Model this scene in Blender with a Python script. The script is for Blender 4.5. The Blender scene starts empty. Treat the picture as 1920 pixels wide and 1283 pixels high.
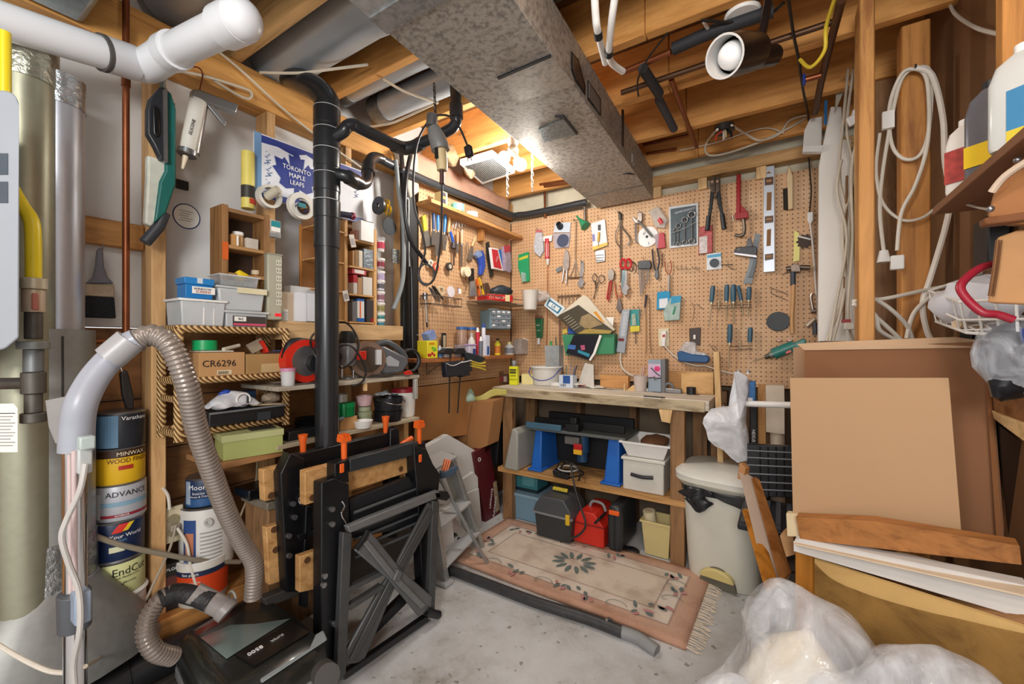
import bpy, bmesh, math, random
from mathutils import Vector as V, Matrix as MX, Euler
R=math.radians; random.seed(7)
SC=bpy.context.scene; COL=SC.collection
# ---------------------------------------------------------------- camera
FX=790.0; V0=644.0; TH=R(32.6); CS,SN=math.cos(TH),math.sin(TH)
C=V((1.82,0,1.22)); YB=2.83; CZ=C.z
cd=bpy.data.cameras.new('camera'); cam=bpy.data.objects.new('camera',cd); COL.objects.link(cam)
cd.sensor_fit='HORIZONTAL'; cd.sensor_width=36; cd.lens=FX/1920*36; cd.clip_start=.02
cd.shift_y=(V0-641.5)/1920
cam.location=C; cam.rotation_euler=(R(90),0,TH); SC.camera=cam
def ray(u,v):
    a=(u-960)/FX; return V((-SN+a*CS, CS+a*SN, (V0-v)/FX))
def PX(u,v,x): d=ray(u,v); return C+d*((x-C.x)/d.x)
def PY(u,v,y): d=ray(u,v); return C+d*((y-C.y)/d.y)
def PZ(u,v,z): d=ray(u,v); return C+d*((z-C.z)/d.z)
def PD(u,v,dep): return C+ray(u,v)*dep
# ---------------------------------------------------------------- materials
MATS={}
def lin(h):
    if isinstance(h,str):
        h=h.lstrip('#'); h=''.join(c*2 for c in h) if len(h)==3 else h; h=[int(h[i:i+2],16)/255 for i in (0,2,4)]
    return tuple((c/12.92 if c<=.04045 else ((c+.055)/1.055)**2.4) for c in h)
def _nodes(name):
    m=bpy.data.materials.new(name); m.use_nodes=True; nt=m.node_tree
    return m,nt,nt.nodes['Principled BSDF']
def N(nt,t,**k):
    n=nt.nodes.new(t)
    for a,b in k.items():
        if a in n.inputs: n.inputs[a].default_value=b
        else: setattr(n,a,b)
    return n
def ramp(nt,src,stops):
    r=nt.nodes.new('ShaderNodeValToRGB'); e=r.color_ramp.elements
    while len(e)<len(stops): e.new(.5)
    for x,(p,c) in zip(e,stops): x.position=p; x.color=(*lin(c),1)
    nt.links.new(src,r.inputs[0]); return r
def coords(nt,scale=(1,1,1)):
    tc=N(nt,'ShaderNodeTexCoord'); mp=N(nt,'ShaderNodeMapping'); mp.inputs['Scale'].default_value=scale
    nt.links.new(tc.outputs['Object'],mp.inputs[0]); return mp.outputs[0]
def bump(nt,b,src,s,d=.01):
    n=N(nt,'ShaderNodeBump'); n.inputs['Strength'].default_value=s; n.inputs['Distance'].default_value=d
    nt.links.new(src,n.inputs['Height']); nt.links.new(n.outputs[0],b.inputs['Normal'])
def mat(h,rough=.5,metal=0,var=.12,sc=14,bp=0,trans=0,alpha=1,emit=0,coat=0,sss=0):
    k=(h,rough,metal,var,sc,bp,trans,alpha,emit,coat)
    if k in MATS: return MATS[k]
    m,nt,b=_nodes('paint_'+h.lstrip('#')); c=lin(h)
    no=N(nt,'ShaderNodeTexNoise'); no.inputs['Scale'].default_value=sc; no.inputs['Detail'].default_value=5
    nt.links.new(coords(nt),no.inputs['Vector'])
    mx=N(nt,'ShaderNodeMix',data_type='RGBA'); 
    mx.inputs[6].default_value=(*[x*(1-var*1.6) for x in c],1); mx.inputs[7].default_value=(*[min(1,x*(1+var)) for x in c],1)
    nt.links.new(no.outputs[0],mx.inputs[0]); nt.links.new(mx.outputs[2],b.inputs['Base Color'])
    b.inputs['Roughness'].default_value=rough; b.inputs['Metallic'].default_value=metal
    b.inputs['Transmission Weight'].default_value=trans; b.inputs['Alpha'].default_value=alpha
    b.inputs['Coat Weight'].default_value=coat
    if emit: b.inputs['Emission Color'].default_value=(*c,1); b.inputs['Emission Strength'].default_value=emit
    if bp: bump(nt,b,no.outputs[0],bp)
    MATS[k]=m; return m
def wood(ax='x',a='#c99a5c',b='#a8743c',rough=.65,sc=9,knots=1):
    k=('wood',ax,a,b,sc)
    if k in MATS: return MATS[k]
    m,nt,p=_nodes('wood_'+ax+a.lstrip('#'))
    s={'x':(.9,sc,sc),'y':(sc,.9,sc),'z':(sc,sc,.9)}[ax]
    co=coords(nt,s)
    n1=N(nt,'ShaderNodeTexNoise'); n1.inputs['Scale'].default_value=3; n1.inputs['Detail'].default_value=7; n1.inputs['Roughness'].default_value=.65; n1.inputs['Distortion'].default_value=.6
    nt.links.new(co,n1.inputs['Vector'])
    w=ramp(nt,n1.outputs[0],[(.3,b),(.5,a),(.72,'#%02x%02x%02x'%tuple(min(255,int(int(a[i:i+2],16)*1.1+4)) for i in (1,3,5)))])
    out=w.outputs[0]
    if knots:
        vo=N(nt,'ShaderNodeTexVoronoi'); vo.inputs['Scale'].default_value=1.1
        s2={'x':(2.2,6,6),'y':(6,2.2,6),'z':(6,6,2.2)}[ax]; nt.links.new(coords(nt,s2),vo.inputs['Vector'])
        kr=N(nt,'ShaderNodeMapRange'); kr.inputs[1].default_value=.05; kr.inputs[2].default_value=.13; kr.inputs[3].default_value=.7; kr.inputs[4].default_value=0
        nt.links.new(vo.outputs[0],kr.inputs[0])
        mx=N(nt,'ShaderNodeMix',data_type='RGBA'); mx.inputs[7].default_value=(*lin('#5a3214'),1)
        nt.links.new(kr.outputs[0],mx.inputs[0]); nt.links.new(out,mx.inputs[6]); out=mx.outputs[2]
    nt.links.new(out,p.inputs['Base Color']); p.inputs['Roughness'].default_value=rough
    bump(nt,p,n1.outputs[0],.15,.004); MATS[k]=m; return m
def galv(h='#a9abad',h2='#83868a',sc=38,rough=.42,metal=.75):
    k=('galv',h,h2,sc)
    if k in MATS: return MATS[k]
    m,nt,p=_nodes('galvanised_'+h.lstrip('#'))
    vo=N(nt,'ShaderNodeTexVoronoi'); vo.inputs['Scale'].default_value=sc
    co=coords(nt); no=N(nt,'ShaderNodeTexNoise'); no.inputs['Scale'].default_value=sc*1.3; no.inputs['Detail'].default_value=7; no.inputs['Roughness'].default_value=.62; nt.links.new(co,no.inputs[0])
    nt.links.new(co,vo.inputs[0])
    mm=N(nt,'ShaderNodeMix',data_type='RGBA'); mm.inputs[0].default_value=.12
    nt.links.new(no.outputs[0],mm.inputs[6]); nt.links.new(vo.outputs['Color'],mm.inputs[7])
    r=ramp(nt,mm.outputs[2],[(.38,h2),(.55,h),(.8,h)])
    nt.links.new(r.outputs[0],p.inputs['Base Color']); p.inputs['Metallic'].default_value=metal; p.inputs['Roughness'].default_value=rough
    bump(nt,p,no.outputs[0],.06,.003); MATS[k]=m; return m
def film(h='#f4f6fa',alpha=.5,rough=.25,sc=9,bp=.5):
    k=('film',h,alpha,sc)
    if k in MATS: return MATS[k]
    m,nt,p=_nodes('plastic_film_'+h.lstrip('#')); p.inputs['Base Color'].default_value=(*lin(h),1)
    no=N(nt,'ShaderNodeTexNoise'); no.inputs['Scale'].default_value=sc; no.inputs['Detail'].default_value=6; no.inputs['Distortion'].default_value=1.2
    nt.links.new(coords(nt),no.inputs[0])
    mr=N(nt,'ShaderNodeMapRange'); mr.inputs[1].default_value=.35; mr.inputs[2].default_value=.7; mr.inputs[3].default_value=max(0,alpha-.22); mr.inputs[4].default_value=min(1,alpha+.25)
    nt.links.new(no.outputs[0],mr.inputs[0]); nt.links.new(mr.outputs[0],p.inputs['Alpha'])
    p.inputs['Roughness'].default_value=rough; bump(nt,p,no.outputs[0],bp,.02); MATS[k]=m; return m
def pegmat():
    m,nt,p=_nodes('perforated_hardboard')
    tc=N(nt,'ShaderNodeTexCoord'); sx=N(nt,'ShaderNodeSeparateXYZ'); nt.links.new(tc.outputs['Object'],sx.inputs[0])
    def cell(o):
        a=N(nt,'ShaderNodeMath',operation='DIVIDE'); a.inputs[1].default_value=.0254; nt.links.new(o,a.inputs[0])
        f=N(nt,'ShaderNodeMath',operation='FRACT'); nt.links.new(a.outputs[0],f.inputs[0])
        s=N(nt,'ShaderNodeMath',operation='SUBTRACT'); s.inputs[1].default_value=.5; nt.links.new(f.outputs[0],s.inputs[0]); return s.outputs[0]
    cb=N(nt,'ShaderNodeCombineXYZ'); nt.links.new(cell(sx.outputs[0]),cb.inputs[0]); nt.links.new(cell(sx.outputs[2]),cb.inputs[1])
    l=N(nt,'ShaderNodeVectorMath',operation='LENGTH'); nt.links.new(cb.outputs[0],l.inputs[0])
    lt=N(nt,'ShaderNodeMapRange'); lt.inputs[1].default_value=.11; lt.inputs[2].default_value=.145; nt.links.new(l.outputs[1],lt.inputs[0])
    no=N(nt,'ShaderNodeTexNoise'); no.inputs['Scale'].default_value=5; no.inputs['Detail'].default_value=6; nt.links.new(tc.outputs['Object'],no.inputs[0])
    r=ramp(nt,no.outputs[0],[(.3,'#c0966c'),(.55,'#cda47c'),(.75,'#d6b28c')])
    mx=N(nt,'ShaderNodeMix',data_type='RGBA'); mx.inputs[6].default_value=(*lin('#3a2412'),1)
    nt.links.new(lt.outputs[0],mx.inputs[0]); nt.links.new(r.outputs[0],mx.inputs[7]); nt.links.new(mx.outputs[2],p.inputs['Base Color'])
    p.inputs['Roughness'].default_value=.6; bump(nt,p,lt.outputs[0],.5,.003); return m
# ---------------------------------------------------------------- mesh builder
def frame(d):
    d=V(d).normalized(); h=V((0,0,1)) if abs(d.z)<.93 else V((1,0,0))
    a=d.cross(h).normalized(); return a,a.cross(d).normalized(),d
def smooth(pts,k=6,closed=False):
    P=[V(p) for p in pts]; n=len(P); out=[]
    if n<3: return P
    rng=range(n if closed else n-1)
    for i in rng:
        g=lambda j: P[j%n] if closed else P[max(0,min(n-1,j))]
        a,b,c,d=g(i-1),g(i),g(i+1),g(i+2)
        for t in range(k):
            t/=k; out.append(.5*((2*b)+(c-a)*t+(2*a-5*b+4*c-d)*t*t+(3*b-a-3*c+d)*t**3))
    if not closed: out.append(P[-1])
    return out
class M:
    def __init__(s): s.v=[]; s.f=[]
    def add(s,vs,fs):
        o=len(s.v); s.v+=[V(x) for x in vs]; s.f+=[tuple(i+o for i in f) for f in fs]; return s
    def b2(s,lo,hi):
        (a,b,c),(d,e,f)=lo,hi
        return s.add([(a,b,c),(d,b,c),(d,e,c),(a,e,c),(a,b,f),(d,b,f),(d,e,f),(a,e,f)],[(0,3,2,1),(4,5,6,7),(0,1,5,4),(1,2,6,5),(2,3,7,6),(3,0,4,7)])
    def box(s,c,d,r=None):
        m=M().b2([-x/2 for x in d],[x/2 for x in d])
        if r: m.rot(r)
        return s.add([V(c)+x for x in m.v],m.f)
    def hexa(s,lo4,hi4):
        return s.add(list(lo4)+list(hi4),[(0,3,2,1),(4,5,6,7),(0,1,5,4),(1,2,6,5),(2,3,7,6),(3,0,4,7)])
    def loft(s,rings,cap=True,closed=True):
        n=len(rings[0]); vs=[p for r in rings for p in r]; fs=[]
        for i in range(len(rings)-1):
            for j in range(n if closed else n-1):
                k=(j+1)%n; fs.append((i*n+j,i*n+k,(i+1)*n+k,(i+1)*n+j))
        if cap: fs+= [tuple(range(n))[::-1], tuple((len(rings)-1)*n+i for i in range(n))]
        return s.add(vs,fs)
    def cyl(s,p,q,r,r2=None,n=16,cap=True):
        p,q=V(p),V(q); a,b,d=frame(q-p); r2=r if r2 is None else r2
        ring=lambda o,t:[o+a*t*math.cos(2*math.pi*i/n)+b*t*math.sin(2*math.pi*i/n) for i in range(n)]
        return s.loft([ring(p,r),ring(q,r2)],cap)
    def tube(s,pts,r,n=8,k=0,closed=False,flat=1):
        P=smooth(pts,k,closed) if k else [V(p) for p in pts]; m=len(P); rings=[]
        rr=r if callable(r) else (lambda t:r)
        d0=(P[1]-P[0]); a,b,_=frame(d0)
        for i,p in enumerate(P):
            d=(P[(i+1)%m]-P[i-1]) if closed else (P[min(i+1,m-1)]-P[max(i-1,0)])
            if d.length<1e-9: d=d0
            d.normalize(); a=(a-d*a.dot(d))
            if a.length<1e-6: a=frame(d)[0]
            a.normalize(); b=d.cross(a); q=rr(i/(m-1))
            rings.append([p+a*q*math.cos(2*math.pi*j/n)+b*q*flat*math.sin(2*math.pi*j/n) for j in range(n)])
        if closed: rings.append(rings[0]); return s.loft(rings,False)
        return s.loft(rings,True)
    def lathe(s,prof,n=24,o=(0,0,0),ax='z',cap=True):
        rings=[]
        for r,h in prof:
            ring=[]
            for i in range(n):
                t=2*math.pi*i/n; x,y=r*math.cos(t),r*math.sin(t)
                ring.append(V(o)+V({'z':(x,y,h),'y':(x,h,y),'x':(h,x,y)}[ax]))
            rings.append(ring)
        return s.loft(rings,cap)
    def prism(s,poly,d0,d1,ax='y'):
        g={'y':lambda p,d:(p[0],d,p[1]),'z':lambda p,d:(p[0],p[1],d),'x':lambda p,d:(d,p[0],p[1])}[ax]
        return s.loft([[V(g(p,d0)) for p in poly],[V(g(p,d1)) for p in poly]])
    def ball(s,c,r,n=14,m=9):
        r=(r,r,r) if not hasattr(r,'__len__') else r
        rings=[[V((c[0]+r[0]*math.sin(t)*math.cos(2*math.pi*j/n),c[1]+r[1]*math.sin(t)*math.sin(2*math.pi*j/n),c[2]+r[2]*math.cos(t))) for j in range(n)] for t in [max(.02,min(math.pi-.02,math.pi*i/m)) for i in range(m+1)]]
        return s.loft(rings)
    def torus(s,c,R_,r,ax='y',n=24,k=8,sx=1,sz=1):
        pts=[]
        for i in range(n):
            t=2*math.pi*i/n; x,y=R_*sx*math.cos(t),R_*sz*math.sin(t)
            pts.append(V(c)+V({'y':(x,0,y),'z':(x,y,0),'x':(0,x,y)}[ax]))
        return s.tube(pts,r,k,0,True)
    def ring(s,c,ro,ri,d,ax='y',n=28):
        prof=[(ri,0),(ro,0),(ro,d),(ri,d),(ri,0)]
        return s.lathe(prof,n,c,ax,False)
    def grid(s,fn,nu,nv,thick=0):
        vs=[V(fn(i/nu,j/nv)) for i in range(nu+1) for j in range(nv+1)]
        return s.add(vs,[(i*(nv+1)+j,i*(nv+1)+j+1,(i+1)*(nv+1)+j+1,(i+1)*(nv+1)+j) for i in range(nu) for j in range(nv)])
    def rot(s,r,o=(0,0,0)):
        q=Euler([R(a) for a in r]).to_matrix(); o=V(o); s.v=[o+q@(x-o) for x in s.v]; return s
    def mv(s,t): t=V(t); s.v=[x+t for x in s.v]; return s
    def noise(s,a,sc=5,seed=0):
        from mathutils import noise as nz
        o=V((seed+.37,seed*2+.71,3.13)); f=lambda p:V((nz.noise(p),nz.noise(p+V((31.4,7.7,2.3))),nz.noise(p+V((-11.8,19.2,41.6)))))
        s.v=[x+f(x*sc+o)*a for x in s.v]; return s
    def mesh(s,name,m,sharp=38):
        me=bpy.data.meshes.new(name); me.from_pydata([tuple(x) for x in s.v],[],s.f)
        b=bmesh.new(); b.from_mesh(me); bmesh.ops.recalc_face_normals(b,faces=b.faces); b.to_mesh(me); b.free()
        for p in me.polygons: p.use_smooth=True
        me.set_sharp_from_angle(angle=R(sharp)); me.materials.append(m); return me
# ---------------------------------------------------------------- things
THINGS=[]
class T:
    def __init__(s,name,label,cat,loc=(0,0,0),rz=0,group=None,rot=None,kind=None):
        e=s.e=bpy.data.objects.new(name,None); COL.objects.link(e); e.empty_display_size=.02
        e.location=loc; e.rotation_euler=rot if rot else (0,0,R(rz))
        if label: e['label']=label
        if cat: e['category']=cat
        if group: e['group']=group
        if kind: e['kind']=kind
        s.n=0; s.sub={}; THINGS.append(s)
        s.loc=V(loc); s.mi=(MX.Translation(V(loc))@e.rotation_euler.to_matrix().to_4x4()).inverted()
    def L(s,p): return s.mi@V(p)           # world point -> local
    def a(s,m,name,mt,par=None,label=None,bev=0,sub=0,solid=0,sharp=38,kind=None):
        o=bpy.data.objects.new(name,m.mesh(name,mt,sharp)); COL.objects.link(o); o.parent=(par or s.e)
        if label: o['label']=label
        if kind: o['kind']=kind
        if solid: x=o.modifiers.new('s','SOLIDIFY'); x.thickness=solid; x.offset=0
        if sub: x=o.modifiers.new('u','SUBSURF'); x.levels=x.render_levels=sub
        if bev: x=o.modifiers.new('b','BEVEL'); x.width=bev; x.segments=2; x.limit_method='ANGLE'
        s.n+=1; return o
    def text(s,txt,loc,size,mt,rot=(90,0,0),par=None,ext=.0006,name='lettering',al='CENTER',bendr=0,sx=1):
        cu=bpy.data.curves.new(name,'FONT'); cu.body=txt; cu.size=size; cu.extrude=0 if bendr else ext; cu.align_x=al; cu.align_y='CENTER'; cu.resolution_u=2
        ob=bpy.data.objects.new(name,cu)
        COL.objects.link(ob); dg=bpy.context.evaluated_depsgraph_get(); me=bpy.data.meshes.new_from_object(ob.evaluated_get(dg)); bpy.data.objects.remove(ob)
        if not bendr:
            me.materials.clear(); me.materials.append(mt); o=bpy.data.objects.new(name,me); COL.objects.link(o); o.parent=par or s.e; o.location=loc; o.rotation_euler=[R(a) for a in rot]; o.scale=(sx,1,1); s.n+=1; return o
        b=bmesh.new(); b.from_mesh(me); bmesh.ops.triangulate(b,faces=b.faces)
        xs=sorted({round(v.co.x,4) for v in b.verts}); bmesh.ops.subdivide_edges(b,edges=[e for e in b.edges if e.calc_length()>bendr*.12],cuts=2)
        a0=R(rot[2])          # loc=(0,0,z); rot[2]= angle of label centre
        for v in b.verts:
            t=a0+v.co.x*sx/bendr; v.co=V((loc[0]+(bendr+.0008)*math.sin(t),loc[1]-(bendr+.0008)*math.cos(t),loc[2]+v.co.y))
        b.to_mesh(me); b.free(); me.materials.clear(); me.materials.append(mt)
        o=bpy.data.objects.new(name,me); COL.objects.link(o); o.parent=par or s.e; s.n+=1; return o
GROUPS={'screwdriver':'blue handled screwdrivers on the pegboard','paint_can':'paint cans on the sill','water_pipe':'copper water pipes under the joists','chisel':'chisels on the small pegboard','hanging_cable':'cords hanging on the trim boards','folding_workbench':'folding workbenches','hockey_stick':'hockey sticks','plastic_jug':'jugs on the wall shelf','trim_board':'white trim boards by the post','wire_hook':'empty wire hooks on the pegboard','lumber_piece':'lumber standing behind the bench','toolbox':'toolboxes under the bench','hose':'hoses beside the small pegboard','storage_tub':'storage tubs','masking_tape':'tape rolls in front of the crest board','pliers':'pliers on the pegboard','blue_lid_jar':'blue-lid jars','round_duct':'round branch ducts','bar_clamp':'bar clamps','foam_sleeve':'foam pipe sleeves','crest_board':'hockey crest boards','carton':'small cartons on the shelves','parts_bag':'bags of parts on the pegboard'}
def finish():
    for t in THINGS:
        g=GROUPS.get(t.e.name.split('.')[0])
        if g and 'group' not in t.e.keys(): t.e['group']=g
    for t in THINGS:
        ch=[o for o in t.e.children]
        if len(ch)==1 and not ch[0].children:
            o=ch[0]; nm=t.e.name
            for k in t.e.keys(): o[k]=t.e[k]
            o.parent=None; o.location=t.e.location; o.rotation_euler=t.e.rotation_euler
            bpy.data.objects.remove(t.e); o.name=nm
def struct(name,m,mt,bev=0):
    o=bpy.data.objects.new(name,m.mesh(name,mt)); COL.objects.link(o); o['kind']='structure'
    if bev: x=o.modifiers.new('b','BEVEL'); x.width=bev; x.segments=1
    return o
class W(T):
    """A thing on a wall: local x runs along the wall, z up, the viewer is at -y. off() = stand-off of the root from the pegboard face."""
    def __init__(s,wall,u,v,name,label,cat,off=0,group=None):
        s.w=wall; p=s.at(u,v,off); T.__init__(s,name,label,cat,p,90 if wall=='L' else 0,group); s.o=off
    def at(s,u,v,off): return PX(u,v,off) if s.w=='L' else PY(u,v,YB-off)
    def p(s,u,v,off=None):                 # picture point on the plane at stand-off -> local xyz
        return s.L(s.at(u,v,s.o if off is None else off))
    def poly(s,name,uv,mt,o0,o1,par=None,bev=0,**k):     # outline extruded between stand-offs
        pts=[s.p(u,v,o1) for u,v in uv]
        return s.a(M().prism([(q.x,q.z) for q in pts],-(o0-s.o),-(o1-s.o)),name,mt,par,bev=bev,**k)
    def bar(s,name,uv,r,off,mt,par=None,k=0,n=8,offs=None,flat=1,**kw):
        pts=[s.p(u,v,off if offs is None else offs[i]) for i,(u,v) in enumerate(uv)]
        return s.a(M().tube(pts,r,n,k,False,flat),name,mt,par,**kw)
    def rect(s,name,u0,v0,u1,v1,o0,o1,mt,par=None,bev=.001,**k):   # box whose front face covers the picture rectangle (mid-height)
        a=s.p((u0+u1)/2,v0,o1); b=s.p((u0+u1)/2,v1,o1); l=s.p(u0,(v0+v1)/2,o1).x; r=s.p(u1,(v0+v1)/2,o1).x
        return s.a(M().b2((l,-(o1-s.o),b.z),(r,-(o0-s.o),a.z)),name,mt,par,bev=bev,**k)
    def hook(s,u,v,off=.03,mt=None):
        q=s.p(u,v,0); y0=s.o
        return s.a(M().tube([(q.x,y0,q.z),(q.x,y0-off*.8,q.z-.002),(q.x,y0-off,q.z+.004),(q.x,y0-off,q.z+.016)],.0016,6),'hook',mt or METAL)
# common materials
STEEL=mat('#9a9a9c',.32,.85,.1); METAL=mat('#8a8078',.4,.8,.15); DSTEEL=mat('#55534f',.42,.8,.2); CHROME=mat('#d8d9dc',.12,1,.04)
BLACK=mat('#17181a',.5,0,.2); BLKGL=mat('#121316',.25,0,.2); WHITE=mat('#e9e8e4',.5,0,.05); RED=mat('#b51f22',.4,0,.12); PAPER=mat('#eeece4',.8,0,.04)
CARD=mat('#b98d5c',.85,0,.08,6); COPPER=mat('#8f5333',.38,.75,.25); KRAFT=mat('#a9784a',.85,0,.08,6); BRONZE=mat('#6b4a30',.45,.6,.25)
CLEAR=mat('#eef1f3',.15,0,.03,14,0,0,.28); FROST=mat('#eceff0',.35,0,.04,14,0,0,.62); YEL=mat('#e8c51e',.45); ORANGE=mat('#f0641e',.45,0,.08)
INK=mat('#1c1c20',.6); WTEXT=mat('#f2f2f2',.6,0,.02); BLUE=mat('#2b63b8',.45); GREEN=mat('#1f8f58',.4); TEAL=mat('#2f7f86',.45); GREY=mat('#8d8f90',.5); CREAM=mat('#e2dcc4',.5,0,.06)
CABLEW=mat('#d9d3c6',.5,0,.08); CABLEB=mat('#1a1613',.5)
# ================================================================ shell
def concrete():
    m,nt,p=_nodes('painted_concrete'); co=coords(nt)
    n=N(nt,'ShaderNodeTexNoise'); n.inputs['Scale'].default_value=3.2; n.inputs['Detail'].default_value=9; n.inputs['Roughness'].default_value=.7; nt.links.new(co,n.inputs[0])
    r=ramp(nt,n.outputs[0],[(.30,'#948e86'),(.43,'#bcbcba'),(.55,'#cbcdce'),(.72,'#d6d9db')])
    v=N(nt,'ShaderNodeTexNoise'); v.inputs['Scale'].default_value=26; v.inputs['Detail'].default_value=6; nt.links.new(co,v.inputs[0])
    r2=ramp(nt,v.outputs[0],[(.30,'#8a8072'),(.36,'#ffffff')])
    mx=N(nt,'ShaderNodeMix',data_type='RGBA',blend_type='MULTIPLY'); mx.inputs[0].default_value=.7
    nt.links.new(r.outputs[0],mx.inputs[6]); nt.links.new(r2.outputs[0],mx.inputs[7]); nt.links.new(mx.outputs[2],p.inputs['Base Color'])
    p.inputs['Roughness'].default_value=.5; bump(nt,p,v.outputs[0],.12,.006); return m
WX=wood('x','#c99f68','#a57845'); WY=wood('y','#c99f68','#a57845'); WZ=wood('z','#d0a672','#ad8050')
WXO=wood('x','#d59a55','#b87a38',sc=7); OLDX=wood('x','#9a6f45','#6d4825'); OLDZ=wood('z','#8f6a45','#5f4227'); OLDY=wood('y','#a4764a','#75502c')
PALEX=wood('x','#dcb884','#c39a63',knots=0); PALEY=wood('y','#dcb884','#c39a63',knots=0); PALEZ=wood('z','#dcb884','#c39a63',knots=0)
PLANKY=wood('y','#8a5f35','#54371d',sc=5); HARD=mat('#7d5836',.7,0,.12,9); HARD2=mat('#b98a58',.6,0,.08,5)
JO=2.345      # joist underside
struct('floor',M().b2((-.4,-2.6,-.1),(4.2,3.2,0)),concrete())
struct('wall_left',M().b2((-.2,-2.6,1.277),(-.1,3.1,2.6)),mat('#d3d2d0',.6,0,.07,3))
m=M()
for z0,z1 in ((0.02,.2),(.205,.42),(.425,.63),(.635,.83),(.835,1.02),(1.025,1.272)): m.b2((-.2,-2.6,z0),(-.105,3.1,z1))
struct('wall_left',m,PLANKY)
struct('wall_back',M().b2((-.2,2.93,-.02),(4.2,3.1,2.6)),mat('#7a6a58',.9,0,.25,4,.4))
struct('wall_right',M().b2((2.31,.2,0),(2.4,3.1,2.6)),HARD)
struct('ceiling',M().b2((-.3,-2.6,2.585),(4.2,3.1,2.63)),mat('#7d5630',.85,0,.35,30,.5))
t=T('foundation_wall_strip','cream concrete foundation strip above the pegboard in the corner','foundation')
t.a(M().b2((-.05,2.88,2.19),(2.2,2.928,2.5)),'strip',mat('#d8d0b8',.9,0,.2,6,.5)); t.e['kind']='structure'
# studs, plates, joists
def stud(x,y,w=.089,d=.038,z0=.0,z1=2.2,mt=None): return struct('wall_stud',M().b2((x-w,y,z0),(x,y+d,z1)),mt or WZ,.003)
stud(-.003,.552,.095,.042,.27,2.2); stud(-.003,.935,z0=.27); stud(-.003,1.315,z0=.27); stud(-.003,1.70,z0=.27); stud(-.003,-.05,z0=.27)
struct('top_plate',M().b2((-.1,-1,2.2),(0,2.86,2.343)),wood('y','#c99450','#a87236'),.004)
struct('sill_plate',M().b2((-.1,-1,.20),(.035,1.75,.27)),wood('y','#b98347','#8a5c2e'),.004)
struct('floor_ledge',M().b2((-.1,-1,.0),(.30,.62,.12)),wood('y','#4b453d','#2e2a25',sc=6,knots=0),.006)
struct('floor_ledge',M().b2((-.1,.62,.0),(.03,1.75,.2)),wood('y','#4b453d','#2e2a25',sc=6,knots=0),.004)
struct('wall_blocking',M().b2((-.1,-.6,1.545),(-.062,.55,1.632)),wood('y','#b8844a','#8d5d2d'),.003)
struct('wall_blocking',M().b2((-.1,-.6,.30),(-.03,.54,.40)),wood('y','#b07b40','#83572c'),.003)
for y in (.42,.80,1.17,1.55,1.94,2.345,2.72,.02,-.4,-.8,-1.2):
    for x0,x1 in ((-.1,1.4),(1.402,3.6)):
        struct('ceiling_joist',M().b2((x0,y,JO),(x1,y+.04,2.584)),WXO if y>1 else WX,.003)
struct('top_rail',M().b2((.95,2.79,2.235),(2.32,2.87,2.30)),WX,.003)
for u in (1232,1317,1427,1570): struct('rail_block',M().b2((PY(u,320,2.8).x-.025,2.80,2.165),(PY(u,320,2.8).x+.025,2.828,2.234)),PALEZ,.002)
struct('door_post',M().b2((PY(1611,600,1.76).x,1.76,0),(PY(1641,600,1.76).x,1.86,2.344)),wood('z','#c08a4c','#986232'),.004)
struct('wall_stud',M().b2((PY(1690,600,2.0).x,2.0,0),(PY(1746,600,2.0).x,2.075,2.344)),wood('z','#b98040','#8c5829'),.004)
struct('wall_stud',M().b2((PY(1640,600,2.36).x,2.36,0),(PY(1684,600,2.36).x,2.40,2.344)),OLDZ,.004)
struct('wall_stud',M().b2((PY(1881,100,1.3).x,1.30,1.5),(2.309,1.34,2.344)),wood('z','#b98040','#8c5829'),.004)
for x in (.55,.95,1.38,1.50,1.62,1.74,1.9,2.12): struct('wall_stud',M().b2((x,2.835,0),(x+.045,2.925,.93)),wood('z','#7d5c3c','#523820'),.003)
# pegboards
PEG=pegmat()
t=T('pegboard','tan perforated pegboard full of hanging tools on the wall above the workbench','pegboard',(.006,YB,.965))
t.a(M().b2((0,0,0),(2.03,.006,1.216)),'board',PEG)
t=T('pegboard','narrow tan pegboard with chisels and putty knives beside the black hoses','pegboard',(0,1.815,.965),90)
t.a(M().b2((0,0,0),(1.01,.006,1.216)),'board',PEG)
t=T('hardboard_panel','plain brown hardboard panel under the chisel pegboard behind the paper bag','panel',(.004,1.78,.52),90)
t.a(M().prism([(0,.12),(1.03,.02),(1.03,.44),(0,.44)],0,.006),'panel',mat('#b78450',.6,0,.08,4))
# main duct
zb=2.16; zt=2.342
L1,L2,R1,R2=PZ(716,53,zb),PZ(1117.5,388.4,zb),PZ(964,0,zb),PZ(1222.5,370,zb)
def ext(a,b,y): return a+(b-a)*((y-a.y)/(b.y-a.y))
def dsec(y0,y1):
    q=[ext(L1,L2,y0),ext(R1,R2,y0),ext(R1,R2,y1),ext(L1,L2,y1)]
    return M().hexa(q,[V((p.x,p.y,zt)) for p in q])
ye=2.79
t=T('supply_duct','long rectangular galvanised heating duct hung below the joists','duct')
t.a(dsec(.86,ye),'duct_section',galv('#b3aea6','#85817b',42,.55,.35),bev=.002); t.a(dsec(-.5,.857),'duct_section',galv('#bdbfc0','#a6a8a8',20,.4,.5),label='smoother near duct section',bev=.002)
q=[ext(L1,L2,.80),ext(R1,R2,.80),ext(R1,R2,.87),ext(L1,L2,.87)]
t.a(M().hexa([p+V((0,0,-.006)) for p in q],q),'drive_cleat',galv('#b4b8bb','#92969a',30))
q=[ext(L1,L2,2.52),ext(R1,R2,2.52),ext(R1,R2,2.526),ext(L1,L2,2.526)]
t.a(M().hexa([p+V((0,0,-.003)) for p in q],q),'end_seam',DSTEEL)
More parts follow.
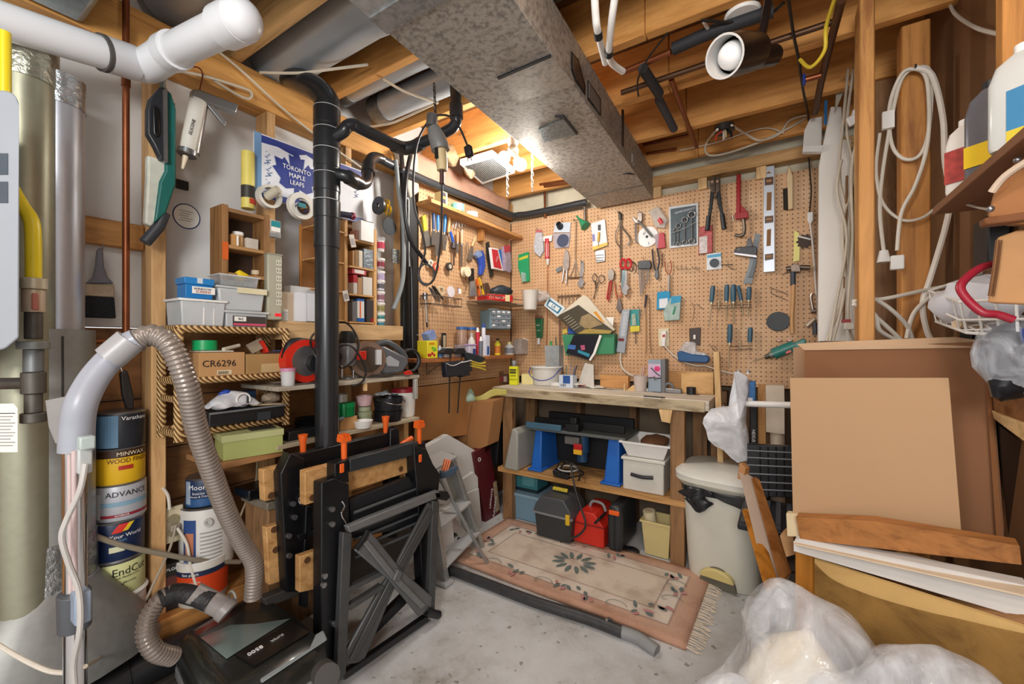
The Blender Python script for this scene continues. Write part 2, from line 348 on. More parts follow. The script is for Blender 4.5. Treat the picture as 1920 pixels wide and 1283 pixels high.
def dpatch(uv,mt,name,h=.004,z=zb): 
    pts=[PZ(u,v,z-h) for u,v in uv]; t.a(M().prism([(p.x,p.y) for p in pts],z-h,z+.001,'z'),name,mt)
dpatch([(932,147),(1033,104),(1078,158),(1062,166),(975,190)],galv('#bdbcb8','#a2a19e',40),'sheet_patch')
dpatch([(932,147),(1033,104),(1034,108),(936,150)],BLACK,'patch_seam',.006)
dpatch([(1010,243),(1057,222),(1083,253),(1020,266)],galv('#8d979c','#6b7479',60),'foil_patch',.005)
dpatch([(1040,220),(1057,218),(1084,252),(1080,253),(1056,223)],BLACK,'patch_seam',.007)
dpatch([(1168,327),(1178,325),(1190,328),(1178,327.5)],INK,'pen_mark',.004)
def sidep(uv,mt,name,off=.004):   # on the long side face of the duct
    d=(R2-R1); n=V((d.y,-d.x,0)).normalized()
    pts=[]
    for u,v in uv:
        r=ray(u,v); o=R1+n*off; tt=(o-C).dot(n)/r.dot(n); pts.append(C+r*tt)
    return t.a(M().loft([pts,[p-n*(off+.001) for p in pts]]),name,mt)
sidep([(1072,96),(1085,112),(1098,160),(1098,178),(1080,152),(1072,130)],BLACK,'recess_edge'); sidep([(1075,103),(1084,116),(1095,160),(1094,168),(1081,148),(1075,128)],galv('#6e6660','#57504a',30),'recess_plate',.006)
sidep([(1103,150),(1127,186),(1127,217),(1103,186)],BLACK,'label_border'); sidep([(1105,155),(1125,187),(1125,212),(1105,183)],mat('#77706a',.6),'maker_label',.006)
sidep([(1186,288),(1190,290),(1193,300),(1193,310),(1189,311),(1186,303)],mat('#aeb0b0',.5,.5),'round_sticker')
sidep([(1167,205),(1170,206),(1170,275),(1167,272)],BLACK,'side_seam')
# round branch ducts in the joist bays
GD=mat('#b3bac0',.4,.45,.06,8)
def rduct(label,pts,r,collar=None):
    t=T('round_duct',label,'duct'); t.a(M().tube(pts,r,28,0),'pipe',GD)
    if collar:
        for c in collar: t.a(M().cyl(V(c[0]),V(c[1]),r*1.05,n=28),'collar',galv('#7d858b','#666d73',30))
    return t
rduct('fat grey round duct running between joists over the black stack pipe',[(-.06,1.0,2.44),(.55,1.0,2.44),(.86,1.0,2.40)],.10)
rduct('round galvanised duct with crimped end in the bay behind the fat duct',[(-.02,1.30,2.46),(.5,1.30,2.46),(.85,1.30,2.44)],.062,[((-.02,1.3,2.46),(.06,1.3,2.46))])
rduct('round galvanised duct passing above the looped white cable',[(.06,1.455,2.42),(.5,1.455,2.42),(.84,1.455,2.42)],.064,[((.06,1.455,2.42),(.14,1.455,2.42))])
rduct('round duct leaving the main duct beside the white water lines',[(1.12,1.10,2.46),(1.5,1.08,2.46),(3.2,1.08,2.46)],.072,[((1.15,1.10,2.46),(1.22,1.097,2.46))])
rduct('second round duct leaving the main duct beyond the white water lines',[(1.10,1.27,2.46),(1.5,1.26,2.46),(3.2,1.26,2.46)],.072,[((1.15,1.268,2.46),(1.22,1.266,2.46))])
t=T('duct_boot','shiny sheet metal duct end above the white drain pipe','duct'); t.a(M().b2((.0,-.3,2.2),(.85,.385,2.343)),'box',galv('#a9b4b8','#98a3a8',18,.3,.85),bev=.02)
t=T('round_duct','dark grey round duct crossing the bay over the white pipe cap','duct'); t.a(M().cyl((-.06,.62,2.46),(1.0,.62,2.46),.085,n=28),'pipe',GD)
# ---------------------------------------------------------------- lights
def lamp(name,loc,e,col,r):
    l=bpy.data.lights.new(name,'POINT'); l.energy=e; l.color=col; l.shadow_soft_size=r
    o=bpy.data.objects.new(name,l); o.location=loc; COL.objects.link(o); return o
w=bpy.data.worlds.new('basement_air'); w.use_nodes=True; SC.world=w
w.node_tree.nodes['Background'].inputs[0].default_value=(1,.99,.98,1); w.node_tree.nodes['Background'].inputs[1].default_value=AMB if 'AMB' in globals() else .95
b1=PD(945,296,2.2); b2=PD(976,309,2.15)
lamp('bulb_light',b1+V((-.055,.03,-.01)),16,(1,.96,.9),.06); lamp('bulb_light',b2+V((-.01,.055,.0)),11,(1,.96,.9),.06)
lamp('fill_light',(2.05,-1.15,1.7),108,(1,.98,.96),.3)  # unseen fill lamp added behind the camera to brighten joists and room
lamp('fill_light',(1.78,.5,2.45),14,(1,.93,.84),.1)  # fill lamp added between the joists to lift the ceiling wood
lamp('fill_light',(1.25,-.25,2.2),30,(1,.98,.96),.2)  # further added fill, overhead and just behind the camera
SC.view_settings.view_transform='Standard'; SC.view_settings.look='None'; SC.view_settings.exposure=.3; SC.view_settings.gamma=1
# ================================================================ workbench and what stands on and under it
BF=2.40; BT=.905; bl=PY(925,728,BF).x; br=PY(1322,752,BF).x
BT=PY(1322,752,BF).z
t=T('workbench','worn wooden workbench with two shelves under the pegboard','workbench',(0,BF,0))
t.a(M().b2((bl,0,BT-.055),(br+.02,.42,BT)),'worktop',wood('x','#d9d0c0','#b3a48c',sc=6,knots=0),bev=.004)
t.a(M().b2((bl,-.012,BT-.06),(br,-.001,BT-.004)),'front_rail',wood('x','#b9a98a','#6f5a3e',sc=5),bev=.002,label='scuffed grey and brown front rail')
ll=PY(945,900,BF).x
for x,y in ((ll-.03,.03),(br-.18,.02),(ll-.03,.34),(br-.02,.36)): t.a(M().b2((x,y,0),(x+.075,y+.05,BT-.056)),'leg',OLDZ,bev=.003)
sh=PY(972,884,BF).z
t.a(M().b2((ll-.06,.01,sh-.03),(br-.08,.40,sh)),'lower_shelf',wood('x','#c2935a','#94682f'),bev=.002)
x=PY(1350,720,2.6).x
t.a(M().prism([(PY(1241,760,BF).x-.01,BT-.06),(PY(1241,760,BF).x+.06,BT-.06),(PY(1241,760,BF).x+.05,BT-.13),(PY(1241,760,BF).x+.005,BT-.125)],-.03,-.012),'bracket_block',PALEZ,bev=.002)
# rug, floor pipe
def rugmat():
    m,nt,p=_nodes('faded_rug'); co=coords(nt)
    tc=N(nt,'ShaderNodeTexCoord'); sx=N(nt,'ShaderNodeSeparateXYZ'); nt.links.new(tc.outputs['Generated'],sx.inputs[0])
    def edge(o):
        a=N(nt,'ShaderNodeMath',operation='SUBTRACT'); a.inputs[1].default_value=.5; nt.links.new(o,a.inputs[0])
        b=N(nt,'ShaderNodeMath',operation='ABSOLUTE'); nt.links.new(a.outputs[0],b.inputs[0]); return b.outputs[0]
    ma=N(nt,'ShaderNodeMath',operation='MULTIPLY'); ma.inputs[1].default_value=1.0; nt.links.new(edge(sx.outputs[0]),ma.inputs[0])
    sb=N(nt,'ShaderNodeMath',operation='SUBTRACT'); sb.inputs[1].default_value=.5; nt.links.new(edge(sx.outputs[1]),sb.inputs[0])
    mu=N(nt,'ShaderNodeMath',operation='MULTIPLY_ADD'); mu.inputs[1].default_value=.5; mu.inputs[2].default_value=.5; nt.links.new(sb.outputs[0],mu.inputs[0])
    mm=N(nt,'ShaderNodeMath',operation='MAXIMUM'); nt.links.new(ma.outputs[0],mm.inputs[0]); nt.links.new(mu.outputs[0],mm.inputs[1])
    r=ramp(nt,mm.outputs[0],[(.0,'#e8dccd'),(.36,'#e4d6c4'),(.364,'#a58a7c'),(.37,'#e6dacb'),(.425,'#e6dacb'),(.43,'#a98d80'),(.437,'#d2ad96'),(.5,'#c79b82')])
    n=N(nt,'ShaderNodeTexNoise'); n.inputs['Scale'].default_value=7; n.inputs['Detail'].default_value=8; nt.links.new(co,n.inputs[0])
    r2=ramp(nt,n.outputs[0],[(.3,'#b59a86'),(.52,'#ffffff'),(.8,'#ffffff')])
    mx=N(nt,'ShaderNodeMix',data_type='RGBA',blend_type='MULTIPLY'); mx.inputs[0].default_value=.5
    nt.links.new(r.outputs[0],mx.inputs[6]); nt.links.new(r2.outputs[0],mx.inputs[7]); nt.links.new(mx.outputs[2],p.inputs['Base Color'])
    p.inputs['Roughness'].default_value=.95
    f=N(nt,'ShaderNodeTexNoise'); f.inputs['Scale'].default_value=180; nt.links.new(co,f.inputs[0]); bump(nt,p,f.outputs[0],.5,.01); return m
rc=[PZ(836,1045,.012),PZ(1276,1212,.012),PZ(1322,1076,.012),PZ(952,952,.012)]
ex=(rc[1]-rc[0]).normalized(); ang=math.degrees(math.atan2(ex.y,ex.x)); rl=(rc[1]-rc[0]).length+.02; rw=.62
t=T('floor_rug','faded cream and pink floral rug with fringe in front of the workbench','rug',(rc[0].x,rc[0].y,.001),ang)
t.a(M().grid(lambda i,j:(i*rl,j*rw,.012+.002*math.sin(i*11)*math.cos(j*7)),40,20),'pile',rugmat(),solid=.02)
PINKM=mat('#c98f8c',.95,0,.2,40); LEAF=mat('#6f7f7c',.95,0,.3,40); LEAF2=mat('#8e8f84',.95,0,.3,40)
def petal(m,x,y,a,l,w):
    c,s=math.cos(a),math.sin(a); pts=[(0,0),(.35*l,w),(.75*l,w*.8),(l,0),(.75*l,-w*.8),(.35*l,-w)]
    m.prism([(x+p*c-q*s,y+p*s+q*c) for p,q in pts],.0285,.0297,'z')
ml,mp=M(),M(); rnd=random.Random(3)
for k in range(12):
    a=k*math.pi/6; petal(ml,rl*.5+.05*math.cos(a),rw*.52+.035*math.sin(a),a,.075,.012)
for (fx,fy) in ((.13,.17),(.32,.13),(.52,.14),(.64,.15),(.85,.17),(.9,.3),(.91,.55),(.88,.8),(.62,.85),(.4,.86),(.14,.8),(.1,.45)):
    for k in range(5):
        petal(mp if k<2 else ml,rl*fx+rnd.uniform(-.05,.05),rw*fy+rnd.uniform(-.02,.02),rnd.uniform(0,6.3),rnd.uniform(.03,.055),.009)
t.a(ml,'leaf_pattern',LEAF); t.a(mp,'flower_pattern',PINKM)
sc=M()
for k,(fx,fy) in enumerate(((.2,.15),(.45,.13),(.74,.16),(.9,.45),(.89,.68),(.5,.86),(.25,.85))):
    sc.tube([(rl*fx+.06*math.cos(a/3)*(1-a/20),rw*fy+.025*math.sin(a/2.4),.0285) for a in range(0,14)],.0016,4)
t.a(sc,'vine_pattern',LEAF2)
fr=M()
for k in range(70):
    y=rw*(k+.5)/70; fr.tube([(rl-.005,y,.012),(rl+.03,y+rnd.uniform(-.01,.01),.01),(rl+.055+rnd.uniform(-.01,.015),y+rnd.uniform(-.015,.015),.003)],.0022,5)
t.a(fr,'fringe',mat('#e4d6c2',.95),kind='stuff')
t=T('drain_hose','black pipe with grey coupler lying along the edge of the rug','pipe')
A=[PZ(836,1066,.024),PZ(900,1090,.024),PZ(1000,1128,.024),PZ(1100,1160,.024),PZ(1168,1186,.024)]
t.a(M().tube(A,.024,16,4),'pipe',mat('#3a3a3c',.45,0,.4,30,.2))
t.a(M().tube([PZ(1166,1185,.024),PZ(1195,1196,.022),PZ(1218,1212,.017),PZ(1232,1222,.013)],.0245,16,4),'coupler',GREY,label='grey end coupler')
q=PZ(1140,1172,.024); t.a(M().lathe([(.027,-.006),(.027,.006)],20,q,'x').rot((0,0,-20),q),'hose_clamp',STEEL)
# ---- on the bench : helper puts a thing with its base on the top at picture point
def onb(u,v):
    p=PZ(u,v,BT)
    if p.y>2.64: p=PY(u,v,2.64); p.z=BT
    return p
def boxthing(name,label,cat,p,dx,dy,dz,mt,rz=0,group=None,bev=.002,tilt=None):
    t=T(name,label,cat,p,rz,group); t.a(M().b2((-dx/2,-dy/2,0),(dx/2,dy/2,dz)),'body',mt,bev=bev); return t
p=onb(964,722); t=T('adhesive_tin','yellow rectangular tin with dark cap standing on the workbench','tin',p,8)
t.a(M().b2((-.032,-.02,.001),(.032,.02,.135)),'can',mat('#dfe02a',.35,0,.06),bev=.004); t.a(M().lathe([(.014,.135),(.014,.148),(.019,.15),(.019,.172),(.016,.176)],18),'cap',mat('#8b8d90',.4,.3))
t.a(M().prism([(-.024,.085),(.024,.085),(.026,.115),(-.026,.115)],-.0225,-.0201),'label_panel',INK); t.text('GOO',(0,-.0235,.100),.022,mat('#dfe02a',.35)); t.text('GONE',(0,-.021,.068),.015,INK); t.text('KNOCKS OUT',(0,-.021,.04),.009,INK)
p=onb(1015,722)+V((0,.08,0)); t=T('plastic_pail','translucent white plastic pail with blue handle on the workbench','pail',p,10)
t.a(M().lathe([(.098,.002),(.100,.01),(.112,.125),(.118,.127),(.118,.135),(.109,.135),(.096,.012),(.0,.01)],36,cap=False),'tub',mat('#e3e1da',.35,0,.06,6,0,0,.86))
t.a(M().lathe([(.112,.128),(.121,.128),(.121,.134),(.112,.136)],36,cap=False),'rim',WHITE)
t.a(M().tube([(-.118,-.01,.125)]+[(-.112*math.cos(a*math.pi/10),-.04-.085*math.sin(a*math.pi/10)**.5,.125-.085*math.sin(a*math.pi/10)) for a in range(1,10)]+[(.118,-.01,.125)],.0032,8,2),'handle',mat('#3c4a9a',.4))
p=onb(993,715)+V((-.02,.08,0)); boxthing('plastic_tub','pale yellow plastic tub between yellow tin and white pail','tub',p,.14,.1,.075,mat('#ecdf9f',.45),8)
p=onb(935,716)+V((0,.06,0)); t=T('packet_carton','brown carton of small red and white packets on the bench end','box',p,12)
t.a(M().b2((-.055,-.03,0),(.055,.03,.06)),'box',mat('#6a4636',.6),bev=.001)
for i,x in enumerate((-.035,0,.03)): t.a(M().b2((x-.012,-.0325,.008),(x+.012,-.03,.05)),'packet',mat(('#d8cfc0','#8d2f2a','#c9b7a2')[i],.6))
p=onb(918,708)+V((0,.04,0)); boxthing('brown_box','rough tan cardboard box behind the packets on the bench end','box',p,.15,.09,.085,mat('#8f6d4d',.85),-6)
p=onb(905,716); t=T('scrap_board','thin dark curved offcut lying at the bench end','offcut',p,0); t.a(M().b2((-.11,-.02,0),(.07,.03,.008)),'board',mat('#6e5236',.7),bev=.002)
p=onb(1065,708); t=T('pen_carton','white and blue carton holding pens on the workbench','box',p,4)
t.a(M().b2((-.05,-.04,0),(.05,.04,.085)),'carton',mat('#cfd8e6',.55),bev=.001); t.a(M().b2((-.02,-.0425,.03),(.03,-.04,.082)),'blue_panel',mat('#23519a',.5)); t.text('VIM',(-.02,-.042,.015),.025,INK)
for i,(x,c) in enumerate(((-.03,'#222226'),(-.01,'#3a6a52'),(.012,'#7a7f88'),(.03,'#2b4f8a'),(.04,'#202226'))): t.a(M().cyl((x,0,.05),(x*1.5,.01,.14+.01*(i%3)),.004,n=8),'pen',mat(c,.4))
p=onb(1086,706)+V((0,.06,0)); t=T('folded_sheet','off-white folded cardboard sheet leaning behind the pens','sheet',p,-12); t.a(M().prism([(-.05,0),(.09,0),(.06,.16),(-.01,.17)],0,.006).rot((-14,0,0)),'sheet',mat('#cfcbc2',.8))
p=onb(1088,716)+V((.01,.05,0)); t=T('paper_wrap','crumpled white paper wrapper lying on the workbench','paper',p,10); t.a(M().grid(lambda i,j:(.24*i-.1,.12*j-.06,.004+.03*abs(math.sin(i*4.3+j*2))*(1-i)),14,8).noise(.006,30),'sheet',PAPER,solid=.001)
t=T('snips','wire snips with red grips lying at the bench edge','snips',onb(1078,725)+V((0,.04,.008)),15)
t.a(M().tube([(-.02,0,.002),(.02,.012,.004),(.06,.008,.002)],.007,8,3),'grip',RED); t.a(M().tube([(-.02,.02,.002),(.02,.028,.004),(.06,.02,.002)],.006,8,3),'grip',BLACK); t.a(M().b2((-.10,.004,-.004),(-.015,.018,.002)),'blade',STEEL,bev=.002)
t=T('white_tray','white plastic tray with metal bits on the workbench','tray',onb(1050,716)+V((.02,.06,0)),5)
t.a(M().b2((-.1,-.05,0),(.1,.05,.004)),'base',WHITE); 
for a,b in (((-.1,-.05,0),(.1,-.047,.028)),((-.1,.047,0),(.1,.05,.028)),((-.1,-.05,0),(-.097,.05,.028)),((.097,-.05,0),(.1,.05,.028))): t.a(M().b2(a,b),'side',WHITE)
def block(label,u0,u1,v0,v1,y,dz,mt,cat='wood block',name='wood_offcut'):
    a,b=PY(u0,v1,y),PY(u1,v1,y); h=PY(u0,v0,y).z
    t=T(name,label,cat,(a.x,y,BT+.001)); t.a(M().b2((0,0,0),(b.x-a.x,.04,h-BT)),'block',mt,bev=.003); return t
block('squared pine offcut against the pegboard near the power bar cord',1125,1178,703,722,2.74,0,wood('x','#c9935a','#9d6a36'))
block('long pine board end lying against the pegboard behind the grey tool','1250' and 1248,1282,697,728,2.76,0,wood('x','#c08d54','#a5733c'))
block('knotted pine block standing behind the tape cup',1277,1338,697,730,2.70,0,wood('x','#d6ab72','#a97740',sc=4))
p=onb(1199,722)+V((0,.02,0)); t=T('clear_cup','translucent plastic cup with wooden sticks beside the grey caddy','cup',p)
t.a(M().lathe([(.034,.001),(.044,.098),(.047,.1),(.044,.1),(.032,.006),(0,.005)],28,cap=False),'cup',mat('#d8ccc4',.35,0,.05,6,0,0,.8))
for a,b,c in (((.0,0,.01),(.02,.01,.16),'#d8a69a'),((.01,.01,.01),(.05,.01,.14),'#d0a878'),((-.01,0,.01),(.004,.02,.15),'#c9b09a')): t.a(M().cyl(a,b,.005,n=8),'stick',mat(c,.7))
p=onb(1229,722)+V((0,.05,0)); t=T('rotary_tool_case','tall grey tool caddy with pink printed front on the workbench','caddy',p,-3)
t.a(M().b2((-.05,-.03,0),(.03,.05,.2)),'body',mat('#93a3b1',.45),bev=.004); t.a(M().b2((.03,-.028,0),(.055,.05,.205)),'side_panel',mat('#737477',.5),bev=.004,label='darker side panel')
t.a(M().b2((-.048,-.0325,.09),(.028,-.03,.175)),'printed_card',mat('#cdb6cf',.5)); t.a(M().ball((.008,-.0315,.145),(.02,.003,.018)),'pink_print',mat('#d83f7c',.5)); t.a(M().tube([(-.03,-.033,.15),(0,-.033,.12),(.025,-.033,.10)],.004,6),'tool_print',mat('#4d4458',.5))
t.a(M().cyl((-.045,-.033,.088),(.03,-.033,.088),.003),'latch_bar',INK); t.a(M().torus((-.008,-.035,.088),.01,.0025),'latch_ring',STEEL)
p=onb(1206,728); boxthing('charger','white plastic charger base with prongs on the workbench','charger',p+V((.03,.06,0)),.11,.04,.018,WHITE)
p=onb(1171,731); t=T('wooden_peg','small wooden peg scrap standing on the workbench','scrap',p); t.a(M().cyl((0,0,0),(0,0,.045),.006,n=8),'peg',PALEZ)
p=onb(1183,730); t=T('wood_wedge','pale wooden wedge lying by the clear cup','wedge',p+V((0,.03,0))); t.a(M().prism([(-.035,0),(.04,0),(.035,.02),(.01,.038)],-.02,.02),'wedge',PALEX,bev=.002)
p=onb(1262,731); t=T('tape_gun','silver tape dispenser lying beside the grey caddy','dispenser',p+V((0,.03,0)))
t.a(M().b2((-.05,-.02,0),(.045,.02,.03)),'body',STEEL,bev=.006); t.a(M().torus((-.03,0,.035),.022,.008,'y'),'roll',mat('#6b6f74',.4))
p=onb(1295,733); t=T('tape_roll','black roll of tape standing on the workbench end','tape',p+V((0,.02,0))); t.a(M().ring((0,0,.001),.026,.016,.042,'z'),'tape',mat('#1d1e22',.4))
p=onb(1223,747); t=T('flat_file','flat pen and blade on a white scrap near the bench edge','file',p+V((0,.01,0)),-4); t.a(M().b2((-.06,-.012,0),(.05,.012,.003)),'paper',PAPER); t.a(M().cyl((-.05,0,.007),(.065,.004,.007),.004,n=8),'blade',DSTEEL)
for u,v,c in ((1140,728,'#7a8a8a'),(1230,735,'#6b6b6b'),(1160,722,'#9ba3a6'),(1300,738,'#7a3a2a')):
    t=T('metal_scrap',{1140:'thin green-grey metal scrap near the pine offcut',1230:'short dark nail strip in front of the caddy',1160:'small silver fitting by the peg scrap',1300:'rusty flat strip in front of the tape roll'}[u],'scrap',onb(u,v)+V((0,.01,0)),random.uniform(-20,20)); t.a(M().b2((-.03,-.005,0),(.03,.005,.004)),'scrap',mat(c,.4,.5))
# ---- on lower shelf (router table etc.)
sy=BF
t=T('router_table','black router table on blue legs on the workbench shelf','router table',(PY(1080,880,2.47).x,2.47,sh+.001))
xa=PY(990,800,2.47).x-t.loc.x; xb=PY(1180,800,2.47).x-t.loc.x; zt_=PY(1060,808,2.47).z-sh
t.a(M().b2((xa,-.02,zt_-.018),(xb-.02,.30,zt_)),'table',mat('#5d615f',.5,0,.1),bev=.003)
t.a(M().b2((xa+.0,-.03,zt_-.004),(xa+.26,-.01,zt_+.035)),'fence',mat('#4a7088',.5,.2),bev=.003,label='blue aluminium fence'); t.a(M().b2((xa,.09,zt_),(xb-.06,.11,zt_+.05)),'fence_board',BLACK,bev=.003)
BL=mat('#1f66c0',.4,0,.08)
for x0,x1 in ((xa+.02,xa+.10),(xb-.16,xb-.06)):
    t.a(M().hexa([(x0,0,0),(x1,0,0),(x1,.26,0),(x0,.26,0)],[(x0+.02,.03,zt_-.02),(x1-.01,.03,zt_-.02),(x1-.01,.24,zt_-.02),(x0+.02,.24,zt_-.02)]),'leg',BL,bev=.008)
    t.a(M().b2((x0-.015,-.02,0),(x1+.01,.28,.014)),'foot',BL,bev=.004)
t.a(M().b2((-.07,-.015,zt_),(.02,.06,zt_+.05)).box((-.02,.02,zt_+.065),(.05,.05,.05)),'dust_guard',BLACK,bev=.006)
t.a(M().cyl((0,.1,zt_-.02),(0,.1,zt_-.15),.045).cyl((0,.1,zt_-.15),(0,.1,zt_-.21),.035),'router_motor',mat('#2a4f74',.4),bev=.003); t.a(M().box((-.03,.02,zt_-.06),(.1,.05,.05)),'motor_bracket',mat('#6f6e68',.5,.3),bev=.006)
t.a(M().b2((-.005,-.03,zt_-.105),(.05,-.015,zt_-.07)),'switch_paddle',RED,bev=.003); t.a(M().b2((-.005,-.03,zt_-.135),(.05,-.015,zt_-.105)),'switch_plate',mat('#e7b32c',.4),bev=.002)
t=T('cord_bundle','tangled black power cord and plug strip on the workbench shelf','cord',(PY(1060,890,2.43).x,2.43,sh+.002))
for k in range(5): t.a(M().torus((.02*k-.03,.02*math.sin(k),.035+.012*(k%3)),.05+.006*k,.005,'y' if k%2 else 'z',20,6),'coil',CABLEB if k!=2 else mat('#b9b8b2',.5))
t.a(M().b2((-.08,-.02,.0),(.02,.03,.035)).rot((0,12,10)),'plug_strip',BLACK,bev=.004)
q=[t.L(PD(u,v,d)) for u,v,d in ((1070,872,2.46),(1078,915,2.42),(1090,955,2.36),(1098,985,2.33),(1083,1005,2.33),(1050,1016,2.34))]
t.a(M().tube(q,.006,8,5),'trailing_cord',CABLEB)
def taperbox(name,label,cat,loc,w0,d0,w1,d1,h,mt,rz=0,rim=None,open_=True,group=None,wall=.004):
    t=T(name,label,cat,loc,rz,group); q=lambda w,d,z:[(-w/2,-d/2,z),(w/2,-d/2,z),(w/2,d/2,z),(-w/2,d/2,z)]
    if open_: t.a(M().loft([q(w0,d0,0),q(w1,d1,h),q(w1-2*wall,d1-2*wall,h),q(w0-2*wall,d0-2*wall,wall)]),'bin',mt,bev=.006)
    else: t.a(M().hexa(q(w0,d0,0),q(w1,d1,h)),'box',mt,bev=.006)
    if rim: t.a(M().loft([q(w1,d1,h-.012),q(w1+.016,d1+.016,h-.01),q(w1+.016,d1+.016,h),q(w1-.006,d1-.006,h)],False),'rim',rim)
    return t
ya=2.44; xc=(PY(1168,920,ya).x+PY(1245,930,ya).x)/2
b=PY(1205,925,ya); w=PY(1245,925,ya).x-PY(1168,925,ya).x
t=T('lidded_bin','white plastic bin with dark handle under the open white bin','bin',(b.x,ya,sh+.001)); h1=.175
t.a(M().b2((-w/2,0,0),(w/2,.28,h1)),'body',mat('#d4d3ca',.5,0,.05),bev=.008); t.a(M().b2((-w/2-.008,-.008,h1),(w/2+.008,.288,h1+.018)),'lid',mat('#dad9d0',.5,0,.05),bev=.005); t.a(M().tube([(-.065,-.006,h1*.55),(0,-.012,h1*.52),(.06,-.006,h1*.55)],.011,8,3),'handle',mat('#2c2930',.5))
t=taperbox('open_bin','open white plastic bin with brown sack stacked on the lidded bin','bin',(b.x+.01,ya+.15,sh+h1+.021),w-.03,.26,w+.04,.32,.09,WHITE,0,WHITE); t.a(M().ball((.02,0,.075),(.08,.12,.035)).noise(.012,22),'brown_sack',mat('#7d5538',.85,0,.2))
t=T('tool_case','tall beige plastic tool case leaning by the router table','case',(PY(955,880,2.42).x,2.42,sh+.001),0)
t.a(M().prism([(-.03,.0),(.085,0),(.085,.26),(.06,.285),(.035,.28)],-.03,.22),'shell',mat('#a5a49c',.5,0,.06),bev=.012); 
t=T('tool_case','slim black plastic case standing beside the beige tool case','case',(PY(928,880,2.44).x,2.44,sh+.001),0); t.a(M().prism([(-.02,.0),(.015,0),(.045,.29),(.025,.30)],0,.2),'shell',BLACK,bev=.006)
t=T('cast_tool_base','dark grey cast tool base at the back of the router table','tool',(PY(1000,800,2.62).x,2.62,sh+.20)); t.a(M().b2((-.06,0,-.2),(.06,.05,.0)).box((-.01,.02,.03),(.05,.03,.09)).box((.05,.02,.02),(.03,.03,.07),(0,20,0)),'casting',mat('#77787a',.5,.2),bev=.006)
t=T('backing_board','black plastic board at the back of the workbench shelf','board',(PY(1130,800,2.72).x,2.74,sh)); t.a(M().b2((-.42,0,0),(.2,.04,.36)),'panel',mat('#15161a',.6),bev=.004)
# ---- floor under the bench
t=T('toolbox','black plastic toolbox with grey tapered lid on the rug','toolbox',PZ(1037,1012,.03),0); w=.25;d=.2;h=.15
t.loc=V(t.e.location)
t.a(M().hexa([(-w*.45,0,0),(w*.45,0,0),(w*.45,d,0),(-w*.45,d,0)],[(-w/2,-.008,h),(w/2,-.008,h),(w/2,d,h),(-w/2,d,h)]),'body',mat('#35373a',.5,0,.1),bev=.006)
t.a(M().prism([(-w/2-.008,h),(w/2+.008,h),(w/2-.01,h+.05),(w/2-.05,h+.105),(-w/2+.05,h+.105),(-w/2+.01,h+.05)],-.016,d+.008),'lid',mat('#4b4e52',.45,0,.1),bev=.006)
t.a(M().b2((-w/2-.01,-.018,h-.006),(w/2+.01,-.006,h+.006)),'rim',mat('#85888b',.5)); t.a(M().b2((w/2-.03,-.03,h-.03),(w/2-.005,-.018,h+.03)),'latch',mat('#e2b92a',.45),bev=.002)
t.a(M().box((.0,d*.5,h+.125),(.1,.02,.02)),'handle',mat('#d6c042',.5),bev=.004)
t=T('toolbox','bright red metal toolbox with peaked lid on the rug','toolbox',PZ(1103,1022,.03),0); w=.19;d=.26;h=.12
t.a(M().prism([(-w/2,0),(w/2,0),(w/2,h),(w/2-.06,h+.07),(-w/2+.04,h+.07),(-w/2,h)],0,d),'body',mat('#d32f20',.4,0,.06),bev=.006); t.a(M().b2((-w/2-.002,-.004,h-.006),(w/2+.002,0,h+.002)),'seam',mat('#8f1d14',.5)); t.a(M().box((w/2-.03,.02,h+.045),(.014,.10,.05),(0,40,0)),'latch',BLACK,bev=.002)
t.a(M().tube([(-.03,.1,h+.07),(-.01,.1,h+.105),(.05,.1,h+.1),(.07,.1,h+.06)],.009,8,3),'handle',GREY)
t=T('drill_case','black rounded plastic tool case with orange latch standing on edge','case',PZ(1152,1036,.02),0); 
t.a(M().loft([[(x*.09+.0*y,.0+y,z) for x,z in ((-.42,0),(.42,0),(.5,.06),(.5,.2),(.38,.265),(-.38,.265),(-.5,.2),(-.5,.06))] for y in (0,.3)]),'shell',mat('#2f3236',.4,0,.1),bev=.02); t.a(M().b2((-.03,-.012,.215),(.03,.002,.24)),'latch',ORANGE,bev=.003); t.a(M().b2((-.004,-.003,.02),(.004,.0,.21)),'seam',BLACK)
t=taperbox('beige_bin','small beige open plastic bin holding a rolled tube','bin',PZ(1230,1045,.005)+V((0,.07,0)),.13,.12,.16,.16,.2,mat('#d9c88c',.5,0,.05),0,mat('#d9c88c',.5,0,.05)); t.a(M().cyl((-.03,0,.05),(-.05,-.03,.24),.035,n=20).cyl((-.051,-.031,.241),(-.051,-.031,.2415),.026),'rolled_tube',mat('#e4d8b4',.7))
t=T('storage_tub','pale blue plastic tub with lip under the teal toolbox','tub',PZ(980,978,.003)+V((-.02,.02,0)),0); w=.24
t.a(M().hexa([(-w/2,0,0),(w/2,0,0),(w/2,.22,0),(-w/2,.22,0)],[(-w/2-.015,-.015,.17),(w/2+.015,-.015,.17),(w/2+.015,.235,.17),(-w/2-.015,.235,.17)]),'tub',mat('#7d9fb5',.45,0,.05),bev=.006); t.a(M().b2((-w/2-.025,-.025,.165),(w/2+.025,.245,.185)),'rim',mat('#8fb0c4',.45),bev=.004)
p=V(t.e.location)+V((.0,.04,.187)); t=T('toolbox','teal plastic toolbox on top of the pale blue tub','toolbox',p,0); t.a(M().b2((-.095,0,0),(.10,.17,.10)).b2((-.08,.01,.10),(.085,.16,.125)),'body',mat('#3f7f87',.45,0,.05),bev=.008); t.a(M().b2((-.02,-.005,.04),(.08,0,.11)),'front_panel',mat('#5a979d',.45),bev=.003); t.a(M().b2((-.1,-.003,-.001),(.105,.175,.02)),'tray',mat('#1d2f38',.5))
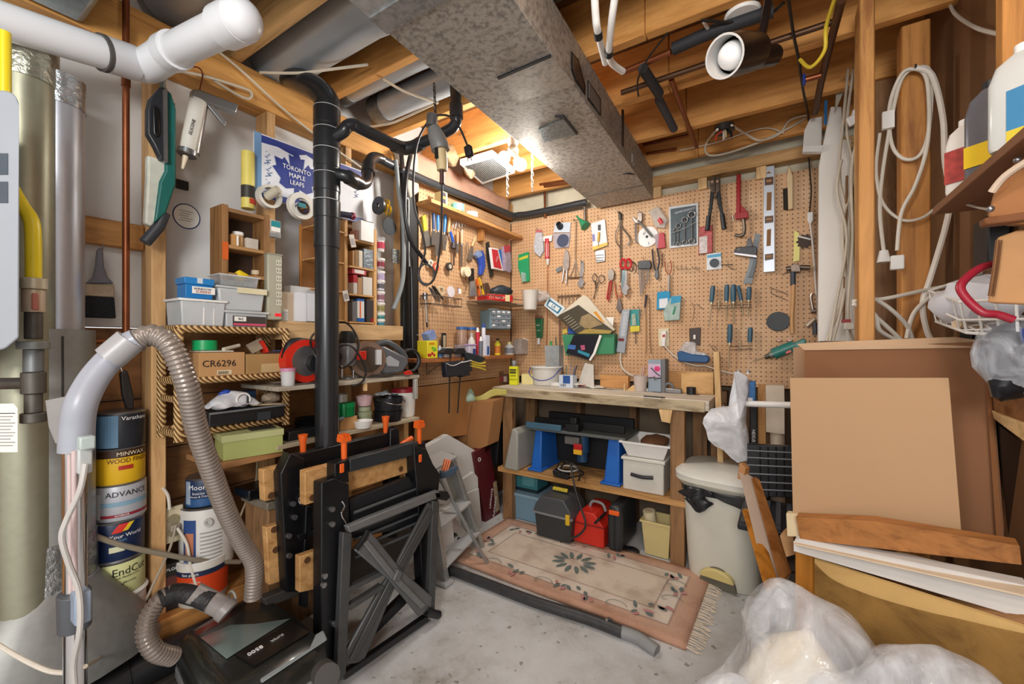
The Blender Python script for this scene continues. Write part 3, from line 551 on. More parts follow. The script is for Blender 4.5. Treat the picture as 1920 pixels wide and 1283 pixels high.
t=T('foam_offcut','short black offcut of foam under the drill case','foam',PZ(1180,1040,.003)); t.a(M().ball((0,.03,.012),(.05,.03,.02)).noise(.008,30),'foam',BLACK)
# ================================================================ utilities along the left wall and overhead
PVC=mat('#dcdde0',.3,0,.04,5); PVCR=mat('#b94a36',.5); ABS=mat('#26282b',.28,0,.12,8); ABSR=mat('#d8d8d8',.4)
t=T('vent_pipe','white plastic vent pipe with elbow and end cap hung below the joists','pipe')
a=[PD(-70,15,1.0),PD(222,109,1.28)]; b=PD(285,119,1.33); c=[PD(310,103,1.31),PD(428,48,1.14)]; d=(c[1]-c[0]).normalized(); da=(a[1]-a[0]).normalized()
t.a(M().cyl(a[0],a[1],.0445,n=28),'pipe',PVC); t.a(M().cyl(a[1]-da*.035,a[1]+da*.04,.0505,n=28),'coupling',mat('#c9c9cc',.35))
t.a(M().tube([a[1]+da*.03,a[1]+da*.07,b,c[0]+d*.02,c[0]+d*.05],.0475,28,6),'elbow',PVC); t.a(M().cyl(c[0]+d*.02,c[0]+d*.07,.0525,n=28),'hub',PVC)
t.a(M().cyl(c[0],c[1],.0445,n=28),'pipe',PVC); t.a(M().cyl(c[1]-d*.02,c[1]+d*.06,.0535,n=28).ball(c[1]+d*.06,.0525,20,10),'end_cap',PVC)
t.a(M().cyl(a[1]-da*.045,a[1]-da*.034,.0512,n=28),'glue_smear',mat('#4a4643',.7))
for pt,nn in ((c[1]+d*.03,'cap_mark'),): t.a(M().ball(PD(437,42,1.085),.006),nn,PVCR)
# ABS stack
t=T('soil_stack','tall black drain stack standing in front of the wooden shelf','pipe')
x=PD(613,700,1.68); X0,Y0=x.x,x.y
t.a(M().cyl((X0,Y0,.0),(X0,Y0,1.66),.0445,n=32),'pipe',ABS)
zt2=PD(608,180,1.68).z
for i,v in enumerate((395,345,300,262,222)):
    z=PD(608,v,1.68).z; t.a(M().cyl((X0,Y0,z-.035),(X0,Y0,z+.035),.0505,n=32),'fitting',ABS,bev=.003)
    t.a(M().torus((X0,Y0,z+.036),.0505,.0012,'z',32,5),'glue_ring',ABSR)
t.a(M().cyl((X0,Y0,1.6),(X0,Y0,zt2-.04),.048,n=32),'riser',ABS)
e=[V((X0,Y0,zt2-.06)),V((X0,Y0,zt2-.02)),PD(592,166,1.70),PD(560,150,1.76),PD(535,140,1.84)]
t.a(M().tube(e,.047,28,6),'elbow',ABS)
t.a(M().tube([V((X0,Y0,PD(640,262,1.66).z)),PD(643,247,1.66),PD(650,238,1.66),PD(663,234,1.67),PD(680,243,1.70),PD(745,274,1.86)],.0235,20,6),'branch_pipe',ABS)
t.a(M().tube([PD(738,272,1.85),PD(757,278,1.9),PD(775,276,1.9),PD(790,268,1.88)],.029,20,6),'bend',ABS)
t.a(M().tube([PD(780,273,1.9),PD(838,246,1.84),PD(853,233,1.82),PD(856,217,1.81),PD(853,150,1.80)],.0235,20,6),'branch_pipe',ABS); t.a(M().cyl(PD(856,222,1.81),PD(855,196,1.81),.029,n=20),'coupling',ABS)
t.a(M().tube([V((X0,Y0,PD(640,320,1.66).z)),PD(650,331,1.68),PD(668,343,1.74),PD(680,345,1.78),PD(688,338,1.82),PD(690,312,1.87),PD(694,300,1.90),PD(702,295,1.95),PD(715,298,2.0)],.0235,20,6),'trap_pipe',ABS)
for uv in ((652,332,1.69,673,344,1.76),(690,325,1.85,691,308,1.88)): t.a(M().cyl(PD(*uv[:3]),PD(*uv[3:]),.029,n=20),'coupling',ABS)
P=[PX(706,295,.07),PX(800,340,.06),PX(900,379,.055),PX(958,403,.05)]
t.a(M().tube(P+[V((.10,2.79,P[-1].z)),PY(1000,400,2.79),PY(1100,379,2.79)],.0235,20,4),'long_drain_pipe',mat('#33363a',.35,0,.2,10))
# copper riser and gas line, round furnace pipes
t=T('copper_riser','vertical copper water pipe beside the wall stud','pipe'); t.a(M().cyl((.035,.475,1.215),(.035,.475,2.34),.0095),'pipe',COPPER); t.a(M().cyl((.035,.475,2.05),(.035,.475,2.13),.012),'coupling',COPPER)
t=T('copper_pipe','horizontal copper pipe running behind the gas fittings','pipe'); t.a(M().cyl(PX(78,640,-.05),PX(262,640,-.05),.009),'pipe',COPPER)
GAL2=mat('#c3c7d0',.36,.75,.05,50)
t=T('flue_pipe','tall bright galvanised furnace pipe with taped top','pipe'); 
pb=PX(109,600,.06); t.a(M().cyl((pb.x,pb.y,.55),(pb.x,pb.y,1.98),.055,n=32),'pipe',GAL2); t.a(M().cyl((pb.x,pb.y,1.90),(pb.x,pb.y,1.985),.058,n=24).noise(.002,40),'foil_tape',mat('#c4c8cb',.25,.9,.2,60,.4))
t=T('flue_pipe','second galvanised furnace pipe behind the grey cabinet','pipe'); pc=PX(46,600,.08); t.a(M().cyl((pc.x,pc.y,.5),(pc.x,pc.y,2.0),.062,n=32),'pipe',mat('#a5a48f',.38,.75,.08,50)); t.a(M().cyl((pc.x,pc.y,1.93),(pc.x,pc.y,2.03),.065,n=24).noise(.002,40),'foil_tape',mat('#b4b4a4',.3,.9,.2,60,.4))
t=T('furnace_duct','wide taped galvanised duct boot at the base of the flue pipes','duct'); pq=PX(80,900,.02)
t.a(M().cyl((pq.x,pq.y,.52),(pq.x,pq.y,1.26),.11,n=36),'pipe',mat('#a3a6a5',.45,.6,.1,60)); t.a(M().cyl((pq.x,pq.y,.53),(pq.x,pq.y,.66),.114,n=36).noise(.004,30),'foil_tape',mat('#a9acac',.3,.85,.4,70,.6)); 
t.a(M().torus((pq.x,pq.y,.53),.113,.004,'z',32,6),'bead',GAL2); t.a(M().loft([[V((pq.x+.115*math.cos(a*math.pi/12),pq.y+.115*math.sin(a*math.pi/12),.53)) for a in range(24)],[V((pq.x+.15*math.cos(a*math.pi/12)+.05,pq.y-.03+.26*math.sin(a*math.pi/12),.36)) for a in range(24)],[V((pq.x+.16*math.cos(a*math.pi/12)+.05,pq.y-.10+.36*math.sin(a*math.pi/12),.28)) for a in range(24)]]),'boot',mat('#8f918e',.45,.55,.15,40),bev=.0)
t.a(M().cyl((pq.x+.109,pq.y+.02,.66),(pq.x+.109,pq.y+.02,1.24),.0025,n=6),'seam',DSTEEL)
t=T('gas_line','yellow coated gas pipe with valve and iron tee','pipe'); YP=mat('#e9cf1d',.35,0,.06); g=lambda u,v,d=1.02: PD(u,v,d)
t.a(M().tube([PD(8,60,.98),PD(8,175,.98),PD(9,350,.98)],.0115,14),'upper_pipe',YP)
t.a(M().tube([g(20,350),g(40,385),g(57,410),g(62,440),g(63,525)],.0145,16,5),'yellow_hose',YP)
IRON=mat('#5d5953',.5,.6,.25,40)
for v0,v1,r,mt in ((522,543,.024,mat('#c7bda6',.4,.5)),(543,586,.020,mat('#c9b79f',.4,.5)),(586,636,.016,IRON),(640,655,.029,mat('#8f9290',.45,.6)),(655,698,.018,mat('#777b7c',.45,.6)),(698,738,.022,IRON),(738,774,.016,IRON),(774,792,.023,IRON)): t.a(M().cyl(g(63,v0),g(63,v1),r,n=18),'fitting',mt,bev=.002)
t.a(M().b2((-.004,-.006,-.02),(.004,.006,.02)).mv(g(66,566,.99)),'valve_handle',mat('#a35f50',.5),bev=.003); t.a(M().tube([g(63,718),g(40,719),g(-20,720)],.014,12),'side_pipe',IRON)
# grey cabinet at the edge
t=T('water_heater','grey enamel appliance cabinet with two dark stripes at the wall','heater'); 
fp=PD(-60,420,.92); n=M(); c0=PD(36,168,.92); c1=PD(36,676,.92); l0=PD(-160,168,.92); hx=(c0-l0); hx.z=0; L_=hx.length; ux=hx.normalized(); uy=ray(34,644); uy.z=0; uy.normalize()
def cab(x,z): return l0+ux*x+V((0,0,z))
H=c0.z-c1.z; rr=.035; out=[(0,0),(0,-H-.02)]+[(L_-.03,-H+.025),(L_,-H+.05)]+[(L_,-rr)]+[(L_-rr+rr*math.cos(a*math.pi/12),-rr+rr*math.sin(a*math.pi/12)) for a in range(0,7)]
t.a(M().loft([[cab(x,z) for x,z in out],[cab(x,z)+uy*.16 for x,z in out]]),'cabinet',mat('#9fa5ad',.4,0,.04),bev=.012,sharp=25)
for v0,v1 in ((288,328),(341,381)): 
    z0=c0.z-PD(20,v0,.92).z; z1=c0.z-PD(20,v1,.92).z; t.a(M().loft([[cab(x,z)-uy*.002 for x,z in ((.0,-z0),(.0,-z1),(L_-.025,-z1),(L_-.025,-z0))],[cab(x,z)+uy*.003 for x,z in ((.0,-z0),(.0,-z1),(L_-.025,-z1),(L_-.025,-z0))]]),'dark_stripe',mat('#4a545f',.5))
t=T('inspection_tag','white printed service tag hung below the grey cabinet','tag',PD(10,800,.98),35); t.a(M().prism([(-.04,-.06),(.027,-.06),(.027,.042),(.018,.053),(-.04,.053)],0,.001),'card',PAPER)
for k in range(11): t.a(M().b2((-.035,-.0015,.03-.0075*k),(.022-.005*(k%3),-.0002,.0315-.0075*k)),'printed_line',INK if k==0 else mat('#8a8a88',.7))
# ---- wall-hung things between the studs
t=W('L',282,300,'hand_tool','green and white plastic tool with black pad hanging beside the copper pipe','tool',.06)
t.poly('body',[(277,290),(305,300),(330,190),(330,350),(322,372),(285,425),(272,418),(277,330)],mat('#c9cbbe',.5,0,.2,30),.045,.075,bev=.006)
t.poly('green_shell',[(305,160),(322,175),(331,205),(331,345),(312,400),(290,418),(300,340),(310,320),(312,200)],mat('#13635c',.45,0,.2,20),.05,.085,bev=.006)
t.poly('black_pad',[(281,185),(300,163),(310,165),(310,300),(303,300),(290,272),(277,250),(277,205)],mat('#23262b',.4),.07,.10,bev=.004); t.poly('oval_boss',[(286,200),(293,196),(300,205),(301,250),(295,258),(287,248)],BLKGL,.10,.108,bev=.004)
t.bar('handle',[(308,400),(298,425),(272,455)],lambda q:.017,.065,mat('#34363c',.4),n=12); t.bar('strap',[(306,140),(304,165)],.008,.07,mat('#8f9a99',.7))
t.poly('aluminium_strip',[(306,168),(314,166),(315,305),(308,302)],STEEL,.085,.104)
t=W('L',372,200,'caulking_gun','silver caulking gun with white cartridge hanging from a wire hook','caulking gun',.05)
t.bar('cartridge',[(372,190),(351,285)],.0255,.05,mat('#d5d2c8',.4,0,.05),n=20); t.bar('cradle',[(377,192),(361,287)],.022,.035,STEEL,n=14); t.bar('front_ring',[(352,283),(350,291)],.03,.05,STEEL,n=18)
t.bar('nozzle',[(348,293),(342,317)],lambda q:.009-.005*q,.05,mat('#e2d2b4',.4)); t.poly('handle',[(362,167),(375,168),(448,196),(443,212),(400,196),(385,192),(360,183)],mat('#9fa2a4',.35,.7),.035,.065,bev=.004); t.poly('trigger',[(385,192),(398,194),(425,228),(422,237),(412,225)],mat('#a9abad',.35,.7),.045,.057,bev=.002)
t.bar('wire_hook',[(353,125),(372,127),(380,140),(375,168)],.003,.05,COPPER,k=4); t.text('SILICONE',t.p(360,238,.0785),.014,INK,(90,-78,0))
t=W('L',188,560,'paint_brush','wide old paint brush with grey handle hung on the wall','brush',-.05)
t.poly('handle',[(183,470),(188,463),(194,468),(196,500),(203,520),(215,532),(161,532),(175,520),(180,500)],mat('#6d6c74',.45),-.055,-.035,bev=.005); t.poly('ferrule',[(161,532),(215,534),(215,558),(161,555)],mat('#b9aa92',.4,.6,.3,30),-.06,-.030,bev=.003)
t.poly('bristles',[(161,555),(215,558),(218,597),(159,595)],mat('#15161b',.8,0,.6,120,.8),-.058,-.028,bev=.003); t.hook(188,468,.03)
t=W('L',352,406,'oval_sticker','white oval certificate sticker with dark blue rim on the wall panel','sticker',-.1)
o=t.p(350,406,-.1); q=t.p(375,406,-.1); rx=abs(q.x-o.x); rz=abs(t.p(350,383,-.1).z-o.z)
el=lambda k:[(o.x+rx*k*math.cos(a*math.pi/16)-.0*math.sin(a),o.z+rz*k*math.sin(a*math.pi/16)) for a in range(32)]
t.a(M().prism(el(1.03),-.0006,.0),'blue_rim',mat('#1c2f63',.5)); t.a(M().prism(el(.94),-.0012,.0),'paper',PAPER)
for k in range(5): t.a(M().b2((o.x-.025+.006*(k%2),-.0018,o.z+.018-.009*k),(o.x+.02-.007*(k%3),-.001,o.z+.0195-.009*k)),'written_line',mat('#555',.6))
t=W('L',343,346,'small_clip','small black metal clip fixed to the wall panel','clip',-.08); t.rect('clip',331,338,354,354,-.095,-.08,BLACK)
# yellow cartridge, foam box, hockey crest boards (blue letterings)
t=W('L',465,335,'adhesive_cartridge','yellow adhesive cartridge standing beside the crest board','cartridge',.03); t.bar('tube',[(465,286),(465,392)],.024,.03,mat('#e3d36c',.45),n=22); t.bar('red_band',[(466,374),(466,384)],.0245,.03,mat('#c8432a',.5),n=22); t.bar('black_panel',[(465,350),(465,373)],.0243,.03,mat('#3a3730',.5),n=22)
LB=mat('#2b3c8a',.45); SNOW=mat('#e4e7ee',.55,0,.12,8); LGB=mat('#bcd0e2',.5)
def crest(label,uvs,off,par,ct,sc):
    t=W('L',uvs[0][0],uvs[0][1],'crest_board',label,'sign',off)
    pts=[t.p(u,v) for u,v in uvs]; t.a(M().loft([[p+V((0,-.004,0)) for p in pts],[p+V((0,.008,0)) for p in pts]]),'board',SNOW,bev=.001)
    return t,pts
t,p=crest('white hockey crest board with blue maple leaf and pale blue edge',[(476,246),(680,322),(680,420),(476,366)],.02,None,None,1)
def lerp(p,x,y): a=p[0]+(p[1]-p[0])*x; b=p[3]+(p[2]-p[3])*x; return a+(b-a)*y
def quad(t,p,uv,nm,mt,o=.005): 
    q=[lerp(p,x,y) for x,y in uv]; return t.a(M().loft([[k+V((0,-o,0)) for k in q],[k+V((0,-.003,0)) for k in q]]),nm,mt)
quad(t,p,[(0,0),(.05,0),(.05,1),(0,1)],'pale_edge',mat('#6f98c2',.5),.006); quad(t,p,[(.05,.02),(1,.02),(1,.1),(.75,.12),(.62,.10),(.5,.13),(.42,.08),(.3,.17),(.18,.12),(.05,.14)],'blue_border',LB); quad(t,p,[(.05,.93),(.4,.88),(.55,.95),(1,.9),(1,1),(.05,1)],'blue_border',LB)
LEAFP=[(.0,-.5),(.06,-.49),(.05,-.28),(.22,-.33),(.36,-.26),(.33,-.16),(.50,.02),(.42,.06),(.46,.22),(.30,.20),(.26,.26),(.14,.12),(.17,.34),(.08,.32),(.0,.5)]
LEAFP=LEAFP+[(-x,y) for x,y in LEAFP[::-1][1:-1]]
def leaf(t,p,cx,cy,w,h,mt,o=.006): q=[lerp(p,cx+x*w,cy-y*h) for x,y in LEAFP]; t.a(M().loft([[k+V((0,-o,0)) for k in q],[k+V((0,-.003,0)) for k in q]]),'maple_leaf',mt)
leaf(t,p,.335,.47,.40,.86,LB)
sl=math.degrees(math.atan2((p[1]-p[0]).z,(p[1]-p[0]).x))
for i,s in enumerate(('TORONTO','MAPLE','LEAFS')):
    q=lerp(p,.335,.40+.115*i); t.text(s,q+V((0,-.0085,0)),.0275,WTEXT,(90,-sl*.85,0),sx=.92)
for k,(x,y) in enumerate(((.1,.35),(.11,.55),(.1,.8),(.92,.45))):
    q=lerp(p,x,y); m=M()
    for a in range(7): m.box((q.x+.006*(a%3-1),q.y-.0055,q.z+.008*(a-3)),(.003+.018*(6-a)/6,.001,.003),(0,25 if a%2 else -25,0))
    t.a(m,'spruce_print',mat('#3f5d92',.6))
t,p=crest('second hockey crest board half hidden behind the black drain stack',[(628,310),(700,338),(700,418),(628,400)],-.02,None,None,1)
leaf(t,p,.2,.4,.9,.9,LB); 
for i,s in enumerate(('ONTO','APLE','LEAFS')): t.text(s,lerp(p,.28,.40+.13*i)+V((0,-.007,0)),.026,WTEXT,(90,15,0))
t=W('L',508,368,'masking_tape','roll of white tape hung in front of the crest board, marker stuck in it','tape',.06)
def wring(t,u,v,ro,ri,o0,o1,mt,nm='roll'): q=t.p(u,v,o1); return t.a(M().ring((q.x,-(o1-t.o),q.z),ro,ri,o1-o0,'y'),nm,mt)
t2=wring(t,508,368,.047,.036,.05,.08,mat('#dcd8cd',.6)); q=t.p(515,360,.1); t.a(M().cyl((q.x-.01,.0,q.z-.015),(q.x+.01,-.05,q.z+.012),.017,n=18),'tape_core',mat('#c4bca8',.5))
t=W('L',567,386,'masking_tape','larger roll of white tape hung close to the black drain stack','tape',.09); wring(t,567,386,.056,.034,.075,.10,mat('#e2ded3',.6)); q=t.p(569,390,.11); t.a(M().ring((q.x,-.02,q.z),.028,.02,.05,'y'),'metal_ring',CHROME); t.a(M().b2((q.x-.022,-.022,q.z),(q.x+.01,-.018,q.z+.018)),'teal_tag',TEAL)
# tall wooden cubby
OC=wood('z','#8a6238','#56391d'); t=W('L',450,450,'wooden_cubby','old dark wooden cubby shelf holding jars above the wicker shelf','shelf',.0)
def PL(u,v,x): return PX(u,v,x)
xf=.10; L0=PX(429,450,xf); L1_=PX(496,450,xf); ztop=PX(440,392,xf).z; z1=PX(440,460,xf).z; z2=PX(440,512,xf).z; zbt=PX(440,560,xf).z
loc=t.loc; y0,y1=L0.y-loc.y,L1_.y-loc.y; zz=lambda z:z-loc.z; D=lambda x:-(x-loc.x)
for a,b in ((y0-.022,y0),(y1,y1+.022)): t.a(M().b2((a,D(xf),zz(zbt)),(b,D(.0),zz(ztop)+.01)),'side_board',OC,bev=.003)
for z in (ztop,z1,z2): t.a(M().b2((y0,D(xf),zz(z)-.014),(y1,D(.0),zz(z))),'shelf_board',wood('x','#a47b4b','#6d4a28'),bev=.002)
t.a(M().b2((y0,D(.008),zz(zbt)),(y1,D(-.003),zz(ztop))),'back_board',mat('#3a281a',.8)); t.a(M().b2((y0-.022,D(xf+.002),zz(PX(425,487,xf).z)),(y0-.002,D(xf),zz(PX(425,454,xf).z))),'orange_tag',mat('#d4601f',.5))
def jar(name,label,p,r,h,mt,lid,cat='jar',lr=None,group=None,ins=None):
    t=T(name,label,cat,p,90,group); t.a(M().lathe([(r*.94,.001),(r,.006),(r,h*.8),(r*.86,h*.88),(r*.86,h)],24),'jar_body',mt); 
    if ins: t.a(M().lathe([(r*.9,.004),(r*.9,h*.6)],20),'contents',ins)
    if lid: t.a(M().lathe([(lr or r,h*.88),(lr or r,h*1.1),((lr or r)*.95,h*1.12)],24),'lid',lid)
    return t
s1=lambda u,z,x=.05: V((x,PX(u,450,x).y,z+.001))
jar('glass_jar','white-lidded jar of tan screws on the upper cubby shelf','' or s1(446,z1,.05),.02,.055,mat('#b98f57',.4),WHITE)
t=T('small_box','tan and white carton in front of the jar on the upper cubby shelf','box',s1(438,z1,.08),90); t.a(M().b2((-.012,-.01,0),(.012,.01,.042)),'carton',mat('#b8884d',.7)); t.a(M().b2((.006,-.0105,.002),(.0125,.0105,.04)),'label_strip',PAPER)
t=T('small_box','plain off-white carton on the upper cubby shelf','box',s1(470,z1,.06),90); t.a(M().b2((-.022,-.015,0),(.022,.015,.043)),'carton',mat('#cfc6b8',.75),bev=.001)
jar('glass_jar','brown jar with white lid on the lower cubby shelf','' or s1(480,z2-.05,.04),.017,.07,mat('#a06a28',.35),mat('#d9c7a8',.5))
t=T('parts_case','small clear parts case with teal label fixed beside the cubby','case',PX(514,430,.09),90); t.a(M().b2((-.022,-.012,-.035),(.022,.02,.035)),'case',CLEAR,bev=.003); t.a(M().b2((-.018,-.0135,.008),(.018,-.0122,.03)),'teal_label',mat('#1f8b93',.4)); t.a(M().b2((-.018,-.0135,-.012),(.018,-.0122,.006)),'white_label',PAPER); t.a(M().b2((-.018,-.008,-.032),(.018,.016,-.018)),'parts_inside',DSTEEL)
# power bar, ledge shelf, upright things
zl=PX(640,607,.12).z
t=T('wooden_ledge','pale wooden ledge holding small boxes along the stud wall','shelf',(0,0,0)); ya,yb=PX(524,607,.12).y,PX(756,612,.12).y
t.a(M().b2((.0,ya,zl-.075),(.12,yb,zl)),'ledge_board',wood('y','#c8a678','#a37c4c'),bev=.003)
t=T('power_bar','long beige power bar with six outlets and red switch standing on the wicker shelf','power bar',PX(512,606,.14),80); h=PX(512,477,.14).z-t.loc.z
t.a(M().b2((-.027,-.02,.012),(.027,.02,h)),'housing',mat('#a9a591',.45,0,.04),bev=.006)
for k in range(6):
    z=h-.035-k*.031; t.a(M().b2((.004,-.0215,z-.011),(.024,-.0195,z+.011)),'outlet',mat('#c9c6b4',.5)); t.a(M().b2((.008,-.0225,z-.004),(.0095,-.021,z+.004)).b2((.017,-.0225,z-.004),(.0185,-.021,z+.004)),'slots',INK)
t.a(M().b2((0,-.0235,.026),(.022,-.019,.037)),'red_switch',mat('#d0202a',.3,0,.05,14,0,0,1,.5)); t.a(M().b2((-.027,-.022,h-.006),(.027,.022,h)),'end_plate',mat('#8f8c7b',.5))
def carton(label,u0,u1,v0,v1,x,d,mt,name='carton',cat='box',group=None,rz=90,bev=.001):
    a=PX(u0,v1,x); b=PX(u1,v1,x); h=PX((u0+u1)/2,v0,x).z-PX((u0+u1)/2,v1,x).z
    t=T(name,label,cat,PX((u0+u1)/2,v1,x),rz,group); w=(b.y-a.y); t.a(M().b2((-w/2,0,0),(w/2,d,h)),'box',mt,bev=bev); t.w,t.h,t.d=w,h,d; return t
carton('wide beige carton behind the two white boxes on the ledge',528,552,548,604,.11,.07,mat('#c8b49b',.7)); 
t=carton('leaning white box touching the beige carton on the ledge',553,575,549,603,.118,.08,mat('#dcdee4',.6)); t=carton('white box between its leaning twin and the black drain stack',576,597,551,603,.118,.08,mat('#d5d8df',.6))
t=carton('clear box of grey fittings behind the white boxes',545,592,538,556,.06,.05,FROST,'clear_box')
jar('pill_pot','small white-lidded clear pot on the ledge next to the power bar',V((.10,PX(532,600,.1).y,zl+.001)),.016,.042,FROST,WHITE)
t=T('brown_board','orange brown board standing behind the black drain stack','board',V((-.002,PX(577,500,-.002).y,zl+.001)),90); t.a(M().b2((-.035,0,0),(.06,.012,PX(580,425,-.002).z-zl)),'board',wood('z','#b87a35','#8f5a22'),bev=.002)
# small parts shelf unit right of the stack
xs=.09; t=T('parts_shelf','pine shelf unit crammed with small boxes behind the hoses','shelf',(0,0,0)); PS=wood('z','#c79a62','#9f7140',knots=0); PSY=wood('y','#c79a62','#9f7140',knots=0)
for u,v0 in ((649,412),(704,430)): y=PX(u,500,xs).y; t.a(M().b2((.0,y-.008,zl),(xs,y+.008,PX(u,v0,xs).z)),'upright',PS,bev=.001)
ys0,ys1=PX(655,500,xs).y,PX(703,500,xs).y
SZ=[PX(680,v,xs).z for v in (452,502,553,604)]
for z in SZ: t.a(M().b2((.0,ys0,z-.008),(xs,ys1,z)),'shelf_board',PSY)
yl=PX(634,500,xs).y
for v in (434,492,546,600): z=PX(640,v,xs).z; t.a(M().b2((0,yl-.12,z-.006),(xs,ys0-.02,z)),'side_shelf',PSY)
t.a(M().b2((-.004,yl-.12,zl),(.0,ys1,PX(660,415,0).z)),'back_board',mat('#8a5c2e',.7))
def onsh(i,label,u0,u1,v0,mt,x=.085,d=.05,**k): z=SZ[i]+.001; a=PX(u0,500,x).y; b=PX(u1,500,x).y; h=PX((u0+u1)/2,v0,x).z-z; t=T(k.get('name','carton'),label,k.get('cat','box'),(x,(a+b)/2,z),90); w=b-a; t.a(M().b2((-w/2,0,0),(w/2,d,h)),'box',mt,bev=.0008); t.w,t.h=w,h; return t
onsh(0,'white lidded plastic tub on the top board of the pine shelf unit',677,701,416,WHITE,.10,.07,name='plastic_tub',cat='tub'); onsh(0,'red-edged jar with clear side on the top board',668,676,432,mat('#b98f84',.5))
onsh(1,'narrow tan carton on the second board of the pine unit',661,665,470,mat('#b38c5d',.7)); onsh(1,'slim brown carton beside the cream cartons',666,672,469,mat('#9c7a52',.7)); onsh(1,'cream carton beside the clear bag of fittings',673,680,470,mat('#ded6c3',.7)); onsh(1,'clear bag of silver fittings on the second board',682,701,468,mat('#8f9aa3',.35,.3,.5,60,.5),name='parts_bag',cat='bag')
t=onsh(2,'red and white carton standing on the third board',663,670,516,mat('#d5cfc9',.6)); t.a(M().b2((-t.w/2-.0005,-.0006,t.h*.6),(t.w/2+.0005,.04,t.h+.0005)),'red_band',mat('#b32a35',.5)); onsh(2,'tan carton between two white cartons on the third board',671,679,521,mat('#b58c63',.7)); onsh(2,'white carton of stacked labels on the third board',681,698,520,mat('#d8d4cc',.65))
z=SZ[2]+.001+PX(670,517,.085).z-PX(670,554,.085).z
t=T('carton','flat red and white carton lying across the standing ones','box',(.085,PX(674,510,.085).y,z+.002),90); t.a(M().b2((-.04,0,0),(.04,.05,.024)),'box',mat('#c14a50',.55)); t.a(M().b2((-.028,-.0006,.004),(.028,.0,.021)),'white_label',PAPER)
t=onsh(3,'blue and white light bulb carton on the lowest board',670,683,561,mat('#e4e3df',.6)); [t.a(M().b2((-t.w/2-.0006,-.0006,z0),(t.w/2+.0006,.03,z1)),'blue_end',mat('#1d62b5',.5)) for z0,z1 in ((0,.018),(t.h-.01,t.h+.001))]; t.a(M().b2((-.006,-.0009,.02),(.0,0,t.h-.012)),'orange_stripe',ORANGE)
onsh(3,'clear case of dark bits on the lowest board',661,669,566,mat('#77797c',.4)); t=onsh(3,'dark carton with red reel print on the lowest board',688,702,563,mat('#3f3a3c',.5)); t.a(M().ring((.01,-.002,.012),.009,.004,.003,'y'),'red_reel',RED)
for u,v,h,lb,c in ((676,470,.06,'clear blister pack of screws hung on the pine upright','#d9d2c7'),(664,575,.05,'white hang card swinging from the pine upright','#e8e6e2')):
    t=T('hang_card',lb,'card',PX(u-18,v-30,.10),90,None); t.a(M().b2((-.014,-.003,-h),(.014,0,0)).rot((0,-14,0)),'card',mat(c,.5)); t.a(M().cyl((0,-.002,-.004),(0,.012,-.002),.001,n=6),'pin',METAL); t.a(M().b2((-.010,-.0036,-h*.8),(.010,-.0028,-h*.3)).rot((0,-14,0)),'print',mat('#a9a6a8',.5))
# tower of small lidded pots
cols=('#d9d4d4','#b9a6a8','#cfc2da','#d7d0dd','#d9c3cf','#c3b99a','#9cc3c2','#9db9bf')
lbs=('top','second','third','fourth','fifth','sixth','seventh','bottom')
for k in range(8):
    vb=(468,500,524,541,562,583,602,614)[k]+4; p=PX(719,vb,.10); hh=PX(719,(468,500,524,541,562,583,602,614)[k]-(24 if k==0 else 16),.10).z-p.z
    t=T('parts_pot','%s pot in the tower of small clear pots by the pine unit'%lbs[k],'pot',p+V((-.02,0,.001)),90,'tower of clear parts pots'); t.a(M().lathe([(.017,0),(.019,hh*.75)],20),'pot',mat(cols[k],.3,0,.1,40)); t.a(M().lathe([(.0215,hh*.75),(.0215,hh*.95),(.019,hh*.97)],20),'lid',WHITE if k else CLEAR); t.a(M().cyl((0,0,hh*.2),(0,0,hh*.62),.0192,n=20),'label_band',mat(('#c43a55','#8d2f3f','#b9a7c9','#5c5a60','#8f6470','#8f8a52','#2f7f7a','#3d7f8f')[k],.5))
t=T('zip_bag','grey zip bag of small hardware pinned beside the pot tower','bag',PX(742,468,.06),90); t.a(M().b2((-.025,-.004,-.075),(.025,.004,0)).noise(.003,40),'bag',mat('#7b7d78',.35,.2,.6,70,.6))
t=T('wire_spool','brass wire spool hanging over the pot tower','spool',PX(717,388,.08),90); t.a(M().ring((-.03,-.0,0),.045,.012,.012,'x'),'flange',mat('#2c2d30',.4)); 
for k in range(6): t.a(M().torus((.005+.012*(k%3),-.01,.018*math.sin(k*2)),.02,.006,'x',18,8),'brass_coil',mat('#c79f2e',.35,.6))
t=W('L',730,425,'sanding_disc','round black sanding disc hung above the pot tower','disc',.07); q=t.p(730,425); t.a(M().cyl((q.x,0,q.z),(q.x,-.004,q.z),.045,n=36),'disc',mat('#23272d',.7))
t=T('paint_tube','rolled red and dark tube lying on the pine unit','tube',PX(655,405,.11),90); t.a(M().cyl((-.05,0,-.004),(.0,-.01,0),.014,n=18),'tube',mat('#3a3650',.5)); t.a(M().ring((.004,-.01,0),.017,.010,.012,'x'),'red_ring',mat('#9d2c4a',.4))
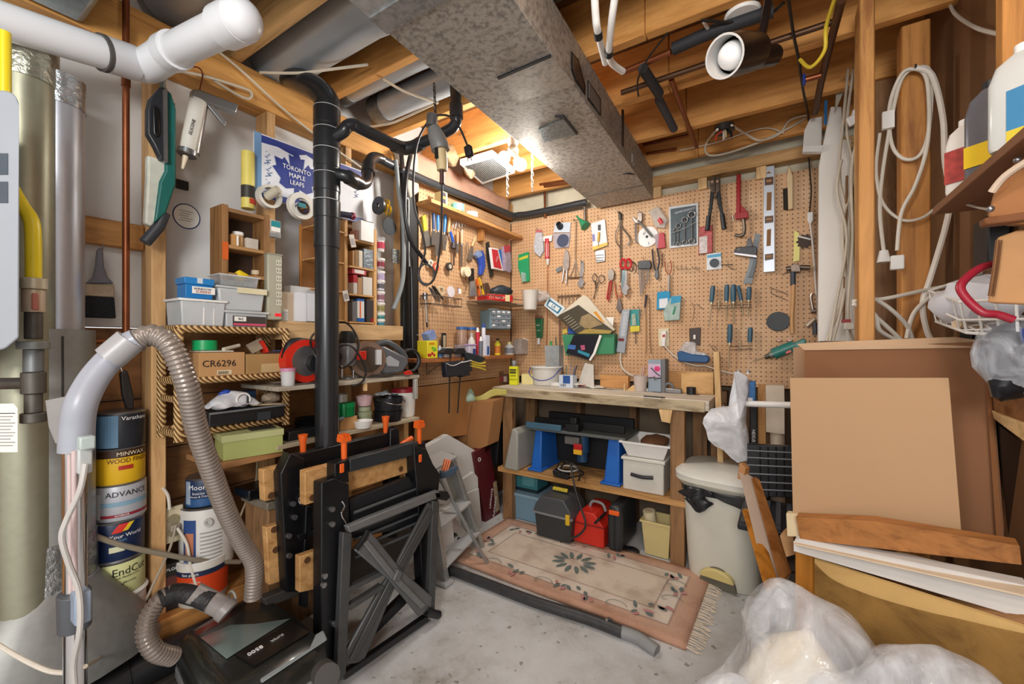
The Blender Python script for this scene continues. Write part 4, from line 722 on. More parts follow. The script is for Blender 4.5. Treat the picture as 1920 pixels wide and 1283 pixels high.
# hoses in black between parts shelf and pegboard
def hose(label,uvs,off,r,mt,name='hose',cat='hose',**k):
    t=W('L',uvs[0][0],uvs[0][1],name,label,cat,off); t.bar('tube',uvs,r,off,mt,k=6,n=12,**k); return t
HB=mat('#1d1f22',.3); HG=mat('#77797a',.25,.3)
hose('long black rubber hose curving down in front of the pegboard edge',[(770,290),(762,330),(759,380),(762,420),(772,455),(790,480),(800,495)],.12,.012,HB)
hose('pale grey hose ending in a chrome nozzle beside the pot tower',[(742,300),(748,360),(756,420),(757,500),(752,540),(738,580)],.09,.012,mat('#8b9294',.35))
hose('black hose hanging straight between the grey hose and the pegboard',[(752,285),(757,340),(766,420),(772,520),(774,660)],.06,.013,HB)
hose('thin grey bent rod hung on the black strap',[(758,376),(766,375),(766,420),(768,500)],.08,.004,mat('#a8a8a4',.4,.5),name='bent_rod',cat='rod')
t=W('L',765,520,'rubber_strip','broad black rubber strip hanging beside the pegboard edge','strip',.03); t.poly('strip',[(752,300),(772,300),(783,420),(783,690),(757,680),(757,420)],mat('#191b1c',.45,0,.3,20),.0,.03,bev=.004)
t=W('L',760,300,'insulation_wrap','grey white fibre wrap hanging at the end of the drain pipe','insulation',.05); t.poly('wrap',[(742,272),(765,265),(785,290),(787,360),(770,372),(758,330),(748,290)],mat('#b8b0a4',.9,0,.25,25,.6),.0,.04,bev=.01)
# ================================================================ wicker shelf, tool shelves, paint cans, vacuum, workmates, ladder
WK=None
def wicker():
    m,nt,p=_nodes('woven_wicker'); tc=N(nt,'ShaderNodeTexCoord'); w=N(nt,'ShaderNodeTexWave',wave_type='BANDS',bands_direction='DIAGONAL'); w.inputs['Scale'].default_value=34; w.inputs['Distortion'].default_value=1.5; w.inputs['Detail'].default_value=3
    nt.links.new(tc.outputs['Object'],w.inputs[0]); r=ramp(nt,w.outputs['Fac'],[(.1,'#5d3d1c'),(.4,'#b58a50'),(.8,'#dcb880')]); nt.links.new(r.outputs[0],p.inputs['Base Color']); p.inputs['Roughness'].default_value=.6; bump(nt,p,w.outputs['Fac'],.8,.006); return m
WK=wicker()
xf,xb=.17,.03; yL=PX(335,700,xf).y; yR=PX(536,700,xf).y; zt_=PX(440,619,xf).z; zm1=PX(440,709,xf).z; zm2=PX(440,800,xf).z; zbm=PX(335,826,xf).z
t=T('wicker_shelf','wicker wrapped three tier wall shelf crowded with boxes','shelf',(xb,yL,zbm)); W_=yR-yL; Dx=xf-xb
ww=lambda x,y,z:(x,y,z)
for x in (0,Dx):
    for y in (0,W_): t.a(M().tube([(x,y,-.005),(x,y,.1),(x,y,.2),(x,y,zt_-zbm)],.0135,12),'post',WK)
for z in (zt_-zbm,zm1-zbm,zm2-zbm):
    for a,b in (((0,0,z),(0,W_,z)),((Dx,0,z),(Dx,W_,z)),((0,0,z),(Dx,0,z)),((0,W_,z),(Dx,W_,z))): t.a(M().tube([a,((a[0]+b[0])/2,(a[1]+b[1])/2,z),b],.0125,12),'rail',WK)
    t.a(M().b2((0,0,z-.003),(Dx,W_,z+.003)),'shelf_panel',WK)
t.a(M().tube([(0,0,.13),(Dx*.5,0,.13),(Dx,0,.13)],.011,12),'side_rail',WK)
zsh=[zm2+.011,zm1+.011,zt_+.011]
def onw(i,u,x,dz=0): return V((x,PX(u,700,x).y,zsh[i]+dz))
def wbox(name,label,cat,i,u0,u1,v0,x,d,mt,dz=0,bev=.002,tp=1.0,lidm=None):
    a=PX(u0,700,x).y; b=PX(u1,700,x).y; z=zsh[i]+dz; h=PX((u0+u1)/2,v0,x).z-z; t=T(name,label,cat,(x,(a+b)/2,z),90); w=b-a
    q=lambda w,d0,d1,z:[(-w/2,d0,z),(w/2,d0,z),(w/2,d1,z),(-w/2,d1,z)]
    t.a(M().hexa(q(w*tp,.0+.0,d,0),q(w,-.004*(tp<1),d,h)),'body',mt,bev=bev); t.w,t.h=w,h
    if lidm: t.a(M().b2((-w/2-.006,-.008,h),(w/2+.006,d+.004,h+.008)),'lid',lidm,bev=.002)
    return t
SEMI=mat('#d9dde0',.35,0,.05,8,0,0,.7)
t=wbox('storage_tub','frosted plastic tub with white lid on top of the wicker shelf','tub',2,338,422,566,.165,.12,SEMI,0,.004,.92,WHITE); h=t.h
t.a(M().b2((-t.w*.44,.01,.01),(-t.w*.30,.1,h*.7)),'green_item',mat('#1f6a4a',.6)); t.a(M().b2((-.002,-.003,.004),(.002,-.001,h)).b2((t.w*.22,-.003,.004),(t.w*.24,-.001,h)),'rib',WHITE); 
t=wbox('lidded_box','bright blue lidded box with white handwritten label on the frosted tub','box',2,348,399,534,.16,.07,mat('#1f78bd',.4,0,.06),h+.01,.002); t.a(M().b2((-t.w/2-.004,-.004,t.h),(t.w/2+.004,.074,t.h+.022)),'lid',mat('#2a82c6',.4),bev=.002); t.a(M().b2((-.022,-.0025,t.h*.35),(t.w/2+.006,-.001,t.h*.85)),'paper_label',PAPER); t.text('WINDOW',(.008,-.003,t.h*.68),.011,mat('#5a3a5a',.6)); t.text('SCREENS',(.010,-.003,t.h*.48),.011,mat('#a03a3a',.6)); t.a(M().b2((-.008,-.0048,t.h+.004),(.008,-.0035,t.h+.022)),'clasp',mat('#cfd8de',.5))
t=wbox('storage_tub','frosted organiser box with printed insert at the wicker shelf corner','tub',2,424,500,588,.165,.12,SEMI,0,.003,1,FROST); t.a(M().b2((-t.w*.35,-.003,.004),(t.w*.47,-.001,t.h*.8)),'insert_card',mat('#463f3a',.5)); t.a(M().b2((-t.w*.32,-.004,t.h*.42),(-.005,-.0028,t.h*.75)),'number_tile',PAPER); t.a(M().b2((-t.w*.34,-.004,.006),(t.w*.46,-.0028,.014)),'pink_stripe',mat('#cf5570',.5)); t.text('4x2',(-t.w*.17,-.0045,t.h*.58),.012,INK)
h=t.h+.009
t=wbox('storage_tub','milky plastic tub with taped cream label stacked second','tub',2,408,496,543,.16,.11,mat('#d5d9db',.35,0,.05,8,0,0,.75),h,.006,.9,FROST); t.a(M().b2((-.02,-.012,t.h-.014),(t.w/2+.003,-.008,t.h+.006)),'tape_label',mat('#e2d7b2',.7)); h+=t.h+.01
t=wbox('storage_tub','open clear tub of long screws on top of the stack','tub',2,412,485,517,.155,.09,CLEAR,h,.003,.92); t.a(M().b2((-t.w*.42,.006,.004),(t.w*.42,.08,t.h*.55)).noise(.003,60),'screws',mat('#8a938f',.4,.6,.5,90)); t.a(M().b2((-t.w/2-.004,-.006,t.h-.004),(t.w/2+.004,.094,t.h)),'rim',FROST)
t=T('yellow_sponge','bright yellow sponge piece behind the clear screw tub','sponge',onw(2,452,.09,h+.03),90); t.a(M().ball((0,0,.02),(.026,.016,.02)).noise(.006,50),'sponge',mat('#f0cf18',.6))
t=T('foil_tray','dark foil tray behind the yellow sponge','tray',onw(2,440,.06,h+.05),90); t.a(M().b2((-.04,0,0),(.04,.03,.012)),'tray',mat('#77777a',.4,.5))
t=T('carton','small tan carton behind the blue lidded box','box',onw(2,329,.05,.045),90); t.a(M().b2((-.008,0,0),(.012,.03,.05)),'box',mat('#c4a376',.7))
# middle tier
t=wbox('cardboard_box','open cardboard box with handwritten code and barcode in the wicker shelf','box',1,373,459,661,.178,.12,CARD,0,.001); t.text('CR6296',(-.01,-.001,t.h*.52),.032,mat('#2d1d14',.7)); t.a(M().b2((-.018,-.0015,.004),(.028,-.0003,.020)),'barcode_label',mat('#d8c3a0',.7))
bm=M(); 
for k in range(13): bm.b2((-.014+k*.0024,-.0022,.006),(-.014+k*.0024+(.0006 if k%3 else .0014),-.001,.016))
t.a(bm,'barcode',INK); h=t.h
t=T('tape_roll','green roll of tape lying on the handwritten cardboard box','tape',onw(1,384,.12,h+.008),90); t.a(M().ring((0,0,0),.037,.022,.034,'z'),'roll',mat('#12a05c',.35,0,.05)); t.a(M().ring((0,0,.0345),.030,.022,.001,'z'),'dark_core',mat('#3c3f42',.6))
t=T('paper_sleeve','folded cream paper under the green tape','paper',onw(1,408,.13,h+.002),90); t.a(M().b2((-.07,-.05,0),(.03,.04,.004)),'sheet',mat('#ccc7b4',.8)); t.a(M().tube([(.01,-.02,.008),(.05,0,.016),(.075,.01,.022)],.007,8,3),'roll',mat('#d2ccb8',.8))
t=wbox('cardboard_box','battered brown cardboard box beside the handwritten box','box',1,462,535,664,.18,.11,mat('#a98452',.85,0,.2,8,.3),0,.002); t.a(M().b2((-.02,-.0015,.004),(t.w/2-.004,-.0003,t.h*.5)),'torn_label',mat('#c3a878',.8)); h=t.h
t=T('sandpaper_pad','grey sanding pad sticking out of the battered box','pad',onw(1,487,.12,h+.002),90); t.a(M().b2((-.03,-.004,0),(.03,.004,.04)).rot((-20,-28,0)).mv((0,0,.012)),'pad',mat('#9a8d78',.8)); 
t=T('red_booklet','thin red booklet sticking out of the battered box','booklet',onw(1,497,.11,h+.002),90); t.a(M().b2((-.006,-.02,0),(.006,.02,.05)).rot((0,-26,0)).mv((0,0,.003)),'booklet',mat('#d5301f',.5))
t=T('small_card','dark small carton and blue card lying in the battered box','card',onw(1,515,.12,h),90); t.a(M().b2((-.03,-.02,0),(.025,.02,.01)),'carton',mat('#4d2f2a',.6)); t.a(M().b2((-.01,-.025,.010),(.03,.0,.013)),'blue_card',mat('#39568f',.5))
t=T('tin_can','black round tin at the back of the wicker shelf','tin',onw(1,523,.06,0),90); t.a(M().lathe([(.018,0),(.018,.062),(.019,.064)],20),'tin',mat('#2c2c30',.4))
# lower tier
t=wbox('tool_case','black paint spattered plastic case lying in the wicker shelf','case',0,392,534,766,.20,.16,mat('#1d2025',.4,0,.5,90),.004,.004); t.a(M().b2((-t.w/2,-.008,t.h-.006),(t.w/2,-.001,t.h)),'rim',mat('#777a7d',.5)); t.a(M().b2((t.w*.1,-.006,.0),(t.w*.28,-.001,t.h*.6)),'latch',mat('#33383f',.5)); h=t.h+.004
t=T('plastic_bag','crumpled clear bag of white filters on the black case','bag',onw(0,420,.16,h+.004),90); t.a(M().grid(lambda i,j:(.17*i-.06,.09*j-.06,.012+.05*math.sin(i*3.1)*math.sin(j*3.1)),18,12).noise(.012,24),'bag',film('#f2f5fb',.55),solid=.0008); t.a(M().cyl((.04,-.03,.02),(.04,-.05,.03),.022,n=24),'filter_face',mat('#3b4046',.5)); t.a(M().torus((.04,-.052,.031),.022,.003,'y'),'filter_rim',WHITE); t.a(M().ball((-.02,-.02,.02),(.035,.03,.022)),'filter',mat('#c8cdd2',.4)); t.a(M().ball((.0,-.01,.055),(.02,.014,.012)).noise(.006,60),'blue_twist',mat('#2146a8',.4))
t=T('fleece_pad','tan fleecy polishing pad on the black case','pad',onw(0,508,.13,h+.004),90); t.a(M().ball((0,0,.015),(.036,.03,.022)).noise(.004,80),'pad',mat('#b9a68f',.95,0,.3,60,.8))
t=T('paint_stick','flat cream stir sticks lying on the black case','stick',onw(0,505,.205,h+.003),90); t.a(M().b2((-.06,0,0),(.05,.02,.005)).rot((0,4,0)),'stick',mat('#c2ad8a',.7))
t=T('blue_case','dark blue case at the back of the lower wicker tier','case',onw(0,460,.05,h),90); t.a(M().b2((-.05,0,0),(.04,.04,.045)),'case',mat('#27415e',.5),bev=.003)
t=T('shoe_box','olive green lidded box under the wicker shelf','box',PX(480,850,.28)+V((0,0,0)),78); a=PX(505,851,.26); t.e.location=a; 
t.a(M().b2((-.14,0,0),(.045,.13,.078)),'box',mat('#a8b06a',.6,0,.05),bev=.001); t.a(M().b2((-.145,-.003,.062),(.048,.134,.085)),'lid',mat('#b6ba84',.6,0,.05),bev=.001); t.a(M().b2((-.05,.03,.085),(.03,.11,.09)),'clutter',BLACK)
t=T('shelf_plank','wooden shelf board under the olive box','board',(0,0,0)); t.a(M().b2((.0,a.y-.16,a.z-.022),(.25,a.y+.06,a.z-.001)),'board',OLDY,bev=.002)
# ---- tool shelves between wicker shelf and pegboard
xs2=.27; zA=PX(700,711,xs2).z; zB=PX(700,800,xs2).z; yA=PX(520,720,xs2).y; yB_=PX(792,702,xs2).y
t=T('tool_shelf','long grey painted shelf loaded with power saws','shelf',(0,0,0)); t.a(M().b2((.0,yA,zA-.016),(xs2,yB_-.02,zA)),'board',wood('y','#b3ab9a','#8b8272',sc=5,knots=0),bev=.002); t.a(M().b2((xs2-.02,yB_-.05,zA-.12),(xs2,yB_-.03,zA-.017)),'end_bracket',mat('#b5b3ab',.5,.3),bev=.003); t.a(M().b2((xs2-.02,PX(686,720,xs2).y,zA-.05),(xs2-.005,PX(690,720,xs2).y,zA-.017)),'cleat',PALEZ)
t=T('lower_shelf','long dusty lower shelf holding pails and tins','shelf',(0,0,0)); t.a(M().b2((.0,yA,zB-.016),(xs2,yB_-.02,zB)),'board',wood('y','#a99c84','#7c705a',sc=5,knots=0),bev=.002)
def onA(u,x,z=None): return V((x,PX(u,700,x).y,(zA if z is None else z)+.001))
t=T('circular_saw','red circular saw lying on the tool shelf','saw',onA(567,.2),90); q=RED=mat('#cf2c1c',.35,0,.06)
t.a(M().ring((-.0,-.03,.09),.085,.04,.05,'y',36),'blade_guard',q); t.a(M().cyl((0,-.028,.09),(0,-.032,.09),.06,n=30),'blade',STEEL); t.a(M().cyl((.03,-.06,.08),(.03,.05,.08),.035,n=20),'motor',BLACK); t.a(M().b2((-.1,-.05,0),(.1,.03,.005)),'base_plate',STEEL); t.a(M().tube([(-.07,0,.10),(-.04,.0,.165),(.06,.0,.15),(.09,0,.09)],.016,10,4),'handle',BLACK); t.a(M().cyl((.06,-.05,.07),(.06,-.085,.07),.012),'knob',BLACK)
t=T('plastic_pot','small clear pot with pink lid at the end of the tool shelf','pot',onA(540,.25),90); t.a(M().lathe([(.022,0),(.025,.055)],24),'pot',FROST); t.a(M().lathe([(.027,.055),(.027,.066),(.025,.067)],24),'lid',mat('#c98aa8',.4))
t=T('router','silver and black plunge router with red switch behind the drain stack','router',onA(652,.17),90); t.a(M().lathe([(.045,.0),(.045,.008)],28),'base',STEEL); t.a(M().cyl((-.03,0,.0),(-.03,0,.11),.006).cyl((.03,0,.0),(.03,0,.11),.006),'post',CHROME); t.a(M().lathe([(.03,.06),(.038,.075),(.04,.14),(.034,.17),(.02,.18)],28),'motor',mat('#9b9ea1',.35,.6)); t.a(M().lathe([(.036,.16),(.036,.2),(.03,.215)],24),'top_cap',BLACK); t.a(M().b2((.02,-.06,.085),(.055,-.035,.125)),'red_switch',RED,bev=.003); t.a(M().cyl((-.07,0,.1),(-.04,0,.1),.014).cyl((.04,0,.1),(.07,0,.1),.014),'side_grip',BLACK)
t=T('power_cable','loose black power cable looping around the drain stack','cable',(0,0,0)); t.a(M().tube([PX(u,v,x) for u,v,x in ((600,680,.3),(583,650,.26),(590,625,.2),(632,605,.15),(655,610,.2),(672,640,.27),(665,672,.28),(640,690,.26),(632,655,.24),(660,650,.27),(685,690,.28),(680,715,.28),(660,725,.28))],.0045,8,6),'cable',CABLEB)
t=T('circular_saw','grey circular saw with bronze guard on the tool shelf','saw',onA(715,.19),70)
t.a(M().ring((-.075,-.04,.085),.083,.02,.05,'y',36),'guard',mat('#8b7464',.4,.4,.15)); t.a(M().cyl((-.075,-.038,.085),(-.075,-.043,.085),.06,n=30),'blade',mat('#6f655c',.35,.8)); t.a(M().b2((-.045,-.06,.06),(-.02,-.035,.13)),'label_plate',mat('#c9c9c9',.5))
t.a(M().prism([(-.04,.12),(0,.15),(.12,.09),(.13,.06),(.10,.02),(.02,.01),(-.03,.03)],-.03,.03),'motor_body',mat('#63666a',.4,.2),bev=.01); t.a(M().tube([(-.03,0,.15),(.03,0,.165),(.10,0,.12),(.125,0,.08)],.015,12,5),'handle',mat('#4a4d51',.45)); t.a(M().b2((-.10,-.05,0),(.13,.06,.005)),'base_plate',STEEL); t.a(M().prism([(.0,.085),(.03,.10),(.08,.07),(.075,.045),(.02,.05)],-.032,-.02),'trigger_area',mat('#9fa2a5',.4),bev=.003)
t=T('cord_reel','coiled black cord standing at the end of the tool shelf','cord',onA(765,.17),78)
for k in range(5): t.a(M().torus((.004*k,.012*k-.03,.07),.055+.004*(k%2),.005,'y',26,7),'coil',BLACK if k!=2 else mat('#6c6e70',.4))
t=T('saw_blades','loose silver saw blades and rods lying on the tool shelf','blade',onA(712,.25),90)
for k in range(7): t.a(M().b2((-.07,-.004*k,.001+.003*k),(.075,-.004*k+.006,.003+.003*k)).rot((0,3-k,0)),'rod',STEEL if k%2 else DSTEEL)
t=T('pliers','red handled pliers at the tip of the tool shelf','pliers',onA(772,.255),90); t.a(M().tube([(0,0,.008),(-.02,0,.02),(-.05,0,.012)],.006,8,3).tube([(0,0,.006),(-.03,-.01,.008),(-.05,-.01,.006)],.005,8,3),'grip',RED); t.a(M().b2((.0,-.006,.002),(.05,.004,.009)),'jaw',DSTEEL)
# lower shelf goods
def onB(u,x): return V((x,PX(u,790,x).y,zB+.001))
def tin(name,label,cat,p,r,h,mt,lid=None,r2=None,handle=None):
    t=T(name,label,cat,p,90); r2=r2 or r; t.a(M().lathe([(r,0),(r2,h),(r2*.93,h),(r*.9,.004)],30),'body',mt)
    if lid: t.a(M().lathe([(r2*1.04,h-.012),(r2*1.04,h+.006),(r2*.98,h+.008)],30),'lid',lid)
    if handle: t.a(M().tube([(-r2,-.002,h*.9),(-r2*.6,-r2*.95,h*.62),(0,-r2*1.1,h*.5),(r2*.6,-r2*.95,h*.62),(r2,-.002,h*.9)],.0025,6,5),'handle',handle)
    return t
p=onB(655,.24); t=T('cardboard_box','tan cardboard box under the green tin','box',p,90); t.a(M().b2((-.045,-.0,0),(.04,.1,.055)),'box',CARD,bev=.001)
tin('biscuit_tin','shiny green round tin stacked on a cardboard box','tin',p+V((-.04,0,.057)),.047,.05,mat('#0d8a4b',.2,.3,.05),mat('#149b56',.2,.3,.05))
tin('paint_pot','small white metal pot on top of the green tin','pot',p+V((-.045,-.01,.118)),.027,.034,mat('#b9bdbb',.35,.3))
tin('plastic_tub','white plastic tub in front on the lower shelf','tub',onB(681,.255),.032,.032,WHITE,None,.042)
p=onB(683,.19); tin('plastic_tub','olive plastic tub under the printed yogurt cup','tub',p,.034,.052,mat('#8d9576',.5),mat('#8f9778',.5)); tin('plastic_tub','olive tub stacked between the lower olive tub and yogurt cup','tub',p+V((0,0,.062)),.030,.02,mat('#99a084',.5)); tin('yogurt_cup','pale printed yogurt cup with clear rim on the olive tubs','cup',p+V((0,0,.086)),.03,.045,mat('#c9a9ad',.4,0,.2,40),None,.037)
p=onB(728,.21); t=tin('black_pail','squat black pail at the bottom of the pail stack','pail',p,.062,.05,mat('#1b1d20',.3),None,.07); tin('black_pail','black pail with wire handle nested on the squat pail','pail',p+V((0,0,.052)),.062,.062,mat('#1e2024',.28),None,.072,CHROME)
t=T('plastic_packaging','clear plastic packaging heaped on the black pails','packaging',p+V((0,-.01,.118)),90); t.a(M().grid(lambda i,j:(.1*i-.06,.08*j-.04,.012+.014*math.sin(i*5)*math.sin(j*4)),14,10).noise(.008,40),'packaging',mat('#aab6be',.25,.1,.2,40,.3,0,.8),solid=.001)
t=tin('paint_pail','white pail with dark red lid at the end of the lower shelf','pail',onB(757,.17),.055,.135,mat('#dddcd6',.4),mat('#8f1f2c',.35),.06); 
t=T('roasting_pan','stack of dark metal pans on the lower shelf behind the stack','pan',onB(585,.16),90)
for k in range(4): t.a(M().lathe([(.06-.004*k,.012*k),(.075-.003*k,.02+.014*k),(.078-.003*k,.02+.014*k),(.06-.004*k,.014+.012*k)],28,cap=False),'pan',BLKGL)
t.a(M().tube([(.0,-.07,.03),(.05,-.09,.05),(.09,-.08,.055)],.008,8,3),'handle',mat('#6f7f90',.3,.5))
t=T('tool_block','black cluttered tool block on the lower shelf','tool',onB(570,.24),90); t.a(M().b2((-.06,0,0),(.06,.06,.035)).noise(.004,40),'block',BLACK,bev=.004)
# ---- wooden boxes, junk behind the folding benches
t=T('wooden_crate','brown wooden crate with metal-edged top behind the folding bench','crate',(.05,PX(497,1000,.16).y,.0),0); b=PX(485,900,.22); t.a(M().b2((0,-.02,.12),(.17,.30,b.z-.12)),'crate',OLDZ,bev=.004); t.a(M().b2((-.01,-.03,b.z-.119),(.185,.31,b.z-.09)),'top_tray',mat('#8c8474',.5,.3,.3,30),bev=.003)
t=T('glossy_tray','black glossy tray on the wooden crate','tray',(.12,b.y+.04,b.z-.085),90); t.a(M().b2((-.05,-.05,0),(.12,.06,.035)).noise(.006,20),'tray',BLKGL,bev=.004)
# ---- paint cans
def can(label,u,vb,vt,x,wpx,body,bands=(),lid=STEEL,rz=70,texts=(),z0=None,name='paint_can',cat='paint can',taper=1.0,rim=None,dz=0):
    p=PX(u,vb,x); d=(p-C).dot(V((-SN,CS,0))); r=wpx*d/FX/2; h=(vb-vt)*d/FX*.97
    t=T(name,label,cat,(p.x,p.y,(p.z if z0 is None else z0)+.001),rz); h=PX(u,vt,x).z-t.loc.z if z0 is not None else h
    t.a(M().lathe([(r*taper*.96,0),(r*taper,.004),(r,h-.004),(r*.97,h)],36),'can_body',body)
    t.a(M().lathe([(r*.985,h-.003),(r*1.01,h),(r*.95,h+.004),(r*.85,h+.001)],36),'lid',lid)
    for a,b,mt,nm in bands: t.a(M().lathe([(r*(taper+(1-taper)*a)+.0008,h*a),(r*(taper+(1-taper)*b)+.0008,h*b)],36,cap=False),nm,mt)
    for s,zf,sz,mt,ang,sx in texts: t.text(s,(0,0,h*zf),sz,mt,(0,0,ang),bendr=r*(taper+(1-taper)*zf)+.001,sx=sx)
    t.r,t.h=r,h; return t
ZS=.27; xc=-.02; LBW=mat('#e6e4de',.5)
t=can('white plastic paint tub with purple label at the bottom of the can stack',220,1190,1105,xc,84,mat('#e2e1dd',.4,0,.04),[],WHITE,62,[('SEMI',.28,.012,INK,-15,1)],ZS,taper=.86); t.a(M().torus((0,0,t.h-.004),t.r,.005,'z',36,8),'rim',WHITE); t.a(M().lathe([(t.r*.975,t.h*.55),(t.r*.99,t.h*.78)],36,cap=False),'label_band',mat('#e9e7e6',.5)); 
m=M(); r=t.r*.99+.001
for k in range(9): a=-.75+k*.13; m.add([(r*math.sin(a),-r*math.cos(a),t.h*.58),(r*math.sin(a+.13),-r*math.cos(a+.13),t.h*.58),(r*math.sin(a+.13),-r*math.cos(a+.13),t.h*.76),(r*math.sin(a),-r*math.cos(a),t.h*.76)],[(0,1,2,3)])
t.a(m,'purple_label',mat('#6f3f8f',.5)); t.a(M().ball((r*math.sin(.45),-r*math.cos(.45),t.h*.66),(.012,.004,.01)),'yellow_flower',mat('#e3bf3a',.5)); z=ZS+t.h+.004
def stk(label,u,vt,wpx,body,bands,texts,lid=STEEL,rz=62):
    global z
    t=can(label,u,1100,vt,xc,wpx,body,bands,lid,rz,texts,z); z+=t.h+.004; return t
t=stk('pale yellow-green can with heavy black lettering second from the bottom of the stack',221,1043,78,mat('#d3d79a',.5,0,.05),[],[('EndCut',.72,.034,INK,40,.9),('WOOD PRESERVATIVE',.55,.008,INK,30,.9),('BROWN',.38,.009,INK,38,1),('GALLON',.2,.008,INK,20,1)]); t.a(M().torus((.02,-t.r*.98,t.h*.3),.009,.0015,'y',20,5),'maple_seal',INK)
t=stk('dark blue can with red and yellow flash in the middle of the stack',219,970,80,mat('#15284d',.4,0,.3,9),[(.0,.06,STEEL,'bottom_rim')],[('Color Your World',.66,.0165,WTEXT,15,1),('Solid Stain',.56,.011,mat('#6fa0c9',.5),15,1)]); r=t.r+.0015
def wrap(t,a0,a1,zf,mt,nm,n=8,r=None,skew=0):
    m=M(); r=r or t.r+.0015
    for k in range(n):
        a=a0+(a1-a0)*k/n; b=a0+(a1-a0)*(k+1)/n; P_=lambda w,z,s:(r*math.sin(w+s),-r*math.cos(w+s),t.h*z)
        m.add([P_(a,zf[0],0),P_(b,zf[0],0),P_(b,zf[1],skew),P_(a,zf[1],skew)],[(0,1,2,3)])
    return t.a(m,nm,mt)
wrap(t,.05,.42,(.76,.97),mat('#d8352a',.4),'red_flash',5,None,.25); wrap(t,.42,.62,(.78,.97),mat('#e8c62c',.4),'yellow_flash',4,None,.25); wrap(t,-.02,.5,(.28,.42),mat('#d8d9b8',.5),'oval_label',8); wrap(t,-.9,-.5,(.1,.75),mat('#1d55a3',.4),'blue_swirl',5,None,.2)
t=stk('silver grey can with black lettering and red band on the blue can',225,902,76,mat('#b9bcc4',.4,.2,.08),[(.12,.2,mat('#8f2432',.45),'red_band'),(.42,.55,mat('#7fa3b8',.45),'blue_fade')],[('ADVANCE',.76,.0235,INK,30,1),('INTERIOR',.16,.008,WTEXT,18,1)]); wrap(t,-.85,-.5,(.1,.8),mat('#d7d7d6',.5),'barcode_panel',4)
t=stk('yellow and brown wood finish can near the top of the stack',224,838,74,mat('#e0b21c',.45,0,.05),[(.78,1.0,mat('#3a2415',.45),'brown_band')],[('MINWAX',.88,.018,mat('#f0e2c0',.5),40,1),('WOOD FINISH',.68,.020,mat('#5a2c12',.5),36,.85)]); wrap(t,.2,.75,(.42,.54),mat('#b1301f',.5),'red_label',6)
t=stk('blue and black can with leaning dark label on top of the stack',226,772,72,mat('#20242c',.4,0,.1),[],[('Varathane',.86,.018,WTEXT,48,1)]); wrap(t,-1.1,.15,(.04,.95),mat('#5f86a5',.5),'blue_panel',10)
t=can('squat can with rust brown drips alone on the sill',80,1228,1170,.0,58,mat('#d9cfc0',.5,0,.12,30),[],mat('#4b3a30',.45,.4),70,[],ZS); wrap(t,.2,.9,(.1,.9),mat('#5a2a1c',.4),'brown_drip',6)
t=can('small white can with black script hidden behind the chrome wand',168,1196,1150,-.02,52,mat('#d9d7cc',.5),[(.45,.53,INK,'black_rule')],mat('#4a4a48',.5,.3),70,[('Stain',.68,.018,INK,10,1)],ZS)
t=can('large white paint can with blue label splashed with white behind the stud',388,1046,942,-.02,84,mat('#d8d7d2',.45,0,.1,20),[],STEEL,52,[],ZS+.115); wrap(t,-.62,-.1,(.1,.85),mat('#2a4a86',.5),'blue_label',6); wrap(t,-.52,-.18,(.3,.65),mat('#b97858',.5),'house_print',4,t.r+.0025); t.a(M().ring((.03,-t.r-.004,t.h*.8),.014,.006,.005,'y'),'handle_boss',mat('#b9b7b2',.4,.5)); zz_=t.loc.z+t.h
for k in range(8): wrap(t,.05,.85,(.62-.06*k,.64-.06*k),mat('#9a9a98',.6),'printed_line',5)
t=can('navy can with white lettering standing on the large white can',384,943,892,-.02,58,mat('#1c3357',.4,0,.1),[(.0,.3,mat('#2d5a8d',.4),'blue_band')],STEEL,55,[('Moore',.72,.026,WTEXT,-5,1),('Exterior',.5,.012,WTEXT,-5,1),('House & Trim',.38,.010,WTEXT,-5,1)],zz_+.004); wrap(t,-.95,-.55,(.1,.95),mat('#9fb0c4',.5),'barcode_panel',4)
t=can('white pail with orange concrete patch label under the large white can',380,1112,1040,-.005,82,mat('#d6d3ca',.45),[(.18,.72,mat('#d9481c',.45),'orange_label'),(.72,.84,mat('#1e2c4a',.5),'navy_band')],WHITE,52,[('fast patch',.78,.014,WTEXT,-10,1),('vinyl concrete',.6,.012,mat('#f0c9a8',.5),-12,1),('patch',.47,.012,mat('#f0c9a8',.5),-12,1)],ZS,taper=.93)
t=T('paint_carton','black and brown lettered carton beside the stud','box',PX(316,1150,-.01),78); t.e.location.z=ZS+.001; t.a(M().b2((-.02,0,0),(.03,.06,.165)),'box',mat('#221c1b',.5,0,.2,20)); t.text('EXPLORE',(.005,-.001,.145),.014,WTEXT); t.a(M().b2((-.018,-.001,.08),(.028,0,.12)),'brown_print',mat('#5a2f26',.5))
t=W('L',324,985,'wall_outlet','cream duplex outlet plate with two cords beside the stud','outlet',-.02); t.rect('plate',304,951,344,1018,-.03,-.02,mat('#cdc3a4',.5),bev=.003)
for v in (974,998): q=t.p(326,v,-.015); t.a(M().cyl((q.x,0,q.z),(q.x,-.006,q.z),.017,n=20),'socket',mat('#8d8468',.5)); 
q=t.p(328,990,0); t.a(M().b2((q.x-.014,-.028,q.z-.012),(q.x+.014,-.004,q.z+.012)),'plug',mat('#9a9180',.5),bev=.004)
def cable(label,pts,r,mt,name='cable',cat='cable',k=6): t=T(name,label,cat,(0,0,0)); t.a(M().tube(pts,r,8,k),'cable',mt); return t
cable('grey cord from the outlet down to the sill',[PX(330,985,.01),PX(318,1030,.02),PX(290,1090,.04),PX(262,1145,.05),PX(200,1222,.06),PD(160,1250,.85)],.0042,mat('#a59a88',.5))
